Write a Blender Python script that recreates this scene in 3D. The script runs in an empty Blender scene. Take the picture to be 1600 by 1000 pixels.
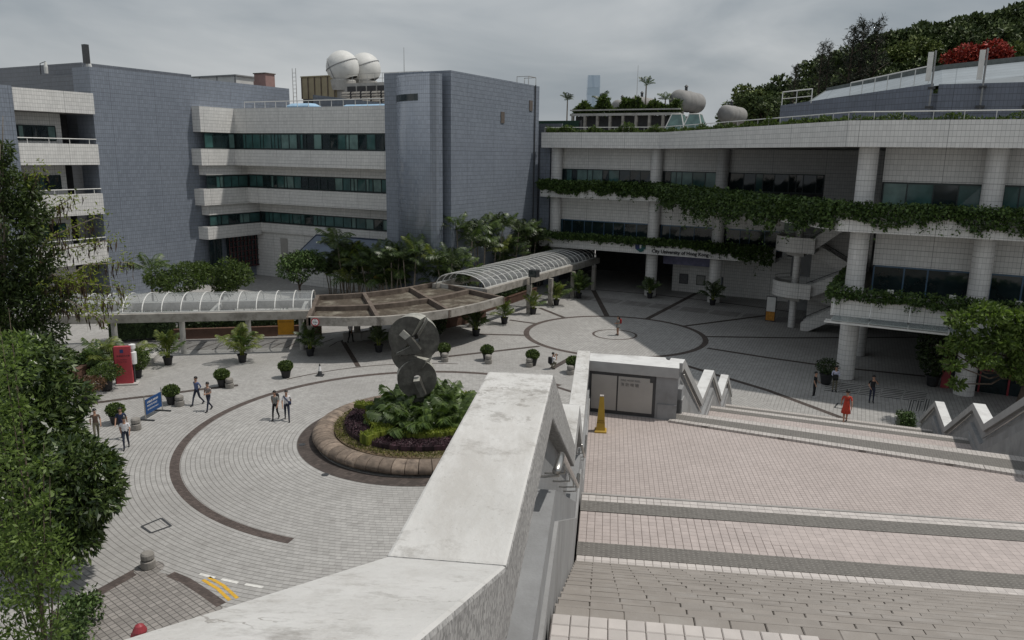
import bpy, math, random
import numpy as np
from mathutils import Vector, Matrix, noise as mnoise
random.seed(7); rng = np.random.default_rng(7)
SC = bpy.context.scene
COL = SC.collection
R = math.radians

# ------------------------------------------------------------------ camera
FPX, HCAM = 1200.0, 14.6
PITCH, ROLL = math.atan((500-241)/FPX), R(.85)
_f = np.array([0, math.cos(PITCH), -math.sin(PITCH)]); _r0 = np.array([1., 0, 0]); _u0 = np.cross(_r0, _f)
CR = math.cos(ROLL)*_r0 + math.sin(ROLL)*_u0; CU = -math.sin(ROLL)*_r0 + math.cos(ROLL)*_u0
cam = bpy.data.objects.new('camera', bpy.data.cameras.new('camera')); COL.objects.link(cam)
cam.data.sensor_width = 36; cam.data.lens = 36*FPX/1600; cam.data.clip_start = .1; cam.data.clip_end = 20000
m = Matrix.Identity(4)
for i in range(3):
    m[i][0], m[i][1], m[i][2] = CR[i], CU[i], -_f[i]
m[2][3] = HCAM
cam.matrix_world = m
SC.camera = cam

# ------------------------------------------------------------------ sky, sun, exposure
SUN_EL, SUN_AZ = R(64), R(4)          # the sun stands to the right of the view: azimuth measured from +X towards +Y
world = bpy.data.worlds.new('World'); SC.world = world; world.use_nodes = True
wn, wl = world.node_tree.nodes, world.node_tree.links
wn.clear()
sky = wn.new('ShaderNodeTexSky'); sky.sky_type = 'NISHITA'; sky.sun_disc = False
sky.sun_elevation = SUN_EL; sky.sun_rotation = R(90)-SUN_AZ; sky.dust_density = 4; sky.air_density = 1.5; sky.ozone_density = 2
tc = wn.new('ShaderNodeTexCoord'); mp = wn.new('ShaderNodeMapping'); mp.inputs['Scale'].default_value = (1, 1, 3.2)
wl.new(tc.outputs['Generated'], mp.inputs['Vector'])
n1 = wn.new('ShaderNodeTexNoise'); n1.inputs['Scale'].default_value = 2.6; n1.inputs['Detail'].default_value = 5; n1.inputs['Roughness'].default_value = .5
n1.inputs['Distortion'].default_value = .4
wl.new(mp.outputs['Vector'], n1.inputs['Vector'])
cr = wn.new('ShaderNodeValToRGB'); cr.color_ramp.elements[0].position = .34; cr.color_ramp.elements[1].position = .66
cr.color_ramp.elements[0].color = (2.15, 2.42, 2.68, 1); cr.color_ramp.elements[1].color = (4.1, 4.25, 4.35, 1)
wl.new(n1.outputs['Fac'], cr.inputs['Fac'])
mx = wn.new('ShaderNodeMix'); mx.data_type = 'RGBA'; mx.inputs[0].default_value = .93
wl.new(sky.outputs['Color'], mx.inputs[6]); wl.new(cr.outputs['Color'], mx.inputs[7])
bg = wn.new('ShaderNodeBackground'); bg.inputs['Strength'].default_value = .116
wo = wn.new('ShaderNodeOutputWorld')
wl.new(mx.outputs[2], bg.inputs['Color']); wl.new(bg.outputs['Background'], wo.inputs['Surface'])
sl = bpy.data.lights.new('sun', 'SUN'); sl.energy = 2.4; sl.angle = R(1.2); sl.color = (1, .955, .89)
sun = bpy.data.objects.new('sun', sl); COL.objects.link(sun)
sdir = Vector((math.cos(SUN_EL)*math.cos(SUN_AZ), math.cos(SUN_EL)*math.sin(SUN_AZ), math.sin(SUN_EL)))
sun.rotation_euler = sdir.to_track_quat('Z', 'Y').to_euler(); sun.location = (60, 0, 80)
SC.view_settings.view_transform = 'Standard'; SC.view_settings.look = 'None'
SC.view_settings.exposure = .18; SC.view_settings.gamma = 1; SC.view_settings.use_curve_mapping = False
SC.cycles.max_bounces = 5; SC.cycles.diffuse_bounces = 3; SC.cycles.glossy_bounces = 2; SC.cycles.transparent_max_bounces = 8
SC.cycles.transmission_bounces = 4; SC.cycles.caustics_reflective = False; SC.cycles.caustics_refractive = False

# ------------------------------------------------------------------ frames of reference
def ray(x, y): return CR*((x-800)/FPX) + CU*((500-y)/FPX) + _f
def g(x, y, z=0.):                    # point on the level z that the survey point (x, y) marks
    d = ray(x, y); t = (z-HCAM)/d[2]; return np.array([d[0]*t, d[1]*t, z])
TH = R(28.7); LA = np.array([math.cos(TH), -math.sin(TH)]); LB = np.array([math.sin(TH), math.cos(TH)])
def W(a, b, z=0.): return (a*LA[0]+b*LB[0], a*LA[1]+b*LB[1], z)        # building grid
def AB(q): return q[0]*LA[0]+q[1]*LA[1], q[0]*LB[0]+q[1]*LB[1]
def frame(th, o=(0, 0)):
    c, s = math.cos(R(th)), math.sin(R(th))
    return lambda u, v, z=0.: (o[0]+u*c+v*s, o[1]-u*s+v*c, z)
US = frame(7.0)                       # upper stair
LS = frame(21.2, (4.487, 19.873))     # lower stair
XY = lambda x, y, z=0.: (x, y, z)

# ------------------------------------------------------------------ mesh building
ORG = {}
class MB:
    def __init__(s): s.v, s.f, s.m = [], [], []
    def add(s, v, f, mi=0):
        o = len(s.v); s.v.extend([tuple(p) for p in v])
        for k in f: s.f.append(tuple(o+i for i in k)); s.m.append(mi)
        return s
    def hexa(s, p, mi=0, top=None, skip=()):
        fs = [(3, 2, 1, 0), (4, 5, 6, 7), (0, 1, 5, 4), (1, 2, 6, 5), (2, 3, 7, 6), (3, 0, 4, 7)]
        o = len(s.v); s.v.extend([tuple(q) for q in p])
        for i, k in enumerate(fs):
            if i in skip: continue
            s.f.append(tuple(o+j for j in k)); s.m.append(top if (i == 1 and top is not None) else mi)
        return s
    def box(s, fr, x0, x1, y0, y1, z0, z1, mi=0, top=None):
        return s.hexa([fr(x0, y0, z0), fr(x1, y0, z0), fr(x1, y1, z0), fr(x0, y1, z0), fr(x0, y0, z1), fr(x1, y0, z1), fr(x1, y1, z1), fr(x0, y1, z1)], mi, top)
    def prism(s, poly, z0, z1, mi=0, top=None):
        n = len(poly); o = len(s.v)
        s.v.extend([(p[0], p[1], z0) for p in poly]+[(p[0], p[1], z1) for p in poly])
        s.f.append(tuple(o+i for i in reversed(range(n)))); s.m.append(mi)
        s.f.append(tuple(o+n+i for i in range(n))); s.m.append(mi if top is None else top)
        for i in range(n):
            j = (i+1) % n; s.f.append((o+i, o+j, o+n+j, o+n+i)); s.m.append(mi)
        return s
    def tube(s, pts, r, n=8, mi=0, caps=True):
        pts = [Vector(p) for p in pts]; rs = r if hasattr(r, '__len__') else [r]*len(pts)
        o = len(s.v); up = None
        for i, p in enumerate(pts):
            d = (pts[min(i+1, len(pts)-1)]-pts[max(i-1, 0)])
            d = d.normalized() if d.length > 1e-9 else Vector((0, 0, 1))
            if up is None: up = Vector((1, 0, 0)) if abs(d.z) > .9 else Vector((0, 0, 1))
            x = d.cross(up); x = x.normalized() if x.length > 1e-6 else d.orthogonal().normalized(); y = x.cross(d).normalized(); up = y
            for k in range(n):
                a = 2*math.pi*k/n; s.v.append(tuple(p+x*math.cos(a)*rs[i]+y*math.sin(a)*rs[i]))
        for i in range(len(pts)-1):
            for k in range(n):
                k2 = (k+1) % n; s.f.append((o+i*n+k, o+i*n+k2, o+(i+1)*n+k2, o+(i+1)*n+k)); s.m.append(mi)
        if caps:
            s.f.append(tuple(o+k for k in reversed(range(n)))); s.m.append(mi)
            s.f.append(tuple(o+(len(pts)-1)*n+k for k in range(n))); s.m.append(mi)
        return s
    def lathe(s, c, prof, n=20, mi=0, a0=0, a1=2*math.pi, caps=True):
        full = abs(a1-a0-2*math.pi) < 1e-6; m_ = n if full else n+1; o = len(s.v)
        for r, z in prof:
            for k in range(m_):
                a = a0+(a1-a0)*k/n; s.v.append((c[0]+r*math.cos(a), c[1]+r*math.sin(a), c[2]+z))
        for i in range(len(prof)-1):
            for k in range(n):
                k2 = (k+1) % m_; s.f.append((o+i*m_+k, o+i*m_+k2, o+(i+1)*m_+k2, o+(i+1)*m_+k)); s.m.append(mi)
        if caps and full:
            s.f.append(tuple(o+k for k in reversed(range(m_)))); s.m.append(mi)
            s.f.append(tuple(o+(len(prof)-1)*m_+k for k in range(m_))); s.m.append(mi)
        return s
    def build(s, name, mats, parent=None, loc=None, smooth=False, local=False):
        me = bpy.data.meshes.new(name)
        og = ORG.get(parent.name, (0, 0, 0)) if parent is not None else (loc or (0, 0, 0))
        if local: og = (0, 0, 0)
        v = np.array(s.v, dtype=np.float64).reshape(-1, 3)-np.array(og)
        me.from_pydata(v.tolist(), [], s.f)
        if not isinstance(mats, (list, tuple)): mats = [mats]
        for k in mats: me.materials.append(k)
        if len(mats) > 1: me.polygons.foreach_set('material_index', s.m)
        if smooth: me.polygons.foreach_set('use_smooth', [True]*len(me.polygons))
        me.update()
        return link(name, me, parent, None if parent is not None else loc)
def link(name, data, parent=None, loc=None, rotz=0):
    o = bpy.data.objects.new(name, data); COL.objects.link(o)
    if parent is not None:
        o.parent = parent; ORG[o.name] = ORG.get(parent.name, (0, 0, 0))
    else:
        ORG[o.name] = tuple(loc) if loc is not None else (0, 0, 0)
    if loc is not None: o.location = loc
    o.rotation_euler.z = rotz
    return o
def tag(o, label=None, cat=None, group=None, kind=None):
    if label: o['label'] = label
    if cat: o['category'] = cat
    if group: o['group'] = group
    if kind: o['kind'] = kind
    return o
def thing(name, label, cat, loc=(0, 0, 0), group=None, rotz=0):
    return tag(link(name, None, None, tuple(float(c) for c in loc), rotz), label, cat, group)
def copy_tree(o, loc=None, rotz=None, label=None, scale=None, parent=None):
    c = o.copy(); COL.objects.link(c)
    if parent is not None: c.parent = parent
    if loc is not None: c.location = loc
    if rotz is not None: c.rotation_euler.z = rotz
    if scale is not None: c.scale = scale if hasattr(scale, '__len__') else (scale,)*3
    if label: c['label'] = label
    for ch in list(o.children): copy_tree(ch, parent=c)
    return c
def inst(name, mesh, parent, loc, rot=(0, 0, 0), scale=1):
    o = bpy.data.objects.new(name, mesh); COL.objects.link(o); o.parent = parent
    o.location = loc; o.rotation_euler = rot; o.scale = scale if hasattr(scale, '__len__') else (scale,)*3
    return o

# ------------------------------------------------------------------ materials
class NT:
    def __init__(s, name):
        s.mat = bpy.data.materials.new(name); s.mat.use_nodes = True; s.t = s.mat.node_tree; s.n = s.t.nodes; s.l = s.t.links
        s.b = s.n['Principled BSDF']; s.out = s.n['Material Output']
    def new(s, t, **k):
        n = s.n.new(t)
        for a, v in k.items(): setattr(n, a, v)
        return n
    def put(s, sock, v):
        if isinstance(v, bpy.types.NodeSocket): s.l.new(v, sock)
        elif v is not None: sock.default_value = v
    def math(s, op, a, b=None, c=None, clamp=False):
        n = s.new('ShaderNodeMath', operation=op, use_clamp=clamp)
        s.put(n.inputs[0], a); s.put(n.inputs[1], b)
        if c is not None: s.put(n.inputs[2], c)
        return n.outputs[0]
    def pos(s): return s.new('ShaderNodeNewGeometry').outputs['Position']
    def obj(s): return s.new('ShaderNodeTexCoord').outputs['Object']
    def noise(s, vec, scale, detail=4, rough=.55, scl=None):
        if scl:
            mpn = s.new('ShaderNodeMapping'); mpn.inputs['Scale'].default_value = scl; s.l.new(vec, mpn.inputs['Vector']); vec = mpn.outputs[0]
        n = s.new('ShaderNodeTexNoise'); n.inputs['Scale'].default_value = scale; n.inputs['Detail'].default_value = detail; n.inputs['Roughness'].default_value = rough
        s.l.new(vec, n.inputs['Vector']); return n.outputs['Fac']
    def ramp(s, fac, p0, p1, c0=(0, 0, 0, 1), c1=(1, 1, 1, 1)):
        n = s.new('ShaderNodeValToRGB'); e = n.color_ramp.elements; e[0].position, e[1].position = p0, p1
        e[0].color, e[1].color = c0, c1; s.put(n.inputs[0], fac); return n.outputs[0]
    def mix(s, fac, a, b, mode='MIX'):
        n = s.new('ShaderNodeMix', data_type='RGBA', blend_type=mode); s.put(n.inputs[0], fac); s.put(n.inputs[6], a); s.put(n.inputs[7], b); return n.outputs[2]
    def bump(s, h, strength=.3, dist=.02):
        n = s.new('ShaderNodeBump'); n.inputs['Strength'].default_value = strength; n.inputs['Distance'].default_value = dist
        s.put(n.inputs['Height'], h); s.l.new(n.outputs[0], s.b.inputs['Normal'])
    def fin(s, col, rough=.6, spec=.4, metal=0):
        s.put(s.b.inputs['Base Color'], col); s.put(s.b.inputs['Roughness'], rough); s.put(s.b.inputs['Specular IOR Level'], spec); s.put(s.b.inputs['Metallic'], metal)
        return s.mat
def c4(c, k=1.): return (c[0]*k, c[1]*k, c[2]*k, 1)
def pm(name, c, rough=.65, var=.18, scale=2.5, bump=.15, bscale=40, spec=.35, metal=0, dirt=None, dirtscale=.8, local=False):
    t = NT(name); p = t.obj() if local else t.pos()
    col = t.mix(t.ramp(t.noise(p, scale), .3, .7), c4(c, 1-var), c4(c, 1+var))
    if dirt: col = t.mix(t.ramp(t.noise(p, dirtscale, 8, .7), .48, .72), col, c4(dirt))
    if bump: t.bump(t.noise(p, bscale, 3), bump, .01)
    return t.fin(col, rough, spec, metal)
def rotz(t, vec, th):
    n = t.new('ShaderNodeVectorRotate', rotation_type='Z_AXIS'); n.inputs['Angle'].default_value = th; t.l.new(vec, n.inputs['Vector'])
    x = t.new('ShaderNodeSeparateXYZ'); t.l.new(n.outputs[0], x.inputs[0]); return x.outputs
def grid(t, u, v, pu, pv, ju, jv, stagger=0.):
    fv0 = t.math('DIVIDE', v, pv); rv = t.math('FLOOR', fv0)
    uu = t.math('DIVIDE', u, pu)
    if stagger: uu = t.math('ADD', uu, t.math('MULTIPLY', rv, stagger))
    ru = t.math('FLOOR', uu); fu = t.math('SUBTRACT', uu, ru); fv = t.math('SUBTRACT', fv0, rv)
    j = t.math('MAXIMUM', t.math('LESS_THAN', fu, ju/pu), t.math('LESS_THAN', fv, jv/pv))
    cv = t.new('ShaderNodeCombineXYZ'); t.l.new(ru, cv.inputs[0]); t.l.new(rv, cv.inputs[1])
    wn_ = t.new('ShaderNodeTexWhiteNoise', noise_dimensions='2D'); t.l.new(cv.outputs[0], wn_.inputs['Vector'])
    return j, wn_.outputs['Value']
def walltile(name, c, joint, pu=.22, pv=.34, j=.018, th=TH, rough=.35, var=.1, streak=.34, round_=None, spec=.5):
    t = NT(name)
    if round_:                       # round columns: unrolled about the object's own axis
        x = t.new('ShaderNodeSeparateXYZ'); t.l.new(t.obj(), x.inputs[0])
        u = t.math('MULTIPLY', t.math('ARCTAN2', x.outputs[1], x.outputs[0]), round_); v = x.outputs[2]
    else:
        ps = rotz(t, t.pos(), th); nn = rotz(t, t.new('ShaderNodeNewGeometry').outputs['True Normal'], th)
        sel = t.math('GREATER_THAN', t.math('ABSOLUTE', nn[0]), t.math('ABSOLUTE', nn[1]))
        flat = t.math('GREATER_THAN', t.math('ABSOLUTE', nn[2]), .7)
        u = t.math('ADD', t.math('MULTIPLY', ps[1], sel), t.math('MULTIPLY', ps[0], t.math('SUBTRACT', 1, sel)))
        v = t.math('ADD', t.math('MULTIPLY', ps[2], t.math('SUBTRACT', 1, flat)), t.math('MULTIPLY', ps[1], flat))
        u = t.math('ADD', t.math('MULTIPLY', u, t.math('SUBTRACT', 1, flat)), t.math('MULTIPLY', ps[0], flat))
    jm, rnd = grid(t, u, v, pu, pv, j*.55, j)
    col = t.mix(rnd, c4(c, 1-var), c4(c, 1+var))
    cv = t.new('ShaderNodeCombineXYZ'); t.l.new(u, cv.inputs[0]); t.l.new(t.math('MULTIPLY', v, .18), cv.inputs[1])
    st = t.ramp(t.noise(cv.outputs[0], 1.3, 6, .65), .42, .75)
    col = t.mix(t.math('MULTIPLY', st, streak), col, c4(joint, 1.6))
    big = t.noise(t.pos() if not round_ else t.obj(), .25, 3)
    col = t.mix(t.ramp(big, .35, .7), col, t.mix(1., col, (.92, .925, .935, 1), 'MULTIPLY'))
    col = t.mix(jm, col, c4(joint))
    mj, _ = grid(t, u, v, pu*22, pv*13, .035, .03); col = t.mix(t.math('MULTIPLY', mj, .7), col, c4(joint, .55))
    t.bump(t.math('SUBTRACT', 1, jm), .35, .012)
    return t.fin(col, t.math('ADD', rough, t.math('MULTIPLY', rnd, .12)), spec)
def floortile(name, c, joint, pu, pv, j, th=0., o=(0, 0), var=.08, rough=.6, stagger=0., patch=.12):
    t = NT(name); sub = t.new('ShaderNodeVectorMath', operation='SUBTRACT'); t.l.new(t.pos(), sub.inputs[0]); sub.inputs[1].default_value = (o[0], o[1], 0)
    ps = rotz(t, sub.outputs[0], R(th)); jm, rnd = grid(t, ps[0], ps[1], pu, pv, j, j, stagger)
    col = t.mix(rnd, c4(c, 1-var), c4(c, 1+var))
    col = t.mix(t.math('MULTIPLY', t.ramp(t.noise(t.pos(), .7, 7, .65), .4, .7), patch*4), col, t.mix(1., col, (.72, .71, .70, 1), 'MULTIPLY'))
    col = t.mix(jm, col, c4(joint))
    t.bump(t.math('SUBTRACT', 1, jm), .4, .006)
    return t.fin(col, rough, .35)
def glass(name, c, rough=.06, spec=.6):
    t = NT(name); col = t.mix(t.ramp(t.noise(t.pos(), .9, 3), .35, .65), c4(c, .75), c4(c, 1.25))
    return t.fin(col, rough, spec)
def leafmat(name, c, c2=None, trans=.25, rough=.5, spec=.3, gloss=None):
    t = NT(name); gi = t.new('ShaderNodeNewGeometry'); c2 = c2 or (c[0]*1.9, c[1]*1.6, c[2]*1.2)
    rnd = gi.outputs['Random Per Island']
    col = t.mix(t.ramp(rnd, .15, .95), c4(c, .7), c4(c2))
    col = t.mix(t.math('MULTIPLY', t.ramp(t.noise(t.pos(), .8, 3), .4, .7), .5), col, t.mix(1., col, (.6, .62, .6, 1), 'MULTIPLY'))
    t.fin(col, rough, spec)
    if trans < .21: return t.mat
    tr = t.new('ShaderNodeBsdfTranslucent'); t.put(tr.inputs[0], t.mix(1., col, (1.1, 1.25, .55, 1), 'MULTIPLY'))
    ms = t.new('ShaderNodeMixShader'); ms.inputs[0].default_value = trans
    t.l.new(t.b.outputs[0], ms.inputs[1]); t.l.new(tr.outputs[0], ms.inputs[2]); t.l.new(ms.outputs[0], t.out.inputs['Surface'])
    return t.mat
def sheet_glass(name, tint, fac=.3, rough=.08):
    t = NT(name); t.fin(t.mix(t.ramp(t.noise(t.pos(), 1.2, 6, .7), .4, .75), c4(tint), c4(tint, .7)), rough, .6)
    tp = t.new('ShaderNodeBsdfTransparent'); tp.inputs[0].default_value = (.93, .95, .95, 1)
    ms = t.new('ShaderNodeMixShader'); ms.inputs[0].default_value = fac
    t.l.new(tp.outputs[0], ms.inputs[1]); t.l.new(t.b.outputs[0], ms.inputs[2]); t.l.new(ms.outputs[0], t.out.inputs['Surface'])
    return t.mat

MW = {}
MW['white'] = walltile('white_wall_tile', (.7, .69, .665), (.23, .23, .223), .22, .34, .02, var=.06, streak=.2)
MW['white_col'] = walltile('white_column_tile', (.7, .69, .67), (.25, .25, .243), .22, .34, .018, round_=.62, var=.06)
MW['blue'] = walltile('blue_grey_wall_tile', (.213, .24, .284), (.1, .113, .133), .22, .38, .03, rough=.28, var=.09, streak=.16)
MW['blue_dark'] = walltile('dark_blue_wall_tile', (.15, .163, .185), (.068, .074, .085), .22, .4, .03, rough=.35, var=.12)  # darker blue tile; the rear block's shade is in its colour
MW['pent'] = walltile('penthouse_wall_tile', (.15, .17, .215), (.07, .075, .09), .22, .4, .03, rough=.35)
MW['conc'] = pm('weathered_concrete', (.33, .31, .28), .85, .2, 1.2, .3, 25, dirt=(.15, .135, .115), dirtscale=1.5)
MW['conc_dark'] = pm('stained_concrete', (.14, .112, .092), .9, .25, 1.6, .3, 25, dirt=(.065, .052, .042), dirtscale=2)
MW['conc_lt'] = pm('pale_concrete', (.42, .41, .39), .85, .12, 1.2, .2, 25, dirt=(.26, .25, .23), dirtscale=.9)
MW['grey_paint'] = pm('grey_painted_wall', (.26, .265, .27), .7, .1, 1.5, .2, 60, dirt=(.19, .19, .19), dirtscale=1.4)
MW['grey_panel'] = pm('grey_steel_panel', (.36, .345, .325), .5, .06, 2, .05, 60)
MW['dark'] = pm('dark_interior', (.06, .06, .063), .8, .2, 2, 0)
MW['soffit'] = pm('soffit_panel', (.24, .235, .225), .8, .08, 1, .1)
MW['white_metal'] = pm('white_painted_steel', (.62, .62, .6), .45, .08, 3, 0, spec=.5)
MW['steel'] = pm('stainless_steel', (.45, .44, .42), .28, .12, 6, 0, metal=.9)
MW['dark_metal'] = pm('dark_painted_steel', (.04, .042, .045), .45, .15, 5, 0, spec=.5)
MW['green_frame'] = pm('dark_green_window_frame', (.012, .026, .026), .4, .1, 3, 0, spec=.5)
MW['blue_frame'] = pm('blue_window_frame', (.06, .12, .19), .4, .1, 3, 0, spec=.5)
MW['g0'] = glass('window_glass_dark', (.012, .022, .024)); MW['g1'] = glass('window_glass_teal', (.045, .105, .1), .12); MW['g2'] = glass('window_glass_pale_blind', (.12, .2, .185), .25)
MW['canopy_pane'] = sheet_glass('acrylic_sheet', (.55, .57, .58), .26)
MW['clear_pane'] = sheet_glass('clear_glass_sheet', (.4, .45, .45), .35)
MW['red'] = pm('red_painted_steel', (.28, .035, .045), .45, .1, 2, 0, spec=.5)
MW['bark'] = pm('tree_bark', (.11, .085, .065), .9, .3, 6, .6, 30)
MW['bark_pale'] = pm('pale_bark', (.24, .205, .165), .9, .25, 6, .5, 30)
MW['soil'] = pm('bare_soil', (.13, .095, .06), .95, .3, 3, .6, 20, dirt=(.2, .17, .1))
# ================================================================== GROUND AND PAVING
C1 = (-4.6, 38.45); C2 = (8.6, 62.5)
def paver_mat():
    t = NT('grey_granite_setts'); P = t.pos()
    def polar(c, row):
        sub = t.new('ShaderNodeVectorMath', operation='SUBTRACT'); t.l.new(P, sub.inputs[0]); sub.inputs[1].default_value = (c[0], c[1], 0)
        x = t.new('ShaderNodeSeparateXYZ'); t.l.new(sub.outputs[0], x.inputs[0])
        r = t.math('SQRT', t.math('ADD', t.math('MULTIPLY', x.outputs[0], x.outputs[0]), t.math('MULTIPLY', x.outputs[1], x.outputs[1])))
        th = t.math('ADD', t.math('DIVIDE', t.math('ARCTAN2', x.outputs[1], x.outputs[0]), 2*math.pi), .5)
        rr = t.math('DIVIDE', r, row); ri = t.math('FLOOR', rr); fr = t.math('SUBTRACT', rr, ri)
        nn = t.math('FLOOR', t.math('MULTIPLY', t.math('ADD', ri, .5), 2*math.pi*row/.24))
        uu = t.math('ADD', t.math('MULTIPLY', th, nn), t.math('MULTIPLY', ri, .37)); ui = t.math('FLOOR', uu); fu = t.math('SUBTRACT', uu, ui)
        jr = t.math('LESS_THAN', fr, .16); ju = t.math('MULTIPLY', t.math('LESS_THAN', fu, .07), .55)
        cv = t.new('ShaderNodeCombineXYZ'); t.l.new(ui, cv.inputs[0]); t.l.new(ri, cv.inputs[1])
        w_ = t.new('ShaderNodeTexWhiteNoise', noise_dimensions='2D'); t.l.new(cv.outputs[0], w_.inputs['Vector'])
        return t.math('MAXIMUM', jr, ju), w_.outputs['Value'], r
    j1, r1, rad1 = polar(C1, .215)
    ps = rotz(t, P, R(24)); j2, r2 = grid(t, ps[0], ps[1], .22, .33, .035, .02)
    near = t.math('LESS_THAN', rad1, 21.)
    def sel(a, b): return t.math('ADD', t.math('MULTIPLY', a, near), t.math('MULTIPLY', b, t.math('SUBTRACT', 1, near)))
    j, rn = sel(j1, t.math('MULTIPLY', j2, .75)), sel(r1, r2)
    c = (.38, .372, .358)
    col = t.mix(rn, c4(c, .88), c4(c, 1.12))
    big = t.noise(P, .12, 6, .6)
    col = t.mix(t.math('MULTIPLY', t.ramp(big, .4, .66), .75), col, c4((.295, .287, .275)))
    col = t.mix(t.math('MULTIPLY', t.ramp(t.noise(P, 1.7, 8, .7), .5, .75), .5), col, c4((.2, .19, .178)))
    sp = t.ramp(t.noise(P, 6, 2), .72, .76); col = t.mix(t.math('MULTIPLY', sp, .35), col, c4((.14, .13, .12)))
    col = t.mix(t.math('MULTIPLY', j, .66), col, c4((.115, .108, .1)))
    t.bump(t.math('SUBTRACT', 1, j), .5, .012)
    return t.fin(col, .72, .3)
MW['paver'] = paver_mat()
MW['brown'] = floortile('brown_brick_paver', (.092, .072, .064), (.05, .043, .04), .2, .1, .012, 20, var=.25, rough=.8)
MW['brown_flat'] = floortile('dark_brown_paver', (.075, .06, .053), (.04, .035, .032), .22, .22, .015, 24, var=.25, rough=.8)
MW['slab'] = floortile('grey_paving_slab', (.25, .24, .23), (.1, .095, .09), .6, .6, .02, 28.7, var=.1)
MW['kerb'] = pm('granite_kerb', (.3, .29, .275), .8, .15, 3, .3, 40)
MW['paint_w'] = pm('white_road_paint', (.66, .65, .62), .7, .1, 8, .1, dirt=(.4, .39, .37), dirtscale=6)
MW['paint_y'] = pm('yellow_road_paint', (.62, .36, .03), .7, .1, 8, .1, dirt=(.4, .27, .09), dirtscale=6)
MW['asphalt'] = pm('asphalt', (.06, .06, .06), .9, .2, 4, .4, 60)

bm = MB(); bm.add([(-3000, -400, 0), (3000, -400, 0), (3000, 5000, 0), (-3000, 5000, 0)], [(0, 1, 2, 3)])
tag(bm.build('plaza_ground', MW['paver']), kind='structure')
def flat_poly(name, pts, z, mat, kind='structure', th=.0, parent=None):
    b = MB(); b.add([(p[0], p[1], z) for p in pts], [tuple(range(len(pts)))])
    o = b.build(name, mat, parent); 
    if parent is None: tag(o, kind=kind)
    return o
def arc(name, c, r0, r1, a0, a1, z, mat, n=96):
    b = MB(); vs, fs = [], []
    for i in range(n+1):
        a = R(a0+(a1-a0)*i/n); vs += [(c[0]+r0*math.cos(a), c[1]+r0*math.sin(a), z), (c[0]+r1*math.cos(a), c[1]+r1*math.sin(a), z)]
        if i < n: fs.append((2*i, 2*i+1, 2*i+3, 2*i+2))
    b.add(vs, fs); return tag(b.build(name, mat), kind='structure')
def strip(name, pts, w, z, mat, ground=True):
    P = [np.array(p[:2], float) for p in pts]; vs, fs = [], []
    for i, p in enumerate(P):
        d = P[min(i+1, len(P)-1)]-P[max(i-1, 0)]; d /= np.linalg.norm(d); n = np.array([-d[1], d[0]])*w/2
        vs += [(*(p-n), z), (*(p+n), z)]
        if i: fs.append((2*i-2, 2*i-1, 2*i+1, 2*i))
    b = MB(); b.add(vs, fs); return tag(b.build(name, mat), kind='structure')
arc('paving_ring', C1, 11.85, 12.3, -108, 175+78, .004, MW['brown'], 160) if False else None
arc('paving_ring', C1, 11.88, 12.32, -310, -108, .004, MW['brown'], 140)
arc('paving_arc', (-5.06, 40.14), 12.45, 12.6, 84, 140, .004, MW['brown_flat'], 60)
arc('planter_apron', C1, 5.5, 6.45, 0, 360, .008, MW['brown_flat'], 90)
arc('paving_ring', C2, 7.15, 7.62, 0, 360, .004, MW['brown'], 120)
arc('paving_ring', C2, 1.68, 1.88, 0, 360, .004, MW['brown'], 60)
bands = [([(1029, 558), (1110, 583), (1200, 610), (1345, 664)], .42), ([(1105, 544), (1200, 559), (1300, 573), (1446, 588)], .4), ([(1104, 526), (1240, 528), (1440, 527)], .4),
         ([(1066, 510), (1205, 492)], .42), ([(1010, 499), (1092, 456)], .5), ([(949, 495), (927, 453)], .5), ([(883, 497), (843, 481)], .42), ([(839, 506), (796, 500)], .4),
         ([(823, 524), (742, 522)], .4), ([(843, 541), (700, 557)], .4), ([(898, 556), (862, 576)], .45), ([(130, 632), (190, 624), (250, 617), (310, 609), (372, 602)], .42),
         ([(560, 573), (535, 532)], .35), ([(892, 453), (935, 453), (1020, 460), (1100, 469), (1200, 482), (1240, 488)], .3), ([(867, 604), (896, 613)], .3)]
for pts, w in bands: strip('paving_band', [g(*p) for p in pts], w, .006, MW['brown_flat'])
# entrance slabs in front of the far wing
for i in range(9):
    a0 = -33+i*3.0
    flat_poly('paving_slab', [W(a0, 71.9), W(a0+2.6, 71.9), W(a0+2.6, 74.2), W(a0, 74.2)], .003, MW['slab'])
# lower-left lane: brown edging, white dashes and double yellow line
MW['lane'] = floortile('worn_brown_grey_sett', (.27, .252, .235), (.1, .093, .087), .22, .22, .03, 40, var=.14, rough=.8)
flat_poly('lane_paving', [g(*p)[:2] for p in [(60, 1000), (88, 962), (224, 888), (266, 898), (292, 909), (320, 927), (348, 948), (330, 1010)]], .003, MW['lane'])
strip('paving_band', [g(*p) for p in [(85, 962), (120, 945), (222, 888)]], .42, .006, MW['brown'])
strip('paving_band', [g(*p) for p in [(266, 897), (290, 907), (318, 925), (346, 945)]], .35, .006, MW['brown'])
for p in [((312, 897), (336, 903)), ((346, 905), (372, 911)), ((383, 913), (411, 918))]:
    strip('road_marking', [g(*p[0]), g(*p[1])], .13, .007, MW['paint_w'])
for p in [[(317, 906), (340, 920), (359, 938)], [(326, 902), (349, 915), (371, 935)]]:
    strip('road_marking', [g(*q) for q in p], .12, .007, MW['paint_y'])

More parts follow.
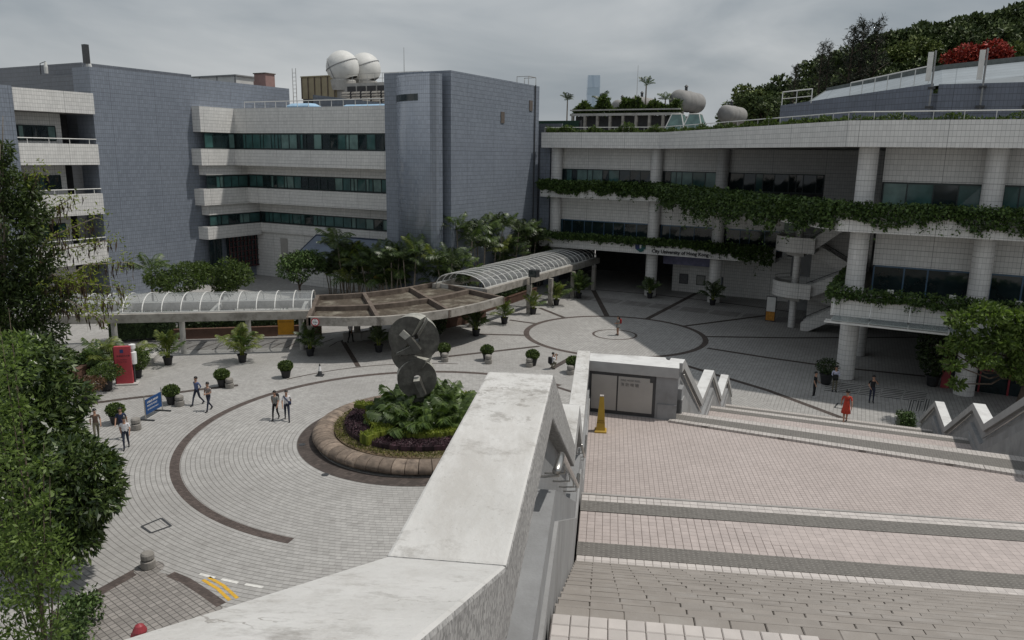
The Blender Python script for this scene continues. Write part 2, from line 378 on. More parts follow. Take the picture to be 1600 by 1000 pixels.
# manholes, drains
def manhole(label, corners):
    q = [g(*c) for c in corners]; ctr = sum(q)/4; t = thing('manhole_cover', label, 'manhole', (ctr[0], ctr[1], 0))
    f = MB()
    for i in range(4):
        p0, p1 = q[i], q[(i+1) % 4]; d = (p1-p0); d = d/np.linalg.norm(d); n = np.array([-d[1], d[0], 0])*.045
        f.hexa([p0-n, p1-n, p1+n, p0+n, p0-n+[0, 0, .014+.001*i], p1-n+[0, 0, .014+.001*i], p1+n+[0, 0, .014+.001*i], p0+n+[0, 0, .014+.001*i]])
    f.build('frame', MW['dark_metal'], t); b = MB(); b.add([(p*.97+ctr*.03)+[0, 0, .006] for p in q], [(0, 1, 2, 3)]); b.build('lid', MW['paver'], t)
    return t
manhole('rectangular paved manhole with dark frame in the ring paving', [(221, 823), (236, 833), (267, 822), (252, 810)])
manhole('rectangular manhole in the paving behind the woman in red', [(1304, 637), (1322, 639), (1325, 632), (1309, 630)])
for p, l in [((472, 695), 'small round drain cover left of the round planter'), ((508, 742), 'small round drain cover in front of the round planter')]:
    q = g(*p); tag(MB().lathe((q[0], q[1], .009), [(.17, 0), (.17, .012), (.13, .012), (.12, .006), (.02, .008)], 16).build('drain_cover', MW['dark_metal'], loc=(q[0], q[1], 0)), l, 'drain')
def grate(corners, n, label):
    q = [g(*c) for c in corners]; ctr = sum(q)/4; t = thing('drain_grate', label, 'grate', (ctr[0], ctr[1], 0))
    b = MB(); b.add([p+[0, 0, .005] for p in q], [(0, 1, 2, 3)]); b.build('channel', MW['dark'], t)
    for i in range(n):
        f0, f1 = (i+.12)/n, (i+.62)/n; a0 = q[0]*(1-f0)+q[3]*f0; b0 = q[1]*(1-f0)+q[2]*f0; a1 = q[0]*(1-f1)+q[3]*f1; b1 = q[1]*(1-f1)+q[2]*f1
        k = MB(); k.hexa([a0, b0, b1, a1]+[p+np.array([0, 0, .016]) for p in (a0, b0, b1, a1)]); k.build('bar', MW['conc_lt'], t)
gl = ['leftmost, behind the man with the bag', 'second from the left, by the column', 'behind the man in black', 'fourth from the left', 'narrow one at the right end']
for i, (x0, x1) in enumerate([(1288, 1308), (1310, 1340), (1342, 1372), (1376, 1408), (1411, 1444)]):
    f = lambda x, o: (x, 594+(x-1288)*.115+o)
    grate([f(x0+6, 0), f(x1+6, 0), f(x1-1, 16), f(x0-1, 16)], 6, 'slotted stone drain grate in the row, '+gl[i])
for i, (x0, x1) in enumerate([(1416, 1424), (1428, 1436), (1440, 1448)]):
    grate([(x0, 642), (x0+5, 623), (x1+5, 624), (x1, 643)], 2, 'short slotted drain beside the hedge, '+['nearest the lawn line', 'middle one', 'right one'][i])

# ================================================================== THE GREAT STAIR
zA, zB, zC, zD, zE = 12.15, 9.9, 7.8, 5.1, 2.4
pinkc, jointc = (.43, .375, .352), (.2, .172, .16)
MW['pink'] = floortile('pink_stair_tile', pinkc, (.17, .142, .132), .1, .1, .009, 7, (-.22, 0), var=.06, patch=.12)
MW['pink_low'] = floortile('pink_stair_tile_lower', pinkc, (.2, .17, .155), .1, .1, .008, 21.2, (4.487, 19.873), var=.1, patch=.1)
MW['pinkpiece'] = pm('pink_glazed_tile', pinkc, .55, .12, 5, .1, 80)
MW['cream'] = floortile('cream_stair_tile', (.47, .44, .415), (.2, .18, .165), .1, .1, .009, 21.2, (4.487, 19.873), var=.08)
MW['grout'] = pm('dark_grout', jointc, .9, .15, 4, .2)
MW['tread'] = pm('brown_tread_tile', (.27, .245, .222), .6, .12, 4, .12, 50, dirt=(.3, .285, .265), dirtscale=3)
MW['nose2'] = pm('worn_tread_edge', (.272, .248, .225), .55, .14, 3, .1, dirt=(.24, .22, .2), dirtscale=2)
MW['nose'] = pm('grey_nosing', (.3, .285, .27), .7, .1, 4, .1)
def tactile(name, th, o):
    t = NT(name); sub = t.new('ShaderNodeVectorMath', operation='SUBTRACT'); t.l.new(t.pos(), sub.inputs[0]); sub.inputs[1].default_value = (o[0], o[1], 0)
    ps = rotz(t, sub.outputs[0], R(th)); j, rn = grid(t, ps[0], ps[1], .06, .05, .032, .028)
    h = t.math('SUBTRACT', 1, j)
    col = t.mix(rn, c4((.13, .122, .112)), c4((.165, .155, .142))); col = t.mix(h, col, c4((.205, .195, .18)))
    t.bump(h, .8, .006); return t.fin(col, .8, .3)
MW['tact_u'] = tactile('grey_tactile_tile', 7, (0, 0)); MW['tact_l'] = tactile('grey_tactile_tile_lower', 21.2, (4.487, 19.873))

st = thing('grand_staircase', 'broad pink tiled public stair falling in flights to the plaza', 'staircase', (3, 18, 0))
UR = 16.0
# upper landing (edge of it in view), flights and landings: solid bodies
b = MB(); b.box(US, -.22, UR, -3, 3.77, zA-.3, zA-.012); la = b.build('upper_landing', MW['grout'], st)
b = MB(); b.box(US, -.22, UR, 8.03, 10.22, 5.5, zB-.012); lb = b.build('middle_landing', MW['grout'], st)
cpts = [US(-.3, 14.2), US(UR, 14.2), LS(9.4, -2.2), LS(8.9, 0), LS(.02, 0), LS(-.1, -.5), US(1.75, 20.05), US(-.3, 20.05)]
b = MB(); b.prism(cpts, 4.4, zC); b.build('broad_landing', MW['pink'], st)
lf = MB(); lf.prism([LS(-.06, -.84), LS(9.2, -1.35), LS(9.0, 0.02), LS(.0, 0.02)], zC-.3, zC+.04); lip = lf.build('raised_edge', MW['cream'], st)
lf = MB(); lf.prism([LS(-.03, -.62), LS(9.16, -1.05), LS(9.05, -.36), LS(-.02, -.24)], zC+.041, zC+.047); lf.build('tactile_strip', MW['tact_l'], st)
for i in range(9):
    k = MB(); k.prism([LS(i*1.02-.04, -.845-.055*i), LS((i+1)*1.02-.05, -.845-.055*(i+1)), LS((i+1)*1.02-.05, -.66-.045*(i+1)), LS(i*1.02-.04, -.66-.045*i)], zC+.01, zC+.055+.0005*i); k.build('edge_slab', MW['cream'], st)
def flight(fr, u0, u1, v0, z0, z1, n, tread, mats, tiles=None):
    rise = (z0-z1)/n
    for i in range(1, n):
        z = z0-rise*i; va = v0+tread*(i-1); k = MB(); k.box(fr, u0, u1, va-.01, va+tread, z-.5, z); k.build('step', mats, st)
MW['tread_joint'] = pm('brown_tread_joint', (.14, .125, .11), .8, .15, 4, .1)
flight(US, -.22, UR, 3.77, zA, zB, 14, .3277, MW['tread_joint'])
flight(US, -.22, UR, 10.22, zB, zC, 13, .335, MW['tread'])
flight(LS, .0, 8.85, 0, zC+.04, zD, 17, .335, MW['tread'])
flight(LS, -.25, 9.1, 9.4, zD, zE, 17, .335, MW['tread'])
flight(LS, -.4, 9.3, 18.4, zE, 0, 15, .31, MW['tread'])
for (v0, v1, z, u0, u1, nm) in [(5.36, 9.4, zD, -.15, 9.0, 'lower_landing'), (14.76, 18.4, zE, -.35, 9.2, 'bottom_landing')]:
    b = MB(); b.box(LS, u0, u1, v0, v1, z-2.6, z); b.build(nm, MW['pink_low'], st)
    k = MB(); k.box(LS, u0, u1, v1-.25, v1+.012, z-.04, z+.006); k.build('nosing', MW['cream'], st)
    k = MB(); k.box(LS, u0, u1, v1-.62, v1-.26, z-.04, z+.008); k.build('tactile_strip', MW['tact_l'], st)
    k = MB(); k.box(LS, u0, u1, v0+.3, v0+.66, z-.04, z+.008); k.build('tactile_strip', MW['tact_l'], st)
# near pieces one by one: tread slabs of the first flight
tm = {}
def piece(name, w, d, h, mat, key):
    if key not in tm:
        e = min(.006, h*.4); b = MB(); b.add([(0, 0, 0), (w, 0, 0), (w, d, 0), (0, d, 0), (0, 0, h-e), (w, 0, h-e), (w, d, h-e), (0, d, h-e), (e, e, h), (w-e, e, h), (w-e, d-e, h), (e, d-e, h)],
              [(0, 1, 5, 4), (1, 2, 6, 5), (2, 3, 7, 6), (3, 0, 4, 7), (4, 5, 9, 8), (5, 6, 10, 9), (6, 7, 11, 10), (7, 4, 8, 11), (8, 9, 10, 11)])
        o = b.build(name, mat); tm[key] = o.data; bpy.data.objects.remove(o)
    return tm[key]
treadmats = []
for k in (.95, .98, 1.0, 1.03, 1.06):
    treadmats.append(pm('brown_tread_tile_%d' % int(k*100), (.262*k, .238*k, .215*k), .6, .06, 4, .12, 50, dirt=(.32*k, .3*k, .28*k), dirtscale=3, local=False))
SX, SY = 3., 18.
cnt = 0; rest = MB()
for i in range(1, 14):
    z = zA-(zA-zB)/14*i; va = 3.77+.3277*(i-1)
    for q in range(42):
        u = -.22+.2*q; p = US(u+.002, va-.004, z)
        if u > .25+.4*va: rest.box(US, u, u+.1965, va-.004, va+.3225, z-.01, z+.014, int(rng.integers(5))); continue
        ti = int(rng.integers(5)); me = piece('tread_tile', .1965, .3265, .014, treadmats[ti], 'tr%d' % ti)
        o = inst('tread_tile', me, st, (p[0]-SX, p[1]-SY, p[2]), (R(rng.uniform(-.25, .25)), R(rng.uniform(-.3, .3)), -R(7)), (1.018 if rng.random() < .42 else rng.uniform(.985, 1.), 1, 1)); cnt += 1
for i in range(1, 14):
    z = zA-(zA-zB)/14*i; va = 3.77+.3277*i; k = MB(); k.box(US, -.22, 8.2, va-.026, va-.002, z-.02, z+.0152); k.build('nosing', MW['nose2'], st)
tag(rest.build('tread_tiles_beyond', treadmats, st), kind='stuff'); print('treads', cnt)
b = MB(); b.box(US, -.22, 9, 3.77-.006, 3.77+.008, zA-.16, zA-.016); b.build('riser', MW['tread'], st)
# upper landing tiles
pts_t = [pm('pink_tile_%d' % i, tuple(c*k for c in pinkc), .5, .08, 6, .08, 80) for i, k in enumerate((.95, .98, 1.0, 1.025, 1.05))]
crs_t = [pm('cream_tile_%d' % i, (.49*k, .455*k, .43*k), .55, .08, 6, .08, 80) for i, k in enumerate((.92, 1.0, 1.06))]
for r in range(4):
    for q in range(14):
        p = US(-.215+.1*q, 3.77-.1*(r+1)+.003, zA-.012)
        inst('tile', piece('tile', .0965, .0965, .013, crs_t[rng.integers(3)], 'cr%d' % rng.integers(3)), la, (p[0]-SX, p[1]-SY, p[2]), (0, 0, -R(7)))
# middle landing: tactile strips, the 300 largest tiles as parts and the rest joined
for v0, v1 in ((8.47, 8.8), (9.66, 9.98)):
    k = MB(); k.box(US, -.22, 11, v0, v1, zB-.03, zB+.006); k.build('tactile_strip', MW['tact_u'], lb)
rows = [8.305, 8.385]+[8.805+.0945*i for i in range(9)]+[9.985, 10.085]
cells = [(v, -.215+.1*q) for v in rows for q in range(80)]
cells.sort(key=lambda c: (c[1]*.9+1.2*c[0]))
restb = MB(); nparts = 0
for v, u in cells:
    d = .078 if v < 8.32 else (.085 if v < 8.4 else .089); edge = v < 8.5 or v > 9.98
    if v < 8.32: d = .075
    if nparts < 300:
        p = US(u, v, zB-.012); key = ('ce%d' if edge else 'pi%d') % rng.integers(3 if edge else 5)+('%.3f' % d)
        inst('tile', piece('tile', .097, d+.003, .013, (crs_t[rng.integers(3)] if edge else pts_t[rng.integers(5)]), key), lb, (p[0]-SX, p[1]-SY, p[2]), (0, 0, -R(7))); nparts += 1
    else:
        restb.box(US, u, u+.097, v, v+d+.003, zB-.02, zB+.0008, (5+int(rng.integers(3))) if edge else int(rng.integers(5)))
tag(restb.build('tiles_beyond', pts_t+crs_t, lb), kind='stuff')
k = MB(); k.box(US, -.22, 12, 10.19, 10.24, zB-.06, zB+.003); k.build('nosing', MW['nose'], lb)

# ---- parapets
MW['coping'] = None
def coping_mat():
    t = NT('white_painted_coping'); P = t.pos()
    col = t.mix(t.ramp(t.noise(P, 1.3, 5), .3, .7), (.5, .493, .475, 1), (.62, .613, .597, 1))
    w1 = t.ramp(t.noise(P, .9, 12, .82, scl=(3., .8, 1.)), .46, .64); col = t.mix(t.math('MULTIPLY', w1, .5), col, (.37, .35, .32, 1))
    d1 = t.ramp(t.noise(P, 1.7, 10, .8), .53, .68); col = t.mix(t.math('MULTIPLY', d1, .8), col, (.24, .222, .2, 1))
    s2 = t.math('MULTIPLY', t.ramp(t.noise(P, 9, 12, .75), .54, .6), t.ramp(t.noise(P, .8, 3), .5, .62)); col = t.mix(t.math('MULTIPLY', s2, .6), col, (.2, .185, .165, 1))
    v = t.new('ShaderNodeTexVoronoi', feature='DISTANCE_TO_EDGE'); v.inputs['Scale'].default_value = 1.1
    wv = t.new('ShaderNodeVectorMath', operation='ADD'); nz = t.new('ShaderNodeTexNoise'); nz.inputs['Scale'].default_value = 4; nz.inputs['Detail'].default_value = 6; t.l.new(P, nz.inputs['Vector'])
    t.l.new(P, wv.inputs[0]); t.l.new(nz.outputs['Color'], wv.inputs[1]); t.l.new(wv.outputs[0], v.inputs['Vector'])
    crk = t.math('MULTIPLY', t.math('LESS_THAN', v.outputs['Distance'], .006), t.ramp(t.noise(P, 1.6, 2), .52, .6))
    col = t.mix(t.math('MULTIPLY', crk, .6), col, (.2, .18, .16, 1))
    sp = t.ramp(t.noise(P, 55, 2), .68, .73); col = t.mix(t.math('MULTIPLY', sp, .35), col, (.25, .23, .2, 1))
    h = t.math('SUBTRACT', t.math('ADD', t.noise(P, 26, 6, .7), t.math('MULTIPLY', t.noise(P, 5, 4), 1.5)), t.math('MULTIPLY', crk, 1.0))
    t.bump(h, .45, .012); return t.fin(col, .75, .3)
MW['coping'] = coping_mat()
def terrazzo():
    t = NT('exposed_aggregate_render'); P = t.pos(); v = t.new('ShaderNodeTexVoronoi'); v.inputs['Scale'].default_value = 70; t.l.new(P, v.inputs['Vector'])
    x = t.new('ShaderNodeSeparateColor'); t.l.new(v.outputs['Color'], x.inputs[0])
    col = t.ramp(x.outputs[0], .1, .9, (.22, .218, .214, 1), (.44, .435, .425, 1))
    col = t.mix(t.math('MULTIPLY', t.ramp(t.noise(P, 1.5, 6), .45, .7), .4), col, (.24, .235, .23, 1))
    t.bump(x.outputs[1], .4, .006); return t.fin(col, .8, .25)
MW['terrazzo'] = terrazzo()
MW['lowcoping'] = pm('white_coping', (.6, .6, .59), .7, .06, 2, .1, 40, dirt=(.42, .41, .4), dirtscale=1.3)
MW['lowside'] = pm('grey_coping_side', (.36, .36, .355), .75, .1, 3, .2, 60)
MW['skirt'] = pm('grey_rendered_skirting', (.3, .3, .3), .8, .12, 2, .25, 50, dirt=(.2, .195, .19), dirtscale=1.2)
def wallstrip(fr, pts, s0, s1, d0, d1, name, mats, parent, sgn=-1, topmi=None, vertical=False):
    """one hexahedron per leg along pts (v, ztop, uinner); s measured away from the stair, d downwards"""
    b = MB()
    for (v0, z0, u0), (v1, z1, u1) in zip(pts[:-1], pts[1:]):
        f = lambda u, v, z, s, d: fr(u+sgn*s, v, z-d)
        b.hexa([f(u0, v0, z0, s0, d1), f(u1, v1, z1, s0, d1), f(u1, v1, z1, s1, d1), f(u0, v0, z0, s1, d1),
                f(u0, v0, z0, s0, d0), f(u1, v1, z1, s0, d0), f(u1, v1, z1, s1, d0), f(u0, v0, z0, s1, d0)] if sgn < 0 else
               [f(u0, v0, z0, s1, d1), f(u1, v1, z1, s1, d1), f(u1, v1, z1, s0, d1), f(u0, v0, z0, s0, d1),
                f(u0, v0, z0, s1, d0), f(u1, v1, z1, s1, d0), f(u1, v1, z1, s0, d0), f(u0, v0, z0, s0, d0)], 0, topmi)
    return b.build(name, mats, parent)
def rail(fr, pts, s, d, parent, sgn=-1, r=.022, every=1.1, skip=0):
    P = [fr(u+sgn*s, v, z-d) for v, z, u in pts]
    MB().tube(P, r, 10).build('handrail', MW['steel'], parent, smooth=True)
    for (v0, z0, u0), (v1, z1, u1) in zip(pts[:-1], pts[1:]):
        n = max(1, int(abs(v1-v0)/every))
        for i in range(n):
            t_ = (i+.5)/n; v, z, u = v0+(v1-v0)*t_, z0+(z1-z0)*t_, u0+(u1-u0)*t_
            MB().tube([fr(u+sgn*s, v, z-d), fr(u+sgn*s, v, z-d-.09), fr(u+sgn*(s+.09), v, z-d-.1), fr(u+sgn*(s+.16), v, z-d-.1)], .008, 6).build('rail_bracket', MW['steel'], parent, smooth=True)
SL = .49
z1, z2, z3 = 13.25, 11.05, 9.25
v1a, v1b = 2.33, 4.65
up_pts = [(-1.2, z1+(v1a+1.2)*.457, -.27), (v1a, z1, -.29), (v1b, z1, -.3), (v1b+(z1-z2)/SL, z2, -.3), (10.72, z2, -.3), (10.72+(z2-z3)/SL, z3, -.33), (20.95, z3, -.35)]
pw = thing('stair_parapet', 'weathered white topped parapet running down the left of the upper stair', 'parapet', US(-.5, 8, 8))
for i, (p, q) in enumerate(zip(up_pts[:-1], up_pts[1:])):
    big = i < 3
    wallstrip(US, [(p[0]+.003, p[1], p[2]), (q[0]-.003, q[1], q[2])], 0, .42 if i < 2 else .36, 0, .3, 'coping', [MW['terrazzo'] if big else MW['lowside'], MW['coping']], pw, topmi=1)
    bv = pw.children[-1].modifiers.new('worn_edge', 'BEVEL'); bv.width = .014; bv.segments = 2
wallstrip(US, up_pts, .1, .33, .3, 2.6, 'upper_wall', [MW['grey_paint']], pw)
wallstrip(US, [(v, z, u) for v, z, u in up_pts], -.03, .3, .78, 4.5, 'plinth', [MW['grey_paint']], pw)
wallstrip(US, [(v, z, u) for v, z, u in up_pts], -.055, .2, 1.0, 4.4, 'skirting', [MW['skirt']], pw)
rail(US, [(v1b-.3, z1, -.3), (v1b+.25, z1-.12, -.3), (v1b+(z1-z2)/SL-.1, z2, -.3), (9.4, z2, -.3)], -.05, .52, pw, every=.9, r=.026)
rail(US, [(10.4, z2, -.3), (10.72+(z2-z3)/SL, z3, -.33), (15.6, z3, -.33)], -.05, .5, pw, every=1.3)
# cross wall with the hose reel cabinet
cw = thing('hose_cabinet_wall', 'white capped wall with grey hose reel cabinet behind the yellow cone', 'wall', US(.9, 20.3, zC))
b = MB(); b.prism([US(-.36, 19.97), US(1.98, 19.62), LS(.02, -.1), LS(-.35, -.05), US(1.62, 20.5), US(-.36, 20.6)], 3, z3-.28); b.build('wall', MW['grey_paint'], cw)
b = MB(); b.prism([US(-.348, 19.93), US(1.98, 19.55), LS(.03, -.12), LS(-.34, .05), US(1.7, 20.62), US(-.348, 20.72)], z3-.28, z3-.004, 0, 1); b.build('coping', [MW['lowside'], MW['lowcoping']], cw)
fwall = lambda u: 19.97-.35*(u+.36)/2.34
def cab(u0, u1, z0_, z1_, d, nm, mt): 
    k = MB(); k.hexa([US(u0, fwall(u0)-d, z0_), US(u1, fwall(u1)-d, z0_), US(u1, fwall(u1)+.05, z0_), US(u0, fwall(u0)+.05, z0_), US(u0, fwall(u0)-d, z1_), US(u1, fwall(u1)-d, z1_), US(u1, fwall(u1)+.05, z1_), US(u0, fwall(u0)+.05, z1_)]); return k.build(nm, mt, cw)
cab(-.33, 1.42, zC+.02, zC+1.16, .006, 'cabinet_frame', MW['dark_metal'])
d1 = cab(-.27, .4, zC+.12, zC+1.08, .02, 'cabinet_door', MW['grey_panel']); d2 = cab(.44, 1.34, zC+.12, zC+1.08, .021, 'cabinet_door', MW['grey_panel'])
cab(1.26, 1.38, zC+.98, zC+1.2, .035, 'hinge', MW['dark_metal'])
cab(-.33, 1.42, zC+1.5, zC+1.501, .0, 'seam', MW['dark_metal']) if False else None
cab(1.48, 1.97, zC, zC+.42, .03, 'pier_base', MW['grey_paint'])
def text(name, body, size, loc, xd, ud, mat, parent, ext=.004, align='LEFT', weight=0.):
    cu = bpy.data.curves.new(name, 'FONT'); cu.body = body; cu.size = size; cu.extrude = ext; cu.align_x = align; cu.offset = weight
    cu.resolution_u = 2; cu.materials.append(mat); o = bpy.data.objects.new(name, cu); COL.objects.link(o)
    x = Vector(xd).normalized(); u = Vector(ud).normalized(); n = x.cross(u).normalized(); u = n.cross(x)
    og = ORG.get(parent.name, (0, 0, 0)); mm = Matrix.Identity(4)
    for i in range(3): mm[i][0], mm[i][1], mm[i][2], mm[i][3] = x[i], u[i], n[i], loc[i]-og[i]
    o.parent = parent; o.matrix_local = mm; return o
MW['ink'] = pm('black_lettering', (.03, .03, .032), .6, .05, 3, 0); MW['ink_grey'] = pm('grey_lettering', (.17, .165, .16), .6, .05, 3, 0)
xd = np.array(US(1.0, fwall(1.0)))-np.array(US(0, fwall(0)))
text('lettering', 'FIRE HOSE REEL', .075, US(.5, fwall(.5)-.026, zC+.96), xd, (0, 0, 1), MW['ink_grey'], cw, .002)
text('lettering', '消 防 喉 轆', .1, US(.5, fwall(.5)-.026, zC+.83), xd, (0, 0, 1), MW['ink_grey'], cw, .002)
# lower stair parapets
ul = lambda v: .12-.024*v
ur = lambda v: 8.5+.03*v
c0, cD, cE = z3-.01, 6.32, 3.6
dl = (c0-cD)/SL
def lower(vs, label, us, sgn):
    pts = [(v, z, us(v)) for v, z in vs]; ctr = LS(us(9), 9, 4); w_ = thing('stair_parapet', label, 'parapet', ctr)
    for p, q in zip(pts[:-1], pts[1:]): wallstrip(LS, [(p[0]+.002, p[1], p[2]), (q[0]-.002, q[1], q[2])], 0, .38, 0, .26, 'coping', [MW['lowside'], MW['lowcoping']], w_, sgn, 1)
    wallstrip(LS, pts, .1, .3, .26, 2.6, 'upper_wall', [MW['grey_paint']], w_, sgn)
    wallstrip(LS, pts, -.02, .28, .72, 4.2, 'plinth', [MW['grey_paint']], w_, sgn)
    wallstrip(LS, pts, -.05, .2, 1.02, 3.4, 'skirting', [MW['skirt']], w_, sgn)
    for i in range(len(pts)-1):
        if abs(pts[i][1]-pts[i+1][1]) > .5: rail(LS, [(pts[i][0]+.1, pts[i][1], pts[i][2]), (pts[i+1][0]-.1, pts[i+1][1], pts[i+1][2])], .02, .46, w_, sgn, every=1.5)
    return w_
lower([(-.14, c0), (.3, c0), (.3+dl, cD), (10.2, cD), (10.2+(cD-cE)/SL, cE), (19.6, cE), (19.6+2.4/SL, cE-2.4)], 'zigzag white capped parapet on the left of the lower stair', ul, -1)
lower([(-1.2, c0+.5), (7.35-(c0-cD+.1)/SL, c0+.1), (7.35, cD), (9.7, cD), (9.7+(cD-cE)/SL, cE), (19.1, cE), (19.1+2.4/SL, cE-2.4)], 'zigzag white capped parapet on the right of the lower stair', ur, 1)

# caution cone
q = US(.02, 18.5, zC); cn = thing('caution_cone', 'tall yellow four-sided caution cone standing on the pink landing', 'cone', q, rotz=R(-7))
MW['yellow'] = pm('yellow_plastic', (.42, .27, .03), .5, .08, 4, 0, spec=.5, local=True)
b = MB(); bx = lambda s0, s1, za, zb: b.hexa([(-s0, -s0, za), (s0, -s0, za), (s0, s0, za), (-s0, s0, za), (-s1, -s1, zb), (s1, -s1, zb), (s1, s1, zb), (-s1, s1, zb)])
bx(.15, .15, 0, .035); bx(.15, .125, .035, .06); b.build('base', MW['yellow'], cn, local=True)
b = MB(); bx(.112, .052, .06, .9); bx(.052, .048, .9, .93); b.build('body', MW['yellow'], cn, local=True)
b = MB(); bx(.05, .05, .93, .95); b.build('cap', MW['cream'], cn, local=True)
MW['brown_ink'] = pm('dark_brown_print', (.1, .055, .01), .6, .05, 3, 0)
for s_, za in (('CAUTION', .3), ('WET FLOOR', .25)):
    o = text('lettering', s_, .034, (q[0], q[1]-.0, q[2]), (1, 0, 0), (0, 0, 1), MW['brown_ink'], cn, .001, 'CENTER', .0006); o.location = (0, -.1125+.06*(za-.06)/.84-.0035, za)
    o.rotation_euler = (R(90-4), 0, 0)
# ================================================================== BUILDINGS
def windows(parent, f, s0, s1, z0, z1, wmin, wmax, probs, frame='green_frame', fw=.07, seed=1):
    """a band of panes; f(s, d, z) places along the wall, d outwards"""
    r = np.random.default_rng(seed); wb = MB()
    bx = lambda b, a0, a1, d0, d1, za, zb: b.hexa([f(a0, d1, za), f(a1, d1, za), f(a1, d0, za), f(a0, d0, za), f(a0, d1, zb), f(a1, d1, zb), f(a1, d0, zb), f(a0, d0, zb)])
    bx(wb, s0, s1, 0, .1, z0-.02, z0+.1); bx(wb, s0, s1, 0, .1, z1-.09, z1+.02)
    cuts = [s0]
    while cuts[-1] < s1-wmin: cuts.append(min(s1, cuts[-1]+(r.uniform(wmin, wmin*1.3) if r.random() < .45 else r.uniform(wmax*.8, wmax))))
    cuts[-1] = s1
    for c in cuts: bx(wb, c-fw/2, c+fw/2, 0, .095, z0+.1, z1-.09)
    band = wb.build('window', MW[frame], parent)
    for c0_, c1_ in zip(cuts[:-1], cuts[1:]):
        k = int(r.choice(3, p=probs)); b = MB(); e0, e1, e2, e3 = .04+r.uniform(-.02, .03, 4); sa, sb = c0_+fw/2+.001, c1_-fw/2-.001; za, zb = z0+.101, z1-.091
        b.hexa([f(sa, e0, za), f(sb, e1, za), f(sb, -.02, za), f(sa, -.02, za), f(sa, e2, zb), f(sb, e3, zb), f(sb, -.02, zb), f(sa, -.02, zb)]); b.build('pane', MW['g%d' % k], band)
    return band
FB = lambda b0: (lambda s, d, z: W(s, b0-d, z))        # wall facing the plaza (towards -b)
FA = lambda a0: (lambda s, d, z: W(a0+d, s, z))        # wall facing right (towards +a)
FAN = lambda a0: (lambda s, d, z: W(a0-d, s, z))

# ---------------------------------------------------------------- podium building on the right
pb = thing('podium_building', 'white tiled three storey podium building with vine covered balconies', 'building', W(-5, 60, 0))
E0 = [(-38.6, 76.55), (-25.4, 76.55), (-5.4, 53.1), (46, 53.1)]
def edge(pl, z0, z1, th, name, mat, parent=pb, inner=True):
    n = len(pl); b = MB()
    offs = []
    for i in range(n):
        d0 = np.array(pl[min(i+1, n-1)])-np.array(pl[max(i-1, 0)])
        if 0 < i < n-1:
            a = np.array(pl[i])-np.array(pl[i-1]); c = np.array(pl[i+1])-np.array(pl[i]); a = a/np.linalg.norm(a); c = c/np.linalg.norm(c)
            na, nc = np.array([-a[1], a[0]]), np.array([-c[1], c[0]]); nn = na+nc; nn = nn/np.linalg.norm(nn); k = th/max(.3, nn@na)
        else:
            d0 = d0/np.linalg.norm(d0); nn = np.array([-d0[1], d0[0]]); k = th
        offs.append(np.array(pl[i])+nn*k)
    for i in range(n-1):
        p, q, pi, qi = pl[i], pl[i+1], offs[i], offs[i+1]
        b.hexa([W(*p, z0), W(*q, z0), W(*qi, z0), W(*pi, z0), W(*p, z1), W(*q, z1), W(*qi, z1), W(*pi, z1)])
    return b.build(name, mat, parent)
def slab(pl, back, z0, z1, name, mat, parent=pb):
    b = MB(); b.prism([W(*p)[:2] for p in pl]+[W(*p)[:2] for p in back], z0, z1); return b.build(name, mat, parent)
edge(E0, 15.36, 16.95, .35, 'roof_parapet', MW['white'])
ins = [(-38.6, 76.9), (-25.2, 76.9), (-5.2, 53.5), (46, 53.5)]
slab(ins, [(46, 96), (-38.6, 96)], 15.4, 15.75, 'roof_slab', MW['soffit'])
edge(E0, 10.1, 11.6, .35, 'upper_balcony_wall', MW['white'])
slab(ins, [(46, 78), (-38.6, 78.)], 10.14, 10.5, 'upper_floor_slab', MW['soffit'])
E1f = [(-38.6, 76.55), (-13.2, 76.55)]
edge(E1f, 4.65, 6.1, .35, 'lower_balcony_wall', MW['white'])
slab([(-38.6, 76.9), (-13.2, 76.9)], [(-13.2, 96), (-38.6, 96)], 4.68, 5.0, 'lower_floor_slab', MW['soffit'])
E1n = [(-5.4, 75), (-5.4, 53.1), (46, 53.1)]
edge(E1n, 4.65, 6.2, .35, 'lower_balcony_wall', MW['white'])
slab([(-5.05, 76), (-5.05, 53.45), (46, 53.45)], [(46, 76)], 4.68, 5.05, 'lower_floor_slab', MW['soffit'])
# far wing walls
def wallbox(a0, a1, b0, b1, z0, z1, name='wall', mat=None, parent=pb): 
    b = MB(); b.box(W, a0, a1, b0, b1, z0, z1); return b.build(name, mat or MW['white'], parent)
colf = [-40.2, -26.0, -19.2, -12.0]
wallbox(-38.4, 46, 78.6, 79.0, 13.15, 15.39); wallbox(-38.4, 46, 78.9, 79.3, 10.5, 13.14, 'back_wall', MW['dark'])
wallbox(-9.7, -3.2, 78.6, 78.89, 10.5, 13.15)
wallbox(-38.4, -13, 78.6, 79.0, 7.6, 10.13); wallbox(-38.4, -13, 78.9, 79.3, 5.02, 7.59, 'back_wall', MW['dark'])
for i, (s0, s1) in enumerate([(-38.2, -26.7), (-25.3, -19.9), (-18.5, -9.8)]):
    windows(pb, FB(78.72), s0, s1, 11.3, 13.13, .55, 1.35, [.35, .45, .2] if i < 2 else [.85, .15, 0], seed=11+i)
    windows(pb, FB(78.72), s0, s1 if i < 2 else -13.2, 5.6, 7.58, .9, 1.5, [.9, .1, 0], 'blue_frame', .06, 21+i)
def column(a, b, r, z0, z1, n=28):
    c = MB().lathe((0, 0, 0), [(r, z0), (r, z1)], n, caps=False); o = c.build('column', MW['white_col'], pb, local=True, smooth=True)
    p = W(a, b); og = ORG[pb.name]; o.location = (p[0]-og[0], p[1]-og[1], 0); return o
for a in colf[1:3]: column(a, 78.2, .62, 0, 15.38)
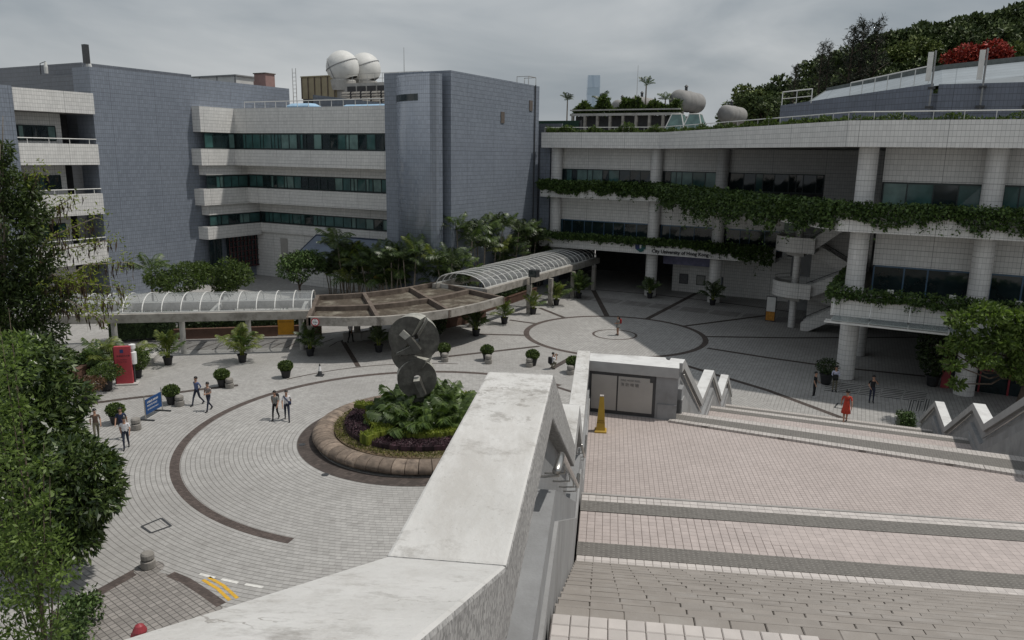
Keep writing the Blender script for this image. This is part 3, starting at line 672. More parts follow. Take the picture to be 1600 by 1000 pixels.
column(-37.4, 78.1, .62, 4, 15.38)
for a in (-4.3, 2.75, 9.8, 16.8): column(a, 55.2, .6, 0, 15.38)
for a in (-4.2, 3.0): column(a, 62.6, .6, 0, 4.67)
# ground floor of the far wing: white wall with screens, deep dark hall
wallbox(-25.0, -12.0, 82.6, 83.0, 0, 4.66, 'lobby_wall', MW['white'])
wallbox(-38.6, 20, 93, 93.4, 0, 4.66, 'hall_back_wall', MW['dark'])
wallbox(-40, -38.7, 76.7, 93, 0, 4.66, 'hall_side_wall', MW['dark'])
wallbox(-12.0, 10, 78.7, 79.1, 0, 10.1, 'hall_side_wall', MW['grey_paint'])
wallbox(-3.4, -3.0, 56.6, 78.5, 5.1, 15.38, 'end_wall', MW['white'])
pn = [pm('notice_print_%d' % i, c, .6, .2, 8, 0) for i, c in enumerate([(.14, .14, .15), (.3, .3, .28), (.2, .22, .26)])]
for i, a in enumerate((-24.2, -22.3, -20.4)):
    fr_ = MB(); fr_.box(W, a, a+1.0, 82.54, 82.59, .9, 2.0); f_ = fr_.build('notice_frame', MW['dark_metal'], pb)
    k = MB(); k.box(W, a+.08, a+.92, 82.51, 82.535, .98, 1.92); k.build('notice', pn[i], f_)
k = MB(); k.box(W, -25.6, -20.5, 80.9, 80.96, 3.2, 4.3); k.build('hanging_banner', pm('lilac_banner', (.22, .22, .34), .7, .25, 2, 0), pb)
# near wing walls and windows
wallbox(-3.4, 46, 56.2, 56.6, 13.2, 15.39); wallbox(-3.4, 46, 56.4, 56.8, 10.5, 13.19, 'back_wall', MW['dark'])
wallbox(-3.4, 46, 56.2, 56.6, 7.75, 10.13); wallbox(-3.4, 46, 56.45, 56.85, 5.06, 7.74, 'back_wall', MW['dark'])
for i, (s0, s1) in enumerate([(-3.3, 2.25), (3.4, 9.2), (10.4, 16.2)]):
    windows(pb, FB(56.36), s0, s1, 11.6, 13.18, .7, 1.7, [.2, .55, .25], seed=31+i)
    windows(pb, FB(56.36), s0, s1, 5.3, 7.73, 1.1, 1.9, [1, 0, 0], 'blue_frame', .09, 41+i)
wallbox(-14, 46, 79.2, 79.5, 0, 4.6, 'hall_back_wall', MW['dark']) if False else None
wallbox(12, 12.4, 57, 78, 0, 4.67, 'passage_side_wall', MW['dark'])
# shop front with red frames at the foot of the near wing
sf = MB()
for a, b_ in [(1.7, 56.4), (3.6, 56.4), (5.2, 56.4), (6.4, 56.4), (7.2, 56.4)]: sf.box(W, a-.05, a+.05, b_-.05, b_+.05, 0, 4.66)
for z in (1.45, 3.0): sf.box(W, 1.76, 7.2, 56.37, 56.43, z, z+.09)
sfo = sf.build('shopfront_frame', MW['red'], pb)
k = MB(); k.box(W, 1.45, 1.95, 56.2, 56.7, 0, 4.665); k.build('red_pier', MW['red'], pb)
k = MB(); k.box(W, 6.45, 9.5, 55.9, 56.3, 0, 3.3); k.build('red_panel', MW['red'], pb)
k = MB(); k.box(W, 1.96, 12, 56.45, 56.47, 0, 4.64); k.build('shopfront_glass', MW['g0'], pb)
# glass awning on the near wing
aw = MB(); AWN = []
for i in range(7):
    a = -5.2+i*2.2
    aw.tube([W(a, 53.05, 6.0), W(a, 52.25, 4.85)], .035, 6); aw.box(W, a-.04, a+.04, 51.9, 53.09, 4.42, 4.54)
aw.box(W, -5.6, 9.5, 51.86, 51.94, 4.36, 4.48); aw.box(W, -5.6, 9.5, 52.6, 52.68, 4.38, 4.46)
awo = aw.build('awning_frame', MW['white_metal'], pb)
for i in range(6):
    a = -5.2+i*2.2; k = MB(); k.hexa([W(a+.03, 51.8, 4.56), W(a+2.17, 51.8, 4.56), W(a+2.17, 53.08, 4.66), W(a+.03, 53.08, 4.66), W(a+.03, 51.8, 4.575), W(a+2.17, 51.8, 4.575), W(a+2.17, 53.08, 4.675), W(a+.03, 53.08, 4.675)]); k.build('awning_pane', MW['clear_pane'], awo)
lb_ = MB()
for i in range(4): lb_.box(W, -2.2+i*3.4, -1.9+i*3.4, 53.0, 53.3, 6.32, 6.55)
for i in range(4):
    k = MB(); k.box(W, -2.2+i*3.4, -1.85+i*3.4, 52.98, 53.25, 6.4, 6.62); k.build('flood_light', MW['white_metal'], pb)
# lettering on the far wing
MW['ink'] = pm('black_lettering_sign', (.025, .025, .028), .5, .05, 3, 0)
xdw = (LA[0], LA[1], 0)
text('sign_lettering', 'City University of Hong Kong', .49, W(-25.5, 76.50, 4.86), xdw, (0, 0, 1), MW['ink'], pb, .03, 'LEFT', .012)
text('sign_lettering', '香  港  城  市  大  學', .46, W(-24.9, 76.50, 5.45), xdw, (0, 0, 1), MW['ink'], pb, .03, 'LEFT', .008)
lg = MB(); lo = (-27.3, 76.5)
def lgq(pts, mi, d=.05): lg.hexa([W(lo[0]+p[0], lo[1]-d, 4.8+p[1]*.8) for p in pts]+[W(lo[0]+p[0], lo[1]+.02, 4.8+p[1]*.8) for p in pts], mi)
lgq([(0, .45), (.42, .45), (.42, 1.35), (0, 1.2)], 0); lgq([(0, .45), (.5, 0), (.5, .5), (.42, .9)], 0, .045); lgq([(.12, .28), (.62, 0), (1.0, .22), (.6, .5)], 1, .055)
lgq([(.62, .22), (1.12, .42), (1.12, 1.2), (.72, 1.0)], 1, .05); lgq([(.45, .85), (1.1, 1.1), (.8, 1.4), (.3, 1.35)], 0, .06); lgq([(.5, .55), (.66, .55), (.66, .95), (.5, .95)], 2, .07)
lg.build('emblem', [pm('emblem_navy', (.02, .035, .11), .5, .05, 3, 0), pm('emblem_teal', (.02, .1, .1), .5, .05, 3, 0), MW['white_metal']], pb)
# roof garden rail and penthouse
rr = MB()
for z in (17.5,): rr.tube([W(a, b+.8, z) for a, b in E0], .04, 6)
for i in range(60):
    t_ = i/59.; seg = [(-38.6, -25.4), (-25.4, -5.4), (-5.4, 46)]
    L0 = [0, 13.2, 13.2+30.8, 13.2+30.8+51.4]; s_ = t_*L0[3]
    j = 0 if s_ < L0[1] else (1 if s_ < L0[2] else 2); u_ = (s_-L0[j])/(L0[j+1]-L0[j]); p0, p1 = E0[j], E0[j+1]
    a, b_ = p0[0]+(p1[0]-p0[0])*u_, p0[1]+(p1[1]-p0[1])*u_+.8
    rr.tube([W(a, b_, 15.7), W(a, b_, 17.5)], .02, 5)
rr.build('roof_rail', MW['white_metal'], pb)
ph = thing('rooftop_penthouse', 'blue grey tiled penthouse with pale metal roof on the podium roof', 'building', W(5, 75, 15.7))
wp = MB(); wp.hexa([W(-12.69, 69.99, 18), W(-1.2, 60, 18), W(-1.2, 60.4, 18), W(-12.69, 70.4, 18), W(-12.69, 69.99, 18.97), W(-1.2, 60, 19.6), W(-1.2, 60.4, 19.6), W(-12.69, 70.4, 18.97)]); wp.build('parapet', MW['pent'], ph)
wp = MB(); wp.prism([W(-12.7, 70)[:2], W(-1.2, 60)[:2], W(46, 60)[:2], W(46, 92)[:2], W(-12.7, 92)[:2]], 15.76, 18.95); wp.build('wall', MW['pent'], ph)
wp = MB(); wp.box(W, -.9, 46, 59.6, 60.2, 15.76, 19.5); wp.build('front_wall', MW['pent'], ph)
MW['pale_roof'] = floortile('pale_blue_metal_roof', (.27, .305, .33), (.17, .195, .215), 9., .8, .06, 28.7, var=.06, rough=.5)
rf = MB(); A0, A1, A2 = W(-10.6, 69, 18.96), W(-.7, 60.4, 19.52), W(46, 60.4, 19.9); B0, B1, B2 = W(-9.6, 73, 20.3), W(-.9, 65.2, 20.95), W(46, 65.2, 24.5)
rf.add([A0, A1, A2, B2, B1, B0], [(0, 1, 4, 5), (1, 2, 3, 4)]); rf.add([W(-10.6, 69, 18.9), W(-9.6, 73, 20.3), W(-9.6, 80, 18.9)], [(0, 1, 2)])
rf.build('roof', MW['pale_roof'], ph)
rf = MB(); rf.tube([A0, B0], .06, 5)
rf.hexa([W(-9.6, 73.05, 20.2), W(-.9, 65.25, 20.85), W(-.9, 65.45, 20.85), W(-9.6, 73.25, 20.2), W(-9.6, 73.05, 20.55), W(-.9, 65.25, 21.3), W(-.9, 65.45, 21.3), W(-9.6, 73.25, 20.55)])
rf.hexa([W(-.9, 65.25, 20.85), W(46, 65.25, 24.4), W(46, 65.45, 24.4), W(-.9, 65.45, 20.85), W(-.9, 65.25, 21.3), W(46, 65.25, 25), W(46, 65.45, 25), W(-.9, 65.45, 21.3)]); rf.build('ridge_screen', pm('grey_green_screen', (.12, .135, .13), .8, .2, 3, 0), ph)
k = MB()
for (pa, pb_, z) in [((-12.6, 70), (-9.9, 67.5), 18.95)]: 
    k.tube([W(*pa, z), W(*pa, z+1.1), W(*pb_, z+1.1), W(*pb_, z)], .05, 5); k.tube([W(*pa, z+.55), W(*pb_, z+.55)], .035, 5); k.tube([W((pa[0]+pb_[0])/2, (pa[1]+pb_[1])/2, z), W((pa[0]+pb_[0])/2, (pa[1]+pb_[1])/2, z+1.1)], .035, 5)
for i in range(7): k.tube([W(-7+i*.9, 66.6-i*.72, 19.0), W(-7+i*.9, 66.6-i*.72, 20.35+i*.1)], .035, 5)
k.tube([W(-7, 66.6, 20.35), W(-1.6, 62.3, 20.95)], .05, 5)
k.build('guard_rail', MW['white_metal'], ph)
for i, a in enumerate((-1.3, 1.6, 4.15)):
    t_ = thing('panel_antenna', ['white panel antenna on a pole, left of three above the podium roof', 'white panel antenna on a pole, middle one, widest', 'slim panel antenna on a pole, rightmost above the podium roof'][i], 'antenna', W(a, 59.3, 17.8), 'roof panel antennas')
    MB().tube([W(a, 59.3, 17.9), W(a, 59.3, 21.6)], .06, 8).build('pole', MW['grey_paint'], t_)
    k = MB(); k.box(W, a-.42, a-(.1 if i < 2 else .2), 59.1, 59.3, 19.7, 21.5); k.build('panel', MW['white_metal'], t_)
    k = MB(); k.box(W, a-.25, a+.25, 59.2, 59.58, 17.95, 18.1); k.box(W, a-.22, a+.22, 59.2, 59.58, 19.2, 19.32); k.build('bracket', MW['dark_metal'], t_)

# ---------------------------------------------------------------- open stair with round landings
es = thing('open_stair_tower', 'white tiled dog-leg stair with two half-round landings under the podium', 'staircase', W(-10, 70, 0))
def roundbal(ac, bc, r, z0, z1, al, nm='landing_wall'):
    pts = [(ac+al, bc-r)]+[(ac+r*math.cos(t_), bc+r*math.sin(t_)) for t_ in np.linspace(-math.pi/2, -3*math.pi/2, 20)]+[(ac+al, bc+r)]
    b = MB(); vs = []; 
    for p in pts: vs.append(p)
    inn = [((ac+(p[0]-ac)*(1-.15/r)) if i not in (0, len(pts)-1) else p[0], bc+(p[1]-bc)*(1-.15/r)) for i, p in enumerate(pts)]
    for i in range(len(pts)-1):
        b.hexa([W(*pts[i+1], z0), W(*pts[i], z0), W(*inn[i], z0), W(*inn[i+1], z0), W(*pts[i+1], z1), W(*pts[i], z1), W(*inn[i], z1), W(*inn[i+1], z1)])
    b.build(nm, MW['white'], es)
    k = MB(); k.prism([W(*p)[:2] for p in reversed(inn)], z0+.02, z0+.25); k.build('landing', MW['conc_lt'], es)
    k = MB(); rr_ = r*.72; k.prism([W(ac+.3+rr_*math.cos(t_), bc+rr_*math.sin(t_))[:2] for t_ in np.linspace(3*math.pi/2, math.pi/2, 16)], z0-.35, z0+.01); k.build('landing_corbel', MW['conc_lt'], es)
    MB().tube([W(*p, z1+.28) for p in inn[1:-1]], .03, 6).build('landing_rail', MW['steel'], es)
roundbal(-9.9, 70.8, 2.3, 2.85, 4.15, 1.2); roundbal(-9.9, 70.8, 2.3, 6.75, 8.05, 1.2)
k = MB().lathe((0, 0, 0), [(.3, 0), (.3, 10.2)], 20, caps=False); o = k.build('column', MW['white_col'], es, local=True, smooth=True); p = W(-10.2, 70.0); og = ORG[es.name]; o.location = (p[0]-og[0], p[1]-og[1], 0)
def esflight(a0, a1, b0, b1, z0, z1, n=11):
    for i in range(n):
        a = a0+(a1-a0)*i/n; a_ = a0+(a1-a0)*(i+1)/n; z = z0+(z1-z0)*(i+1)/n; k = MB(); k.box(W, min(a, a_), max(a, a_), b0, b1, z-(z1-z0)/n-.1, z); k.build('step', MW['conc_lt'], es)
    for bb in (b0-.12, b1):
        k = MB(); k.hexa([W(a0, bb, z0-.35), W(a1, bb, z1-.35), W(a1, bb+.12, z1-.35), W(a0, bb+.12, z0-.35), W(a0, bb, z0+.75), W(a1, bb, z1+.75), W(a1, bb+.12, z1+.75), W(a0, bb+.12, z0+.75)] if a1 > a0 else
             [W(a1, bb, z1-.35), W(a0, bb, z0-.35), W(a0, bb+.12, z0-.35), W(a1, bb+.12, z1-.35), W(a1, bb, z1+.75), W(a0, bb, z0+.75), W(a0, bb+.12, z0+.75), W(a1, bb+.12, z1+.75)]); k.build('string_wall', MW['white'], es)
    MB().tube([W(a0, b1-.1, z0+.95), W(a1, b1-.1, z1+.95)], .03, 6).build('handrail', MW['dark_metal'], es)
esflight(-9.3, -5.9, 69.1, 70.4, 0, 2.0); esflight(-5.9, -9.3, 71.2, 72.5, 2.0, 2.95); esflight(-9.3, -5.5, 69.1, 70.4, 3.05, 5.0); esflight(-5.9, -9.3, 71.2, 72.5, 5.0, 6.85); esflight(-9.3, -5.5, 69.1, 70.4, 6.95, 10.1)
k = MB(); k.box(W, -5.9, -4.4, 69.0, 72.5, 1.8, 2.0); k.box(W, -5.9, -4.9, 69.0, 72.5, 4.86, 5.0); k.build('mid_landing', MW['conc_lt'], es)
k = MB(); k.box(W, -9.4, -4.6, 72.8, 73.1, 0, 10.1); k.build('back_wall', MW['white'], es)
sg = thing('banner_stand', 'upright sign with white top and orange foot beside the open stair', 'sign', W(-12.3, 71.5, 0))
k = MB(); k.box(W, -12.75, -11.85, 71.45, 71.55, .05, 2.35); k.build('frame', MW['dark_metal'], sg)
k = MB(); k.box(W, -12.68, -11.92, 71.42, 71.445, .95, 2.28); k.build('white_panel', MW['white_metal'], sg)
k = MB(); k.box(W, -12.68, -11.92, 71.42, 71.444, .12, .94); k.build('orange_panel', pm('orange_print', (.42, .19, .03), .6, .3, 5, 0), sg)

# ---------------------------------------------------------------- left building
lbld = thing('faculty_building', 'long white banded building with blue grey tiled end blocks', 'building', W(-60, 62, 0))
wl_ = lambda *a, **k: wallbox(*a, parent=lbld, **k)
zt = 22.0
wl_(-73.4, -70.8, 46.5, 72.0, 0, zt, name='blue_end_block', mat=MW['blue'])
# facade, stepping inwards storey by storey
wl_(-70.8, -47.6, 62.2, 66, 16.45, 19.1, name='top_band'); wl_(-70.8, -47.6, 62.4, 66, 14.7, 16.44, name='band_core', mat=MW['dark']); wl_(-70.8, -47.6, 61.7, 66, 12.95, 14.69, name='spandrel')
wl_(-70.8, -47.6, 63.8, 68, 11.95, 12.94, name='band'); wl_(-70.8, -47.6, 64.0, 68, 10.45, 11.94, name='band_core', mat=MW['dark']); wl_(-70.8, -47.6, 63.3, 68, 8.75, 10.44, name='spandrel')
wl_(-70.8, -47.6, 65.3, 70, 7.65, 8.74, name='band'); wl_(-70.8, -47.6, 65.5, 70, 6.35, 7.64, name='band_core', mat=MW['dark']); wl_(-70.8, -47.6, 65.0, 70, 5.3, 6.34, name='spandrel'); wl_(-70.8, -47.6, 65.3, 70, 0, 5.29, name='base_wall')
wl_(-68, -47.6, 66, 84, 18.2, 18.5, name='roof_deck', mat=MW['conc'])
windows(lbld, FB(62.36), -69.6, -47.8, 14.75, 16.4, .4, 1.25, [.35, .4, .25], seed=51)
windows(lbld, FB(63.96), -69.6, -47.8, 10.5, 11.9, .4, 1.25, [.42, .38, .2], seed=52)
windows(lbld, FB(65.46), -69.6, -47.8, 6.4, 7.6, .5, 1.35, [.1, .7, .2], seed=53)
# return wall on the end block's plane with its own bands
wl_(-70.79, -69.6, 57.6, 62.2, 16.45, 19.1, name='top_band'); wl_(-70.79, -69.3, 57.2, 61.7, 12.95, 14.7, name='spandrel'); wl_(-70.79, -69.7, 58.0, 63.8, 11.9, 12.94, name='band')
wl_(-70.79, -69.3, 57.2, 63.3, 8.7, 10.45, name='spandrel'); wl_(-70.79, -69.7, 58.0, 65.3, 7.6, 8.69, name='band'); wl_(-70.79, -69.3, 57.4, 65.0, 5.0, 6.35, name='spandrel')
for z0_, z1_, b1_ in ((14.75, 16.4, 62.2), (10.5, 11.85, 63.8), (6.4, 7.55, 65.3)): windows(lbld, FA(-69.78), 58.1, b1_-.05, z0_, z1_, .45, 1.2, [.3, .5, .2], seed=int(z0_*10))
# gridded glazing, sloping blue rooflight and grey door on the base wall
windows(lbld, FA(-70.2), 58.2, 59.8, .8, 4.9, .4, .5, [1, 0, 0], seed=71)
gw = MB(); 
for i in range(9): gw.box(W, -70.3, -70.22, 61.0+i*.55, 61.06+i*.55, 1.2, 4.9)
for i in range(7): gw.box(W, -70.3, -70.21, 61.0, 65.4, 1.3+i*.6, 1.36+i*.6)
gwo = gw.build('window_grid', pm('maroon_window_bar', (.09, .03, .03), .5, .1, 3, 0), lbld)
k = MB(); k.box(W, -70.6, -70.35, 60.9, 65.3, 1.2, 4.95); k.build('pane', MW['g0'], gwo)
k = MB(); k.hexa([W(-62.8, 62.9, 2.5), W(-50.5, 62.9, 2.5), W(-50.5, 64.95, 5.3), W(-60.6, 64.95, 5.3), W(-62.7, 62.8, 2.7), W(-50.5, 62.8, 2.7), W(-50.5, 64.85, 5.5), W(-60.5, 64.85, 5.5)])
k.build('rooflight', floortile('blue_slate_slope', (.2, .24, .31), (.15, .18, .23), .8, .4, .02, 28.7), lbld)
k = MB(); k.tube([W(-62.8, 62.8, 2.6), W(-60.6, 64.8, 5.45), W(-50.5, 64.8, 5.48)], .09, 6); k.tube([W(-62.8, 62.75, 2.6), W(-50.5, 62.75, 2.6)], .09, 6); k.build('rooflight_edge', pm('navy_trim', (.03, .045, .08), .5, .1, 3, 0), lbld)
wl_(-66.6, -65.5, 65.24, 65.29, 2.6, 4.7, name='vent_panel', mat=MW['grey_panel'])
wl_(-62.9, -47.6, 62.9, 65.3, 0, 2.5, name='base_step')
MB().tube([W(-68, 62.3, 19.75), W(-47.7, 62.3, 19.75)], .05, 6).build('roof_rail', MW['white_metal'], lbld)
k = MB()
for i in range(14): k.tube([W(-68+i*1.56, 62.3, 19.1), W(-68+i*1.56, 62.3, 19.75)], .03, 5)
k.build('roof_rail_post', MW['white_metal'], lbld)
# recessed balconies left of the end block
for i, (z0_, z1_) in enumerate(((17.7, 19.6), (13.05, 14.95), (8.4, 10.35), (3.8, 5.7))):
    wl_(-71.1, -70.4, 39.1, 46.4, z0_, z1_, name='balcony_wall')
    if i: 
        k = MB(); k.tube([W(-70.6, 39.1, z1_+.45), W(-70.6, 46.4, z1_+.45)], .05, 6)
        for j in range(4): k.tube([W(-70.6, 40+j*1.9, z1_), W(-70.6, 40+j*1.9, z1_+.45)], .03, 5)
        k.build('balcony_rail', MW['white_metal'], lbld)
    wl_(-80, -71.1, 39.1, 46.4, z0_, z0_+.3, name='balcony_slab', mat=MW['soffit'])
wl_(-76, -73.0, 39, 44.6, 0, 17.7, name='inner_wall'); wl_(-76, -75, 44.6, 46.5, 0, 17.7, name='stair_recess', mat=MW['dark'])
for j, z0_ in enumerate((15.2, 10.7, 6.2)): windows(lbld, FA(-73.02), 39.3, 44.0, z0_, z0_+1.35, .4, 1.0, [.5, .4, .1], seed=81+j)
wl_(-76, -70.35, 30, 39.05, 0, 19.7, name='blue_pier', mat=MW['blue'])
wl_(-110, -73.41, 47.5, 60, 0, 22.6, name='rear_block', mat=MW['blue_dark']); wl_(-78.5, -73.42, 46.6, 47.49, 14, 21.4, name='rear_block_step', mat=MW['blue_dark'])
# T2: slab block and rounded stair tower
t2 = thing('blue_slab_block', 'tall blue grey tiled slab block with a rounded stair tower', 'building', W(-43, 65, 0))
wallbox(-47, -39.5, 60.1, 77.6, 0, 21.85, 'slab_block', MW['blue'], t2)
rp = []
def rc(a, b, r, t0, t1, n=12): return [W(a+r*math.cos(t_), b+r*math.sin(t_))[:2] for t_ in np.linspace(t0, t1, n)]
poly = [W(-41.5+4.8*math.cos(t_), 61.8+3.3*math.sin(t_))[:2] for t_ in np.linspace(math.pi, math.pi*1.5, 16)]+rc(-40.7, 59.2, .7, math.pi*1.5, math.pi*2, 5)+[W(-40.0, 59.45)[:2], W(-41.6, 59.5)[:2], W(-41.6, 60.05)[:2], W(-44.5, 66)[:2], W(-46.3, 66)[:2]]
MW['blue_round'] = walltile('blue_grey_wall_tile_round', (.213, .24, .284), (.1, .113, .133), .22, .38, .03, rough=.16, var=.09, spec=.9, streak=.12)
def towerpart(z0_, z1_, nm, mt, sc=1.):
    k = MB(); k.prism(poly, z0_, z1_); o = k.build(nm, mt, t2)
    for f_ in o.data.polygons: f_.use_smooth = abs(f_.normal.z) < .5 and 2 <= f_.index < 18
    return o
towerpart(0, 21.5, 'stair_tower', MW['blue_round'])
c_ = np.mean([p for p in poly], axis=0); k = MB()
sp_ = [tuple(c_+(np.array(p)-c_)*1.008) for p in poly[1:15]]; si_ = [tuple(c_+(np.array(p)-c_)*.97) for p in poly[1:15]]
for i in range(len(sp_)-1): k.hexa([(*sp_[i], 19.2), (*sp_[i+1], 19.2), (*si_[i+1], 19.2), (*si_[i], 19.2), (*sp_[i], 19.8), (*sp_[i+1], 19.8), (*si_[i+1], 19.8), (*si_[i], 19.8)])
k.build('slit_window', MW['g0'], t2)
wallbox(-46.9, -46.45, 61.2, 62.0, 2, 18, 'slot', MW['dark'], t2)
wallbox(-39.45, -38.2, 78.0, 78.4, 0, 15.3, 'link_wall', MW['blue'], t2); wallbox(-45, -37.6, 79.5, 79.8, 0, 18, 'link_wall', MW['blue_dark'], t2)
for (b_, z_) in ((69.5, 18.2), (75.6, 19.7)):
    k = MB(); k.box(W, -39.49, -39.44, b_-.35, b_+.35, z_-.55, z_+.55); k.build('louvre', pm('brown_louvre', (.12, .1, .085), .6, .15, 20, 0), t2)
MB().tube([W(-39.4, 76.5, 6), W(-39.4, 76.5, 21.9)], .07, 6).build('downpipe', MW['dark_metal'], t2)
k = MB(); k.tube([W(-41, 76.9, 21.8), W(-41, 76.9, 22.7), W(-39.6, 76.9, 22.7), W(-39.6, 76.9, 21.8)], .05, 5); k.tube([W(-41, 75.2, 21.8), W(-41, 75.2, 22.7), W(-39.6, 75.2, 22.7), W(-39.6, 75.2, 21.8)], .05, 5); k.tube([W(-39.6, 75.2, 22.7), W(-39.6, 76.9, 22.7)], .05, 5); k.build('roof_ladder_rail', MW['steel'], t2)
# ================================================================== ROOF PLANT
MW['dome'] = pm('white_dome_panel', (.62, .62, .6), .55, .06, 1, .05, dirt=(.5, .5, .48), dirtscale=.6)
MW['beige'] = pm('beige_tank_panel', (.34, .29, .19), .7, .1, 1.5, .1)
MW['tank'] = pm('aged_tank_cladding', (.25, .245, .238), .75, .15, 1.2, .2, 20, dirt=(.2, .19, .18))
MW['blue_tarp'] = pm('pale_blue_sheet', (.3, .45, .6), .6, .15, 2, .1)
MW['pinkbox'] = pm('pink_render', (.3, .19, .17), .8, .1, 2, .1)
def dome(a, b, z, r, label):
    c = W(a, b, z); t = thing('radar_dome', label, 'dome', c, 'rooftop radar domes'); tilt = Matrix.Rotation(R(-22), 3, Vector((0, 1, 0)))
    k = MB(); n, m_ = 28, 14
    k.lathe((0, 0, 0), [(r*math.sin(math.pi*i/m_), -r*math.cos(math.pi*i/m_)) for i in range(3, m_)]+[(.001, r)], n, caps=False)
    k.v = [tuple(np.array(tilt @ Vector(v))+c) for v in k.v]; k.build('shell', MW['dome'], t, smooth=True)
    for ax in range(3):
        pts = []
        for i in range(33):
            a_ = 2*math.pi*i/32
            v = [(math.cos(a_), math.sin(a_), .15), (math.cos(a_)*.8, .6, math.sin(a_)*.8), (-.62, math.cos(a_)*.79, math.sin(a_)*.79)][ax]
            v = Vector(v).normalized()*r*1.005; v = tilt @ v
            pts.append(tuple(np.array(v)+c))
        MB().tube(pts, .07, 5).build('seam_rib', MW['grey_paint'], t)
    MB().lathe((c[0], c[1], c[2]-r*.95), [(r*.72, -.9), (r*.8, .3), (r*.72, .5)], 20).build('base', MW['conc_lt'], t)
dome(-69.2, 80, 25.2, 2.1, 'white ribbed radar dome on the left, nearer and larger'); dome(-69.0, 84.2, 25.4, 2.1, 'white ribbed radar dome on the right, partly hidden')
ct = thing('cooling_plant_block', 'grey rooftop plant block with dark louvres below the white domes', 'roof plant', W(-64, 80, 19))
k = MB(); k.box(W, -70.2, -56, 79, 88, 18.5, 23.1); k.build('body', MW['conc_lt'], ct)
for i in range(7):
    k = MB(); k.box(W, -67.6+i*1.6, -66.3+i*1.6, 78.9, 78.98, 20.4, 22.7); l_ = k.build('louvre_bay', MW['dark'], ct)
    for j in range(7):
        k = MB(); k.hexa([W(-67.6+i*1.6, 77.75, 19.65+j*.34), W(-66.3+i*1.6, 77.75, 19.65+j*.34), W(-66.3+i*1.6, 77.89, 19.85+j*.34), W(-67.6+i*1.6, 77.89, 19.85+j*.34), W(-67.6+i*1.6, 77.75, 19.72+j*.34), W(-66.3+i*1.6, 77.75, 19.72+j*.34), W(-66.3+i*1.6, 77.89, 19.92+j*.34), W(-67.6+i*1.6, 77.89, 19.92+j*.34)]); k.build('louvre_blade', MW['conc'], l_)
k = MB()
for i in range(12):
    k.tube([W(-69.3+i*1.2, 79.1, 23.1), W(-69.3+i*1.2, 79.1, 24.2)], .03, 5)
for z in (23.6, 24.2): k.tube([W(-69.3, 79.1, z), W(-56, 79.1, z)], .03, 5)
k.build('guard_rail', MW['steel'], ct)
bt = thing('beige_water_tank', 'beige panelled water tank block on the roof left of the domes', 'tank', W(-74, 80, 19))
k = MB(); k.box(W, -75.0, -69.4, 78.6, 82, 21.3, 24.0); k.build('body', MW['beige'], bt)
for i in range(6): k = MB(); k.box(W, -75.0+i*1.12-.05, -75.0+i*1.12+.05, 78.5, 78.59, 21.3, 24.0); k.build('rib', MW['conc_dark'], bt)
k = MB(); k.box(W, -75.1, -69.3, 78.45, 82.1, 24.01, 24.15); k.build('lid', MW['beige'], bt)
k = MB(); k.box(W, -75.0, -69.4, 78.7, 82, 18.5, 21.29); k.build('stand', MW['dark'], bt)
k = MB()
for a in (-76.4, -75.8): k.tube([W(a, 78.4, 20.3), W(a, 78.4, 25.2)], .04, 5)
for i in range(9): k.tube([W(-76.4, 78.4, 20.6+i*.5), W(-75.8, 78.4, 20.6+i*.5)], .03, 5)
k.build('cage_ladder', MW['steel'], bt)
for i, (a0, a1, b0, z0_, z1_, lab) in enumerate([(-58, -49.5, 66.5, 18.5, 19.6, 'long pale blue sheeted roof duct near the stair tower'), (-66.5, -63, 67, 18.5, 19.9, 'short pale blue sheeted roof duct below the beige tank'), (-62.5, -57.5, 68, 18.5, 19.3, 'low pale blue sheeted roof duct in the middle of the roof')]):
    t = thing('roof_duct', lab, 'duct', W(a0, b0, 18.5)); k = MB()
    k.box(W, a0, a1, b0, b0+2, z0_, z1_-.3); k.build('casing', MW['blue_tarp'], t)
    k = MB(); k.hexa([W(a0, b0, z1_-.299), W(a1, b0, z1_-.299), W(a1, b0+2, z1_-.299), W(a0, b0+2, z1_-.299), W(a0+.4, b0+.5, z1_), W(a1-.4, b0+.5, z1_), W(a1-.4, b0+1.5, z1_), W(a0+.4, b0+1.5, z1_)]); k.build('cover', MW['blue_tarp'], t)
sl_ = thing('sloped_roof_screen', 'grey blue sloped roof screen in front of the cooling plant', 'screen', W(-63, 72, 18.5))
k = MB(); k.hexa([W(-67, 72, 18.5), W(-52, 72, 18.5), W(-52, 72.3, 18.5), W(-67, 72.3, 18.5), W(-67, 72, 21.2), W(-52, 72, 19.6), W(-52, 72.3, 19.6), W(-67, 72.3, 21.2)]); k.build('panel', MW['blue_dark'], sl_)
k = MB(); 
for i in range(5): k.box(W, -66.6+i*3.5, -66.5+i*3.5, 72.31, 73.2, 18.5, 20.2-i*.2)
k.build('brace', MW['steel'], sl_)
hut = thing('roof_hut', 'long white panelled roof hut behind the left end block', 'hut', W(-88, 70, 22))
k = MB(); k.box(W, -87.5, -77.6, 70, 73, 21.5, 23.55); k.build('wall', MW['dome'], hut); k = MB(); k.box(W, -87.7, -77.4, 69.8, 73.2, 23.55, 23.7); k.build('roof', MW['grey_paint'], hut)
for i in range(4): k = MB(); k.box(W, -87.4+i*3.2, -87.28+i*3.2, 69.93, 69.99, 21.5, 23.54); k.build('panel_joint', MW['grey_paint'], hut)
pk = thing('pink_roof_box', 'small pink rendered lift motor box on the left roof', 'roof box', W(-73.5, 71, 22))
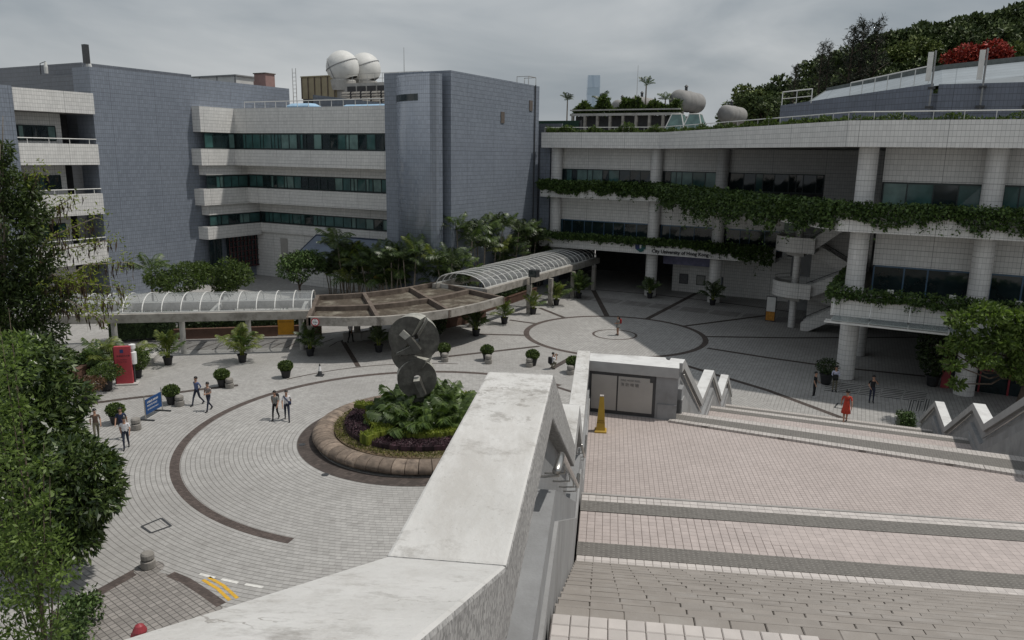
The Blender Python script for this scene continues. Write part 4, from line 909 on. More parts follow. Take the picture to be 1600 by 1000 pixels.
k = MB(); k.box(W, -75.0, -73.1, 70.5, 72.0, 19, 23.7); k.build('body', MW['pinkbox'], pk); k = MB(); k.box(W, -75.1, -73.0, 70.4, 72.1, 23.7, 23.82); k.build('lid', MW['conc_dark'], pk)
k = MB().lathe(W(-75.8, 71.5, 22), [(.3, -3), (.3, .9), (.26, 1.0)], 14); k.build('flue', MW['pinkbox'], pk)
an = thing('phone_mast', 'dark upright panel mast on the corner of the left block', 'antenna', W(-71.2, 46.6, 22))
MB().tube([W(-71.2, 46.6, 18), W(-71.2, 46.6, 22.6)], .06, 6).build('pole', MW['steel'], an); k = MB(); k.box(W, -71.45, -70.95, 46.4, 46.8, 22.3, 24.0); k.build('panel', MW['dark_metal'], an)
for i, (a, b_, l_) in enumerate([(-77.2, 46.3, 'left'), (-72.3, 47.6, 'right')]):
    t = thing('roof_camera', 'small white unit on a bracket, %s of the dark mast' % l_, 'fixture', W(a, b_, 21.6), 'bracket units on the left roof'); MB().tube([W(a-1.6, b_+.4, 21.6), W(a-1.4, b_+.3, 22.6), W(a, b_, 22.7)], .04, 5).build('bracket', MW['dark_metal'], t)
    MB().lathe(W(a, b_, 21.6), [(.16, 0), (.18, .6), (.1, 1.05)], 10).build('unit', MW['dome'], t)
rod = thing('lightning_rod', 'thin lightning rod beside the rounded stair tower', 'rod', W(-52, 70, 18.5)); MB().tube([W(-52, 70, 18.5), W(-52, 70, 22), W(-52, 70, 25.6)], [.06, .05, .025], 6).build('rod', MW['steel'], rod)
rod = thing('lightning_rod', 'thin lightning rod among the tanks on the podium roof', 'rod', W(-36.5, 100, 16)); MB().tube([W(-36.5, 100, 16), W(-36.5, 100, 22), W(-36.5, 100, 26.2)], [.06, .05, .025], 6).build('rod', MW['steel'], rod)
# podium roof: concrete trough frame with plants, tanks
pg = thing('roof_pergola', 'concrete roof frame of square openings carrying plants', 'pergola', W(-36, 95, 16))
for i in range(9): k = MB(); k.box(W, -43.5+i*1.75, -43.2+i*1.75, 94.8, 95.2, 15.7, 19.6); k.build('post', MW['conc'], pg)
for nm, z0_, z1_ in (('beam', 19.6, 19.9), ('beam', 17.3, 17.6), ('rail', 20.25, 20.4)): k = MB(); k.box(W, -43.7, -29.0, 94.78, 95.22, z0_, z1_); k.build(nm, MW['conc_lt'], pg)
k = MB(); k.box(W, -43.4, -29.2, 96, 104, 15.7, 19.6); k.build('inner_wall', MW['dark'], pg)
for i, (a, b_, r_, l_, lab) in enumerate([(-42.6, 108, 1.0, 5, 'pale cylindrical tank, leftmost behind the roof plants'), (-37.6, 102, 1.0, 6, 'pale cylindrical tank behind the tall roof palm'), (-30.2, 97, 1.3, 8, 'large pale cylindrical tank right of the roof plants'), (-25.4, 102, 1.1, 7, 'low pale cylindrical tank at the right end, by the trees')]):
    t = thing('storage_tank', lab, 'tank', W(a, b_, 20), 'rooftop storage tanks'); k = MB(); c0_, c1_ = W(a, b_, 21.55 if i != 3 else 20.1), W(a+.6, b_+l_, 21.55 if i != 3 else 20.1); d_ = (np.array(c1_)-np.array(c0_))
    prof = [(0, .02), (.03, .6), (.06, .85), (.1, 1), (.45, 1), (.47, 1.04), (.5, 1.04), (.52, 1), (.9, 1), (.94, .85), (.97, .6), (1, .02)]
    k.tube([np.array(c0_)+d_*p[0] for p in prof], [r_*p[1] for p in prof], 20); k.build('shell', MW['tank'], t, smooth=True)
    k = MB(); 
    for f_ in (.2, .75): p_ = np.array(c0_)+d_*f_; k.lathe((p_[0], p_[1], 15.8), [(.5, 0), (.45, p_[2]-15.8-r_*.9)], 8)
    k.build('saddle', MW['conc'], t); p_ = np.array(c0_)+d_*.4; MB().lathe((p_[0], p_[1], p_[2]+r_-.05), [(.18, 0), (.18, .5), (.28, .55), (.05, .8)], 10).build('valve', MW['dark_metal'], t)
for i, (a, b_) in enumerate([(-28.3, 92), (-26.2, 92)]):
    t = thing('pyramid_skylight', 'small white framed glass skylight, %s of the pair on the podium roof' % ['left', 'right'][i], 'skylight', W(a, b_, 16), 'podium roof skylights'); c_ = [(-1.3, -1.3), (1.3, -1.3), (1.3, 1.3), (-1.3, 1.3)]
    for j in range(4):
        p0, p1 = c_[j], c_[(j+1) % 4]; k = MB(); k.add([W(a+p0[0], b_+p0[1], 17.4), W(a+p1[0], b_+p1[1], 17.4), W(a+p1[0]*.45, b_+p1[1]*.45, 19.5), W(a+p0[0]*.45, b_+p0[1]*.45, 19.5)], [(0, 1, 2, 3)]); k.build('pane', MW['g2'], t)
        MB().tube([W(a+p0[0], b_+p0[1], 17.4), W(a+p0[0]*.45, b_+p0[1]*.45, 19.5), W(a+p1[0]*.45, b_+p1[1]*.45, 19.5)], .07, 5).build('bar', MW['white_metal'], t)
    k = MB(); k.box(W, a-1.35, a+1.35, b_-1.35, b_+1.35, 15.7, 17.38); k.build('kerb', MW['conc_lt'], t)
gs = thing('green_roof_screen', 'dark green mesh screen beside the blue slab block', 'screen', W(-40, 93, 16)); k = MB(); k.box(W, -46, -40.2, 90, 90.2, 15.7, 18.8); k.build('mesh', pm('dark_green_mesh', (.012, .04, .025), .7, .3, 8, .2), gs)
k = MB(); k.box(W, -40.1, -39.95, 89.95, 90.25, 15.7, 18.85); k.build('post', MW['dark_metal'], gs)
sk = thing('distant_skyscraper', 'pale blue glass skyscraper far beyond the podium roof', 'skyscraper', (290, 3000, 0))
MW['haze_glass'] = floortile('haze_pale_curtain_wall', (.42, .51, .6), (.36, .45, .54), 30, 14, 2.0, 20, var=.03, rough=.3, patch=.02)  # paleness of distance haze is put into the tower's colours
def skb(f, z0_, z1_): 
    k = MB(); s = 24; c = (292, 3000)
    k.hexa([(c[0]+x*f*s, c[1]+y*f*s, z0_) for x, y in ((-1, -.8), (1, -1), (1, 1), (-1, 1))]+[(c[0]+x*f*s*.93, c[1]+y*f*s*.93, z1_) for x, y in ((-1, -.8), (1, -1), (1, 1), (-1, 1))]); return k
skb(1.05, 0, 235).build('shaft', MW['haze_glass'], sk); skb(.97, 235, 262).build('mechanical_floor', pm('haze_pale_metal_band', (.36, .45, .53), .5, .03, .1, 0), sk); skb(.97, 262, 306).build('crown', MW['haze_glass'], sk)

# ================================================================== CANOPIES
MW['acry_rib'] = MW['white_metal']
def barrel(name, label, fr, length, width, rise, z, bay, skip_cols=()):
    """fr(u along, v across, z)"""
    t = thing(name, label, 'canopy', fr(length/2, 0, 0)); n = int(length/bay)
    arcp = lambda f: (-width/2*math.cos(math.pi*f), rise*math.sin(math.pi*f))
    for i in range(n+1):
        u = i*bay; MB().tube([fr(u, arcp(j/14)[0], z+arcp(j/14)[1]) for j in range(15)], .042, 6).build('rib', MW['white_metal'], t)
    segs = [0, .2, .4, .6, .8, 1.0]
    for i in range(n):
        for s0, s1 in zip(segs[:-1], segs[1:]):
            k = MB(); m_ = 3
            pts = [arcp(s0+(s1-s0)*j/m_) for j in range(m_+1)]
            vs = [fr(i*bay+.05, p[0], z+p[1]) for p in pts]+[fr(i*bay+bay-.05, p[0], z+p[1]) for p in pts]
            k.add(vs, [(j, j+1, m_+2+j, m_+1+j) for j in range(m_)]); k.build('pane', MW['canopy_pane'], t, smooth=True)
    for s_ in (.22, .78):
        p = arcp(s_); MB().tube([fr(0, p[0], z+p[1]), fr(n*bay, p[0], z+p[1])], .018, 5).build('purlin', MW['white_metal'], t)
    for sd in (-1, 1):
        k = MB(); y0, y1 = sorted((sd*(width/2-.1), sd*(width/2+.32))); k.box(fr, -.2, n*bay+.2, y0, y1, z-.62, z-.01); k.build('edge_beam', MW['conc'], t)
        k = MB(); y0, y1 = sorted((sd*(width/2-.02), sd*(width/2+.06))); k.box(fr, 0, n*bay, y0, y1, z-.009, z+.08); k.build('sill_rail', MW['white_metal'], t)
    for i in range(0, n+1, 5):
        k = MB(); k.box(fr, i*bay+bay*.4, i*bay+bay*.4+.3, -width/2, width/2, z-.5, z-.1); k.build('cross_beam', MW['conc_lt'], t)
    return t
dL = np.array([-13.3, -2.4]); dL /= np.linalg.norm(dL)
fL = lambda u, v, z: (-15.2+dL[0]*u-dL[1]*v*1., 57.6+dL[1]*u+dL[0]*v*1., z)
cl = barrel('barrel_canopy', 'straight glazed barrel vault walkway canopy on the left', fL, 27, 4.2, 1.05, 3.15, 1.3)
def post(fr, u, v, z1_, s, parent, mat='conc', rnd=False):
    k = MB()
    if rnd: k.tube([fr(u, v, 0), fr(u, v, z1_)], s, 12)
    else: k.box(fr, u-s, u+s, v-s, v+s, 0, z1_)
    k.build('post', MW[mat], parent)
for u in (.8, 4.6, 9.2, 13.8, 18.4, 23): post(fL, u, 1.6, 2.6, .2, cl, 'conc_lt', True)
fR = lambda u, v, z: W(-35.6+v, 55.6+u, z)
crn = barrel('barrel_canopy', 'long glazed barrel vault walkway canopy leading to the far wing', fR, 24.5, 5.0, 1.1, 3.35, .98)
for bb in (62.64, 67.2, 72.5, 78.05): post(W, -32.5, bb, 2.75, .19, crn)
for bb in (58, 66, 74): post(W, -38.4, bb, 2.75, .17, crn)
# flat concrete link with sunken panels
fc = thing('concrete_canopy', 'flat weathered concrete canopy with sunken soil filled panels', 'canopy', (-8, 59, 0))
zc = 3.3
front = [(-14.2, 52.3), (-11.5, 52.3), (-9.0, 52.8), (-6.7, 54.0), (-4.6, 55.7), (-2.5, 58.3), (-.7, 61.3)]
backp = [(-15.7, 61.0), (-13.8, 61.6), (-12, 62.6), (-10.4, 63.9), (-8.9, 65.6), (-7.8, 67.2), (-6.9, 68.6)]
def lerp(f_, b_, t_): return tuple(np.array(f_)*(1-t_)+np.array(b_)*t_)
def ribbon(pf, pbk, z0_, z1_, nm, mt):
    k = MB()
    for i in range(len(pf)-1): k.hexa([(*pf[i], z0_), (*pf[i+1], z0_), (*pbk[i+1], z0_), (*pbk[i], z0_), (*pf[i], z1_), (*pf[i+1], z1_), (*pbk[i+1], z1_), (*pbk[i], z1_)])
    return k.build(nm, mt, fc)
ribbon([lerp(f_, b_, .01) for f_, b_ in zip(front, backp)], [lerp(f_, b_, .99) for f_, b_ in zip(front, backp)], zc-.6, zc-.48, 'deck', MW['conc_dark'])
for t0, t1, zz in ((0, .03, 0), (.465, .51, -.06), (.965, 1, -.02)): ribbon([lerp(f_, b_, t0) for f_, b_ in zip(front, backp)], [lerp(f_, b_, t1) for f_, b_ in zip(front, backp)], zc-.62, zc+zz, 'beam', MW['conc'] if t0 == 0 else MW['conc_dark'])
for s_ in (0, 1.85, 4.0, 6):
    i = min(int(s_), 5); f_ = s_-i; p = lerp(front[i], front[i+1], f_); q = lerp(backp[i], backp[i+1], f_); d_ = np.array(front[i+1])-np.array(front[i]); d_ = d_/np.linalg.norm(d_)*.15
    k = MB(); z_ = zc-.025-.004*s_; k.hexa([(*(np.array(p)-d_), zc-.61), (*(np.array(p)+d_), zc-.61), (*(np.array(q)+d_), zc-.61), (*(np.array(q)-d_), zc-.61), (*(np.array(p)-d_), z_), (*(np.array(p)+d_), z_), (*(np.array(q)+d_), z_), (*(np.array(q)-d_), z_)]); k.build('cross_beam', MW['conc_dark'], fc)
MW['litter'] = pm('leaf_litter', (.075, .06, .045), .95, .4, 6, .5, 15, dirt=(.27, .25, .2), dirtscale=.8)
pn_ = 0
for (i0, i1) in ((0, 1.85), (1.85, 4), (4, 6)):
    for (t0, t1) in ((.035, .47), (.51, .965)):
        k = MB(); ss = np.linspace(i0+.1, i1-.1, 5); pt = lambda s_, t_: lerp(lerp(front[min(int(s_), 5)], front[min(int(s_), 5)+1], s_-min(int(s_), 5)), lerp(backp[min(int(s_), 5)], backp[min(int(s_), 5)+1], s_-min(int(s_), 5)), t_)
        for s0, s1 in zip(ss[:-1], ss[1:]): k.hexa([(*pt(s0, t0), zc-.479), (*pt(s1, t0), zc-.479), (*pt(s1, t1), zc-.479), (*pt(s0, t1), zc-.479), (*pt(s0, t0), zc-.42), (*pt(s1, t0), zc-.42), (*pt(s1, t1), zc-.42), (*pt(s0, t1), zc-.42)])
        k.build('soil_panel', MW['litter'], fc)
for p in [g(742, 523), g(592, 538), g(487, 548), (-8.5, 64), (-12.5, 60.5), (-3.5, 64.5)]:
    k = MB(); k.box(XY, p[0]-.22, p[0]+.22, p[1]-.22, p[1]+.22, 0, zc-.5); k.build('post', MW['conc'], fc)
# round no-entry sign on the canopy edge
ns = thing('round_traffic_sign', 'round red and white restriction sign on the concrete canopy corner', 'sign', (-13.75, 52.2, 2.6))
def disc(c, r, th, n, mat, nm, parent, yoff): 
    k = MB(); k.tube([(c[0], c[1]+yoff, c[2]), (c[0], c[1]+yoff-th, c[2])], r, n); return k.build(nm, mat, parent)
MW['sign_red'] = pm('sign_red', (.4, .02, .03), .4, .05, 3, 0); MW['sign_white'] = pm('sign_white', (.7, .7, .7), .4, .05, 3, 0)
sc_ = (-13.7, 52.2, 2.98); disc(sc_, .29, .03, 28, MW['sign_red'], 'rim', ns, 0); disc(sc_, .23, .034, 28, MW['sign_white'], 'face', ns, 0)
text('lettering', '3.0m', .17, (sc_[0], sc_[1]-.036, sc_[2]-.06), (1, 0, 0), (0, 0, 1), MW['ink'], ns, .001, 'CENTER', .003)
k = MB(); 
for s_ in (1, -1): k.add([(sc_[0]-.06, sc_[1]-.036, sc_[2]+s_*.2), (sc_[0]+.06, sc_[1]-.036, sc_[2]+s_*.2), (sc_[0], sc_[1]-.036, sc_[2]+s_*.12)], [(0, 1, 2)])
k.build('arrow', MW['ink'], ns)
# lamp on the canopy post
q = W(-32.1, 62.6, 0); fl = thing('flood_lamp', 'black box floodlight on the canopy post', 'lamp', (q[0], q[1], 3.2)); k = MB(); k.box(W, -32.4, -31.6, 62.2, 62.9, 3.55, 4.2); k.build('housing', MW['dark_metal'], fl)
k = MB(); k.tube([W(-32.4, 62.6, 2.7), W(-32.4, 62.6, 3.6)], .06, 6); k.build('arm', MW['dark_metal'], fl); k = MB(); k.box(W, -32.35, -31.65, 62.14, 62.19, 3.6, 4.15); k.build('lens', MW['g0'], fl)
# low brown walls, planting kerbs and steps behind the canopies
MW['brownwall'] = pm('brown_tiled_wall', (.13, .075, .055), .7, .15, 3, .2, 20)
def lowwall(pts, h, w_, label, mat='brownwall'):
    c = np.mean([p[:2] for p in pts], axis=0); t = thing('low_planter_wall', label, 'wall', (c[0], c[1], 0))
    k = MB(); P = [np.array(p[:2]) for p in pts]
    for p, q in zip(P[:-1], P[1:]):
        d = (q-p)/np.linalg.norm(q-p); n = np.array([-d[1], d[0]])*w_/2
        k.hexa([(*(p-n), 0), (*(q-n), 0), (*(q+n), 0), (*(p+n), 0), (*(p-n), h), (*(q-n), h), (*(q+n), h), (*(p+n), h)])
    k.build('wall', MW[mat], t); k = MB()
    for p, q in zip(P[:-1], P[1:]):
        d = (q-p)/np.linalg.norm(q-p); n = np.array([-d[1], d[0]])*(w_/2+.04)
        k.hexa([(*(p-n), h+.002), (*(q-n), h+.002), (*(q+n), h+.002), (*(p+n), h+.002), (*(p-n), h+.07), (*(q-n), h+.07), (*(q+n), h+.07), (*(p+n), h+.07)])
    k.build('cap', MW[mat], t); return t
lowwall([(-26.5, 58.6), (-21, 59.8), (-15.5, 61.0)], .75, .3, 'low brown tiled planter wall under the left barrel canopy')
lowwall([(-8.5, 62.3), (-5.5, 64.3), (-2.5, 67.8)], .8, .4, 'curved brown bench wall under the concrete canopy')
lowwall([W(-36.4, 60), W(-36.4, 66), W(-36.6, 72)], .7, .3, 'low brown tiled wall behind the long barrel canopy')
lowwall([g(100, 585), g(135, 572), g(165, 560)], .95, .5, 'grey concrete planter wall behind the red sign', 'conc')
lowwall([g(60, 600), g(118, 592), g(150, 575)], .55, .3, 'brown brick planter edge by the big tree')
lowwall([(-13.2, 58.6), (-12.0, 59.2), (-10.8, 60.1)], .6, .35, 'short pale planter kerb under the concrete canopy', 'conc_lt')
flat_poly('path', [(-30, 54.2), (-15.2, 56.9), (-15.6, 60.6), (-30, 57.8)], .005, MW['slab'])
for i in range(12):
    x = -25.5+i*1.05; strip('paving_band', [(x, 54.9+(x+25.5)*.18), (x+.25, 56.3+(x+25.5)*.18), (x+.8, 57.6+(x+25.5)*.18)], .1, .009, MW['brown_flat'])
fs_ = thing('garden_steps', 'narrow stone steps beside the red sign', 'steps', (-24.5, 52, 0))
for i in range(3):
    p0, p1 = g(205+i*4, 583-i*5), g(232+i*6, 545-i*1); d = (p1-p0)/np.linalg.norm(p1-p0); n = np.array([-d[1], d[0], 0])*.17+0
    off = n*2.2*i; k = MB(); k.hexa([p0-n-off, p0+n-off, p1+n-off, p1-n-off]+[p+np.array([0, 0, .12*(i+1)]) for p in (p0-n-off, p0+n-off, p1+n-off, p1-n-off)]); k.build('step', MW['conc_lt'], fs_)
# ================================================================== FOLIAGE TOOLS
def rnd_dirs(n, zb=0.):
    v = rng.normal(size=(n, 3)); v[:, 2] += zb; return v/np.linalg.norm(v, axis=1)[:, None]
def quads(name, V, mat, parent=None, loc=None, org=None):
    """V: (N, 4, 3) world coordinates"""
    N = len(V); me = bpy.data.meshes.new(name); og = np.array(ORG.get(parent.name, (0, 0, 0)) if parent is not None else (loc or (0, 0, 0)))
    if org is not None: og = np.array(org)
    co = (V.reshape(-1, 3)-og).astype(np.float32)
    me.vertices.add(4*N); me.vertices.foreach_set('co', co.ravel()); me.loops.add(4*N); me.loops.foreach_set('vertex_index', np.arange(4*N, dtype=np.int32))
    me.polygons.add(N); me.polygons.foreach_set('loop_start', np.arange(0, 4*N, 4, dtype=np.int32))
    me.update(calc_edges=True)
    for m_ in (mat if isinstance(mat, (list, tuple)) else [mat]): me.materials.append(m_)
    return link(name, me, parent, None if parent is not None else loc)
def leafquads(P, D, size, asp=.4, cup=.12):
    """rhombic leaves: base at P, long axis D"""
    N = len(P); size = np.broadcast_to(np.asarray(size, float), (N,))[:, None]
    n = rnd_dirs(N); s = np.cross(D, n); s /= np.linalg.norm(s, axis=1)[:, None]+1e-9; up = np.cross(s, D)
    mid = P+D*size*.5+up*size*cup
    return np.stack([P, mid+s*size*asp*.5, P+D*size, mid-s*size*asp*.5], axis=1)
def in_blob(n, c, r, hollow=.55):
    d = rnd_dirs(n); k = (hollow**3+(1-hollow**3)*rng.random(n))**(1/3.); return np.array(c)+d*k[:, None]*np.array(r), d
LF = {}
LF['mango'] = leafmat('dark_glossy_leaf', (.038, .07, .023), (.125, .175, .052), .22, .36, .55)  # paler leaf tone stands in for bright highlights
LF['feather'] = leafmat('mid_green_leaflet', (.05, .085, .025), (.12, .17, .045), .3)
LF['feather_d'] = leafmat('dark_green_leaflet', (.034, .06, .02), (.09, .13, .038), .25)
LF['lime'] = leafmat('bright_young_leaf', (.085, .14, .035), (.2, .28, .075), .35)
LF['yellowgreen'] = leafmat('yellow_green_leaf', (.16, .21, .03), (.3, .34, .06), .35)
LF['pod'] = leafmat('brown_seed_pod', (.045, .032, .02), (.09, .06, .035), .1, .7)
LF['vine'] = leafmat('vine_leaf', (.04, .08, .022), (.1, .16, .04), .2)
LF['palm'] = leafmat('palm_leaflet', (.06, .105, .028), (.13, .185, .05), .25, .42, .45)
LF['palm_b'] = leafmat('bright_palm_leaflet', (.07, .125, .03), (.16, .23, .06), .3, .4, .45)
LF['palm_y'] = leafmat('yellowing_palm_leaflet', (.13, .17, .04), (.24, .27, .07), .3, .45, .4)
LF['palm_d'] = leafmat('deep_palm_leaflet', (.034, .062, .02), (.08, .115, .034), .2, .42, .4)
LF['hill'] = leafmat('hill_leaf', (.05, .082, .03), (.12, .16, .05), .15, .6); LF['hill2'] = leafmat('hill_leaf_light', (.075, .115, .03), (.17, .21, .05), .2, .6)
LF['needle'] = leafmat('casuarina_needle', (.018, .026, .017), (.035, .045, .026), .1, .7); LF['flame'] = leafmat('red_blossom', (.2, .02, .016), (.45, .06, .035), .2, .6)
LF['box'] = leafmat('clipped_box_leaf', (.055, .095, .02), (.12, .17, .04), .2); LF['purple'] = leafmat('purple_ground_cover_leaf', (.025, .014, .018), (.075, .04, .05), .15, .6)
LF['hedge'] = leafmat('dark_hedge_leaf', (.022, .042, .014), (.05, .08, .025), .2); LF['bloom'] = leafmat('pink_shrub_leaf', (.12, .075, .045), (.22, .13, .09), .25); LF['grass'] = leafmat('dry_grass_blade', (.12, .13, .04), (.26, .24, .09), .3, .7)
LF['orange'] = leafmat('orange_dead_frond', (.35, .13, .02), (.5, .22, .04), .3)

def crown_leaves(clumps, n, size, droop=0., asp=.4, hollow=.55, spread=.35):
    V = []; w_ = np.array([c[3]**2 for c in clumps]); w_ = w_/w_.sum()
    ctr = np.mean([c[:3] for c in clumps], axis=0)
    for c, k in zip(clumps, w_):
        m_ = max(20, int(n*k)); rr = c[3]; P, d = in_blob(m_, c[:3], (rr, rr, rr*(c[4] if len(c) > 4 else .75)), hollow)
        D = d*.7+rnd_dirs(m_)*.8; D[:, 2] -= droop; D /= np.linalg.norm(D, axis=1)[:, None]
        V.append(leafquads(P, D, size*rng.uniform(.7, 1.25, m_), asp))
    return np.concatenate(V)
def limbs(base, top, r, clumps, twig=.25, n=8):
    b = MB(); base = np.array(base, float); top = np.array(top, float)
    mid = (base+top)/2+rng.normal(size=3)*[.12, .12, 0]
    b.tube([base-[0, 0, .1], base+[0, 0, .25], mid, top], [r*1.35, r*1.05, r*.85, r*.65], n)
    for c in clumps:
        c_ = np.array(c[:3]); f = rng.uniform(.55, 1.); s = base+(top-base)*f; m1 = s+(c_-s)*.5+np.array([0, 0, -.12*np.linalg.norm(c_-s)])
        b.tube([s, m1, c_, c_+(c_-s)*.15], [r*.34, r*.22, r*.11, r*.04], 6)
    return b
def tree(name, label, base, top, r, clumps, n, size, mat, droop=0., asp=.4, hollow=.5, bark='bark', group=None, cat='tree', extra=None):
    t = thing(name, label, cat, base, group); limbs(base, top, r, clumps).build('trunk', MW[bark], t, smooth=True)
    quads('crown', crown_leaves(clumps, n, size, droop, asp, hollow), mat, t); return t
def blobs(c, R_, n, r0, r1, zs=.75, flat=1., top=True):
    out = []
    for i in range(n):
        d = rnd_dirs(1)[0]; d[2] = abs(d[2]) if (top and rng.random() < .65) else d[2]; k = rng.uniform(.45, 1.) ; out.append((c[0]+d[0]*R_[0]*k, c[1]+d[1]*R_[1]*k, c[2]+d[2]*R_[2]*k, rng.uniform(r0, r1), zs))
    return out

# ---- fronds
def frond_mesh(name, L, npairs, leaf, width, rise, droop, mat, seed=0, vee=.5):
    r_ = np.random.default_rng(seed); b = MB(); pts = []
    for i in range(9):
        s = i/8; pts.append((L*(s-.12*s*s*droop), 0, L*(rise*s-droop*s*s*.62)))
    b.tube(pts, [.022*L/1.6*(1-.8*i/8)+.003 for i in range(9)], 4, 0)
    P = np.array(pts)
    for i in range(npairs):
        s = .14+.86*(i+.5)/npairs; x = s*8; j = min(7, int(x)); p = P[j]+(P[j+1]-P[j])*(x-j); T = (P[j+1]-P[j]); T = T/np.linalg.norm(T)
        ll = leaf*(math.sin(math.pi*min(1, s*.9+.08))**.6)*r_.uniform(.85, 1.1)
        for sd in (-1, 1):
            D = np.array([.55, sd*1., vee-.75*s+r_.uniform(-.15, .15)]); D = D/np.linalg.norm(D)
            tip = p+D*ll+np.array([0, 0, -ll*.35]); m_ = p+D*ll*.5; sv = T*width*.5
            b.add([p-sv*.4, m_-sv, tip, m_+sv], [(0, 1, 2, 3)] if sd > 0 else [(3, 2, 1, 0)])
    o = b.build(name, mat); me = o.data; bpy.data.objects.remove(o); return me
FR = {}
for k_, m_ in (('palm', 'palm'), ('palm_y', 'palm_y'), ('palm_d', 'palm_d'), ('orange', 'orange')):
    FR[k_] = [frond_mesh('frond', 1.5, 15, .5, .075, .95, d_, LF[m_], i, .35) for i, d_ in enumerate((.7, 1.0, 1.35))]
FR['broad'] = [frond_mesh('frond', 1.35, 14, .5, .12, .95, d_, LF[m_], 5+i, .3) for i, (d_, m_) in enumerate(((.75, 'palm'), (1.0, 'palm_b'), (1.2, 'palm_b')))]
def fronds(t, c, n, scale, kinds, tilt=(0, .5), local=True):
    for i in range(n):
        kd = kinds[rng.integers(len(kinds))]; me = FR[kd][rng.integers(3)]
        inst('frond', me, t, c, (0, -rng.uniform(*tilt)+.1, i*2.399+rng.uniform(-.3, .3)), scale*rng.uniform(.8, 1.2))
MW['pot'] = pm('dark_plastic_pot', (.022, .022, .024), .5, .2, 4, .1, local=True)
pot_prof = [(.2, 0), (.24, .04), (.31, .5), (.35, .52), (.35, .58), (.3, .58), (.28, .52)]
def pot_obj(t, s=1.):
    MB().lathe((0, 0, 0), [(r_*s, z*s) for r_, z in pot_prof], 20).build('pot', MW['pot'], t, local=True, smooth=False); MB().lathe((0, 0, .5*s), [(.29*s, 0), (.2*s, .02), (.01, .03)], 12).build('soil', MW['soil'], t, local=True)
def potted_palm(p, label, h=1.0, kinds=('palm', 'palm_y'), n=16, s=1.):
    t = thing('potted_palm', label, 'potted palm', (p[0], p[1], 0), 'potted palms round the plaza'); pot_obj(t, s)
    b = MB()
    for i in range(6):
        a = i*1.05; r_ = .1*s; b.tube([(r_*math.cos(a), r_*math.sin(a), .5*s), (r_*2.2*math.cos(a), r_*2.2*math.sin(a), .5*s+.7*h)], [.03, .018], 6)
    b.build('stems', LF['yellowgreen'], t, local=True)
    for lv in range(3): fronds(t, (0, 0, .55*s+h*.28*lv), n//3+1, h*(.98-.1*lv), kinds, (.2+.25*lv, .6+.32*lv))
    return t
for p, l, h, kd, n in [((263, 570), 'potted palm with yellow green fronds, first from the left by the steps', 1.1, ('palm', 'palm_y'), 15), ((379, 566), 'potted palm standing under the left barrel canopy, second from the left', 1.25, ('palm', 'palm_y', 'palm_y'), 20), ((485, 556), 'darker potted palm below the round restriction sign', 1.05, ('palm', 'palm_d'), 16),
        ((592, 550), 'dark potted palm in the shade left of the sculpture', .9, ('palm_d',), 15), ((744, 525), 'potted palm at the square post right of the sculpture', 1.05, ('palm', 'palm_d'), 17), ((788, 506), 'potted palm at the second post of the long canopy', .95, ('palm', 'palm_y'), 15), ((833, 491), 'slim potted palm by the floodlight post', .95, ('palm_y', 'palm'), 14),
        ((869, 477), 'tall bright potted palm by the third canopy post', 1.2, ('palm_y', 'palm'), 18), ((904, 466), 'tall potted palm at the far end of the long canopy', 1.3, ('palm', 'palm_d'), 18), ((1015, 466), 'potted palm in front of the entrance column, left one', 1.05, ('palm', 'palm_d'), 18), ((1113, 477), 'dark potted palm before the white lobby wall', 1.25, ('palm_d',), 16)]:
    potted_palm(g(*p), l, h, kd, n)
# other potted shrubs
def leafball(t, c, r, n, size, mat, nm='foliage', hollow=.8, asp=.55, stretch=1.):
    P, d = in_blob(n, c, (r, r, r*stretch), hollow); D = d*.6+rnd_dirs(n)*.7; D /= np.linalg.norm(D, axis=1)[:, None]; return quads(nm, leafquads(P, D, size*rng.uniform(.7, 1.3, n), asp), mat, t, org=(0, 0, 0))
top0 = None
MW['stone'] = pm('weathered_stone_lamp', (.26, .245, .225), .9, .2, 8, .3, 40, dirt=(.15, .14, .125), dirtscale=4, local=True)
def topiary(p, label):
    t = thing('clipped_topiary', label, 'topiary', (p[0], p[1], 0), 'clipped bushes in pots round the ring'); MB().lathe((0, 0, 0), [(.22, 0), (.25, .04), (.33, .46), (.36, .47), (.36, .52), (.3, .52)], 18).build('pot', MW['pot'], t, local=True)
    leafball(t, (0, 0, .8), .46, 1500, .1, LF['box'], 'bush', .82, .6, .72); MB().lathe((0, 0, .5), [(.05, 0), (.36, .12), (.4, .34), (.3, .52), (.05, .6)], 14).build('bush_core', LF['hedge'], t, local=True); return t
def bollard(p, label, s=1., group='small stone bollards beside the bushes'):
    t = thing('stone_bollard', label, 'bollard', (p[0], p[1], 0), group); MB().lathe((0, 0, 0), [(.24*s, 0), (.26*s, .05*s), (.26*s, .3*s), (.22*s, .33*s)], 16).build('base', MW['stone'], t, local=True, smooth=False)
    MB().lathe((0, 0, .33*s), [(.19*s, 0), (.19*s, .05*s)], 16).build('neck', MW['dark_metal'], t, local=True); MB().lathe((0, 0, .38*s), [(.23*s, 0), (.24*s, .04*s), (.24*s, .18*s), (.19*s, .25*s), (.05*s, .27*s)], 16).build('cap', MW['stone'], t, local=True); return t
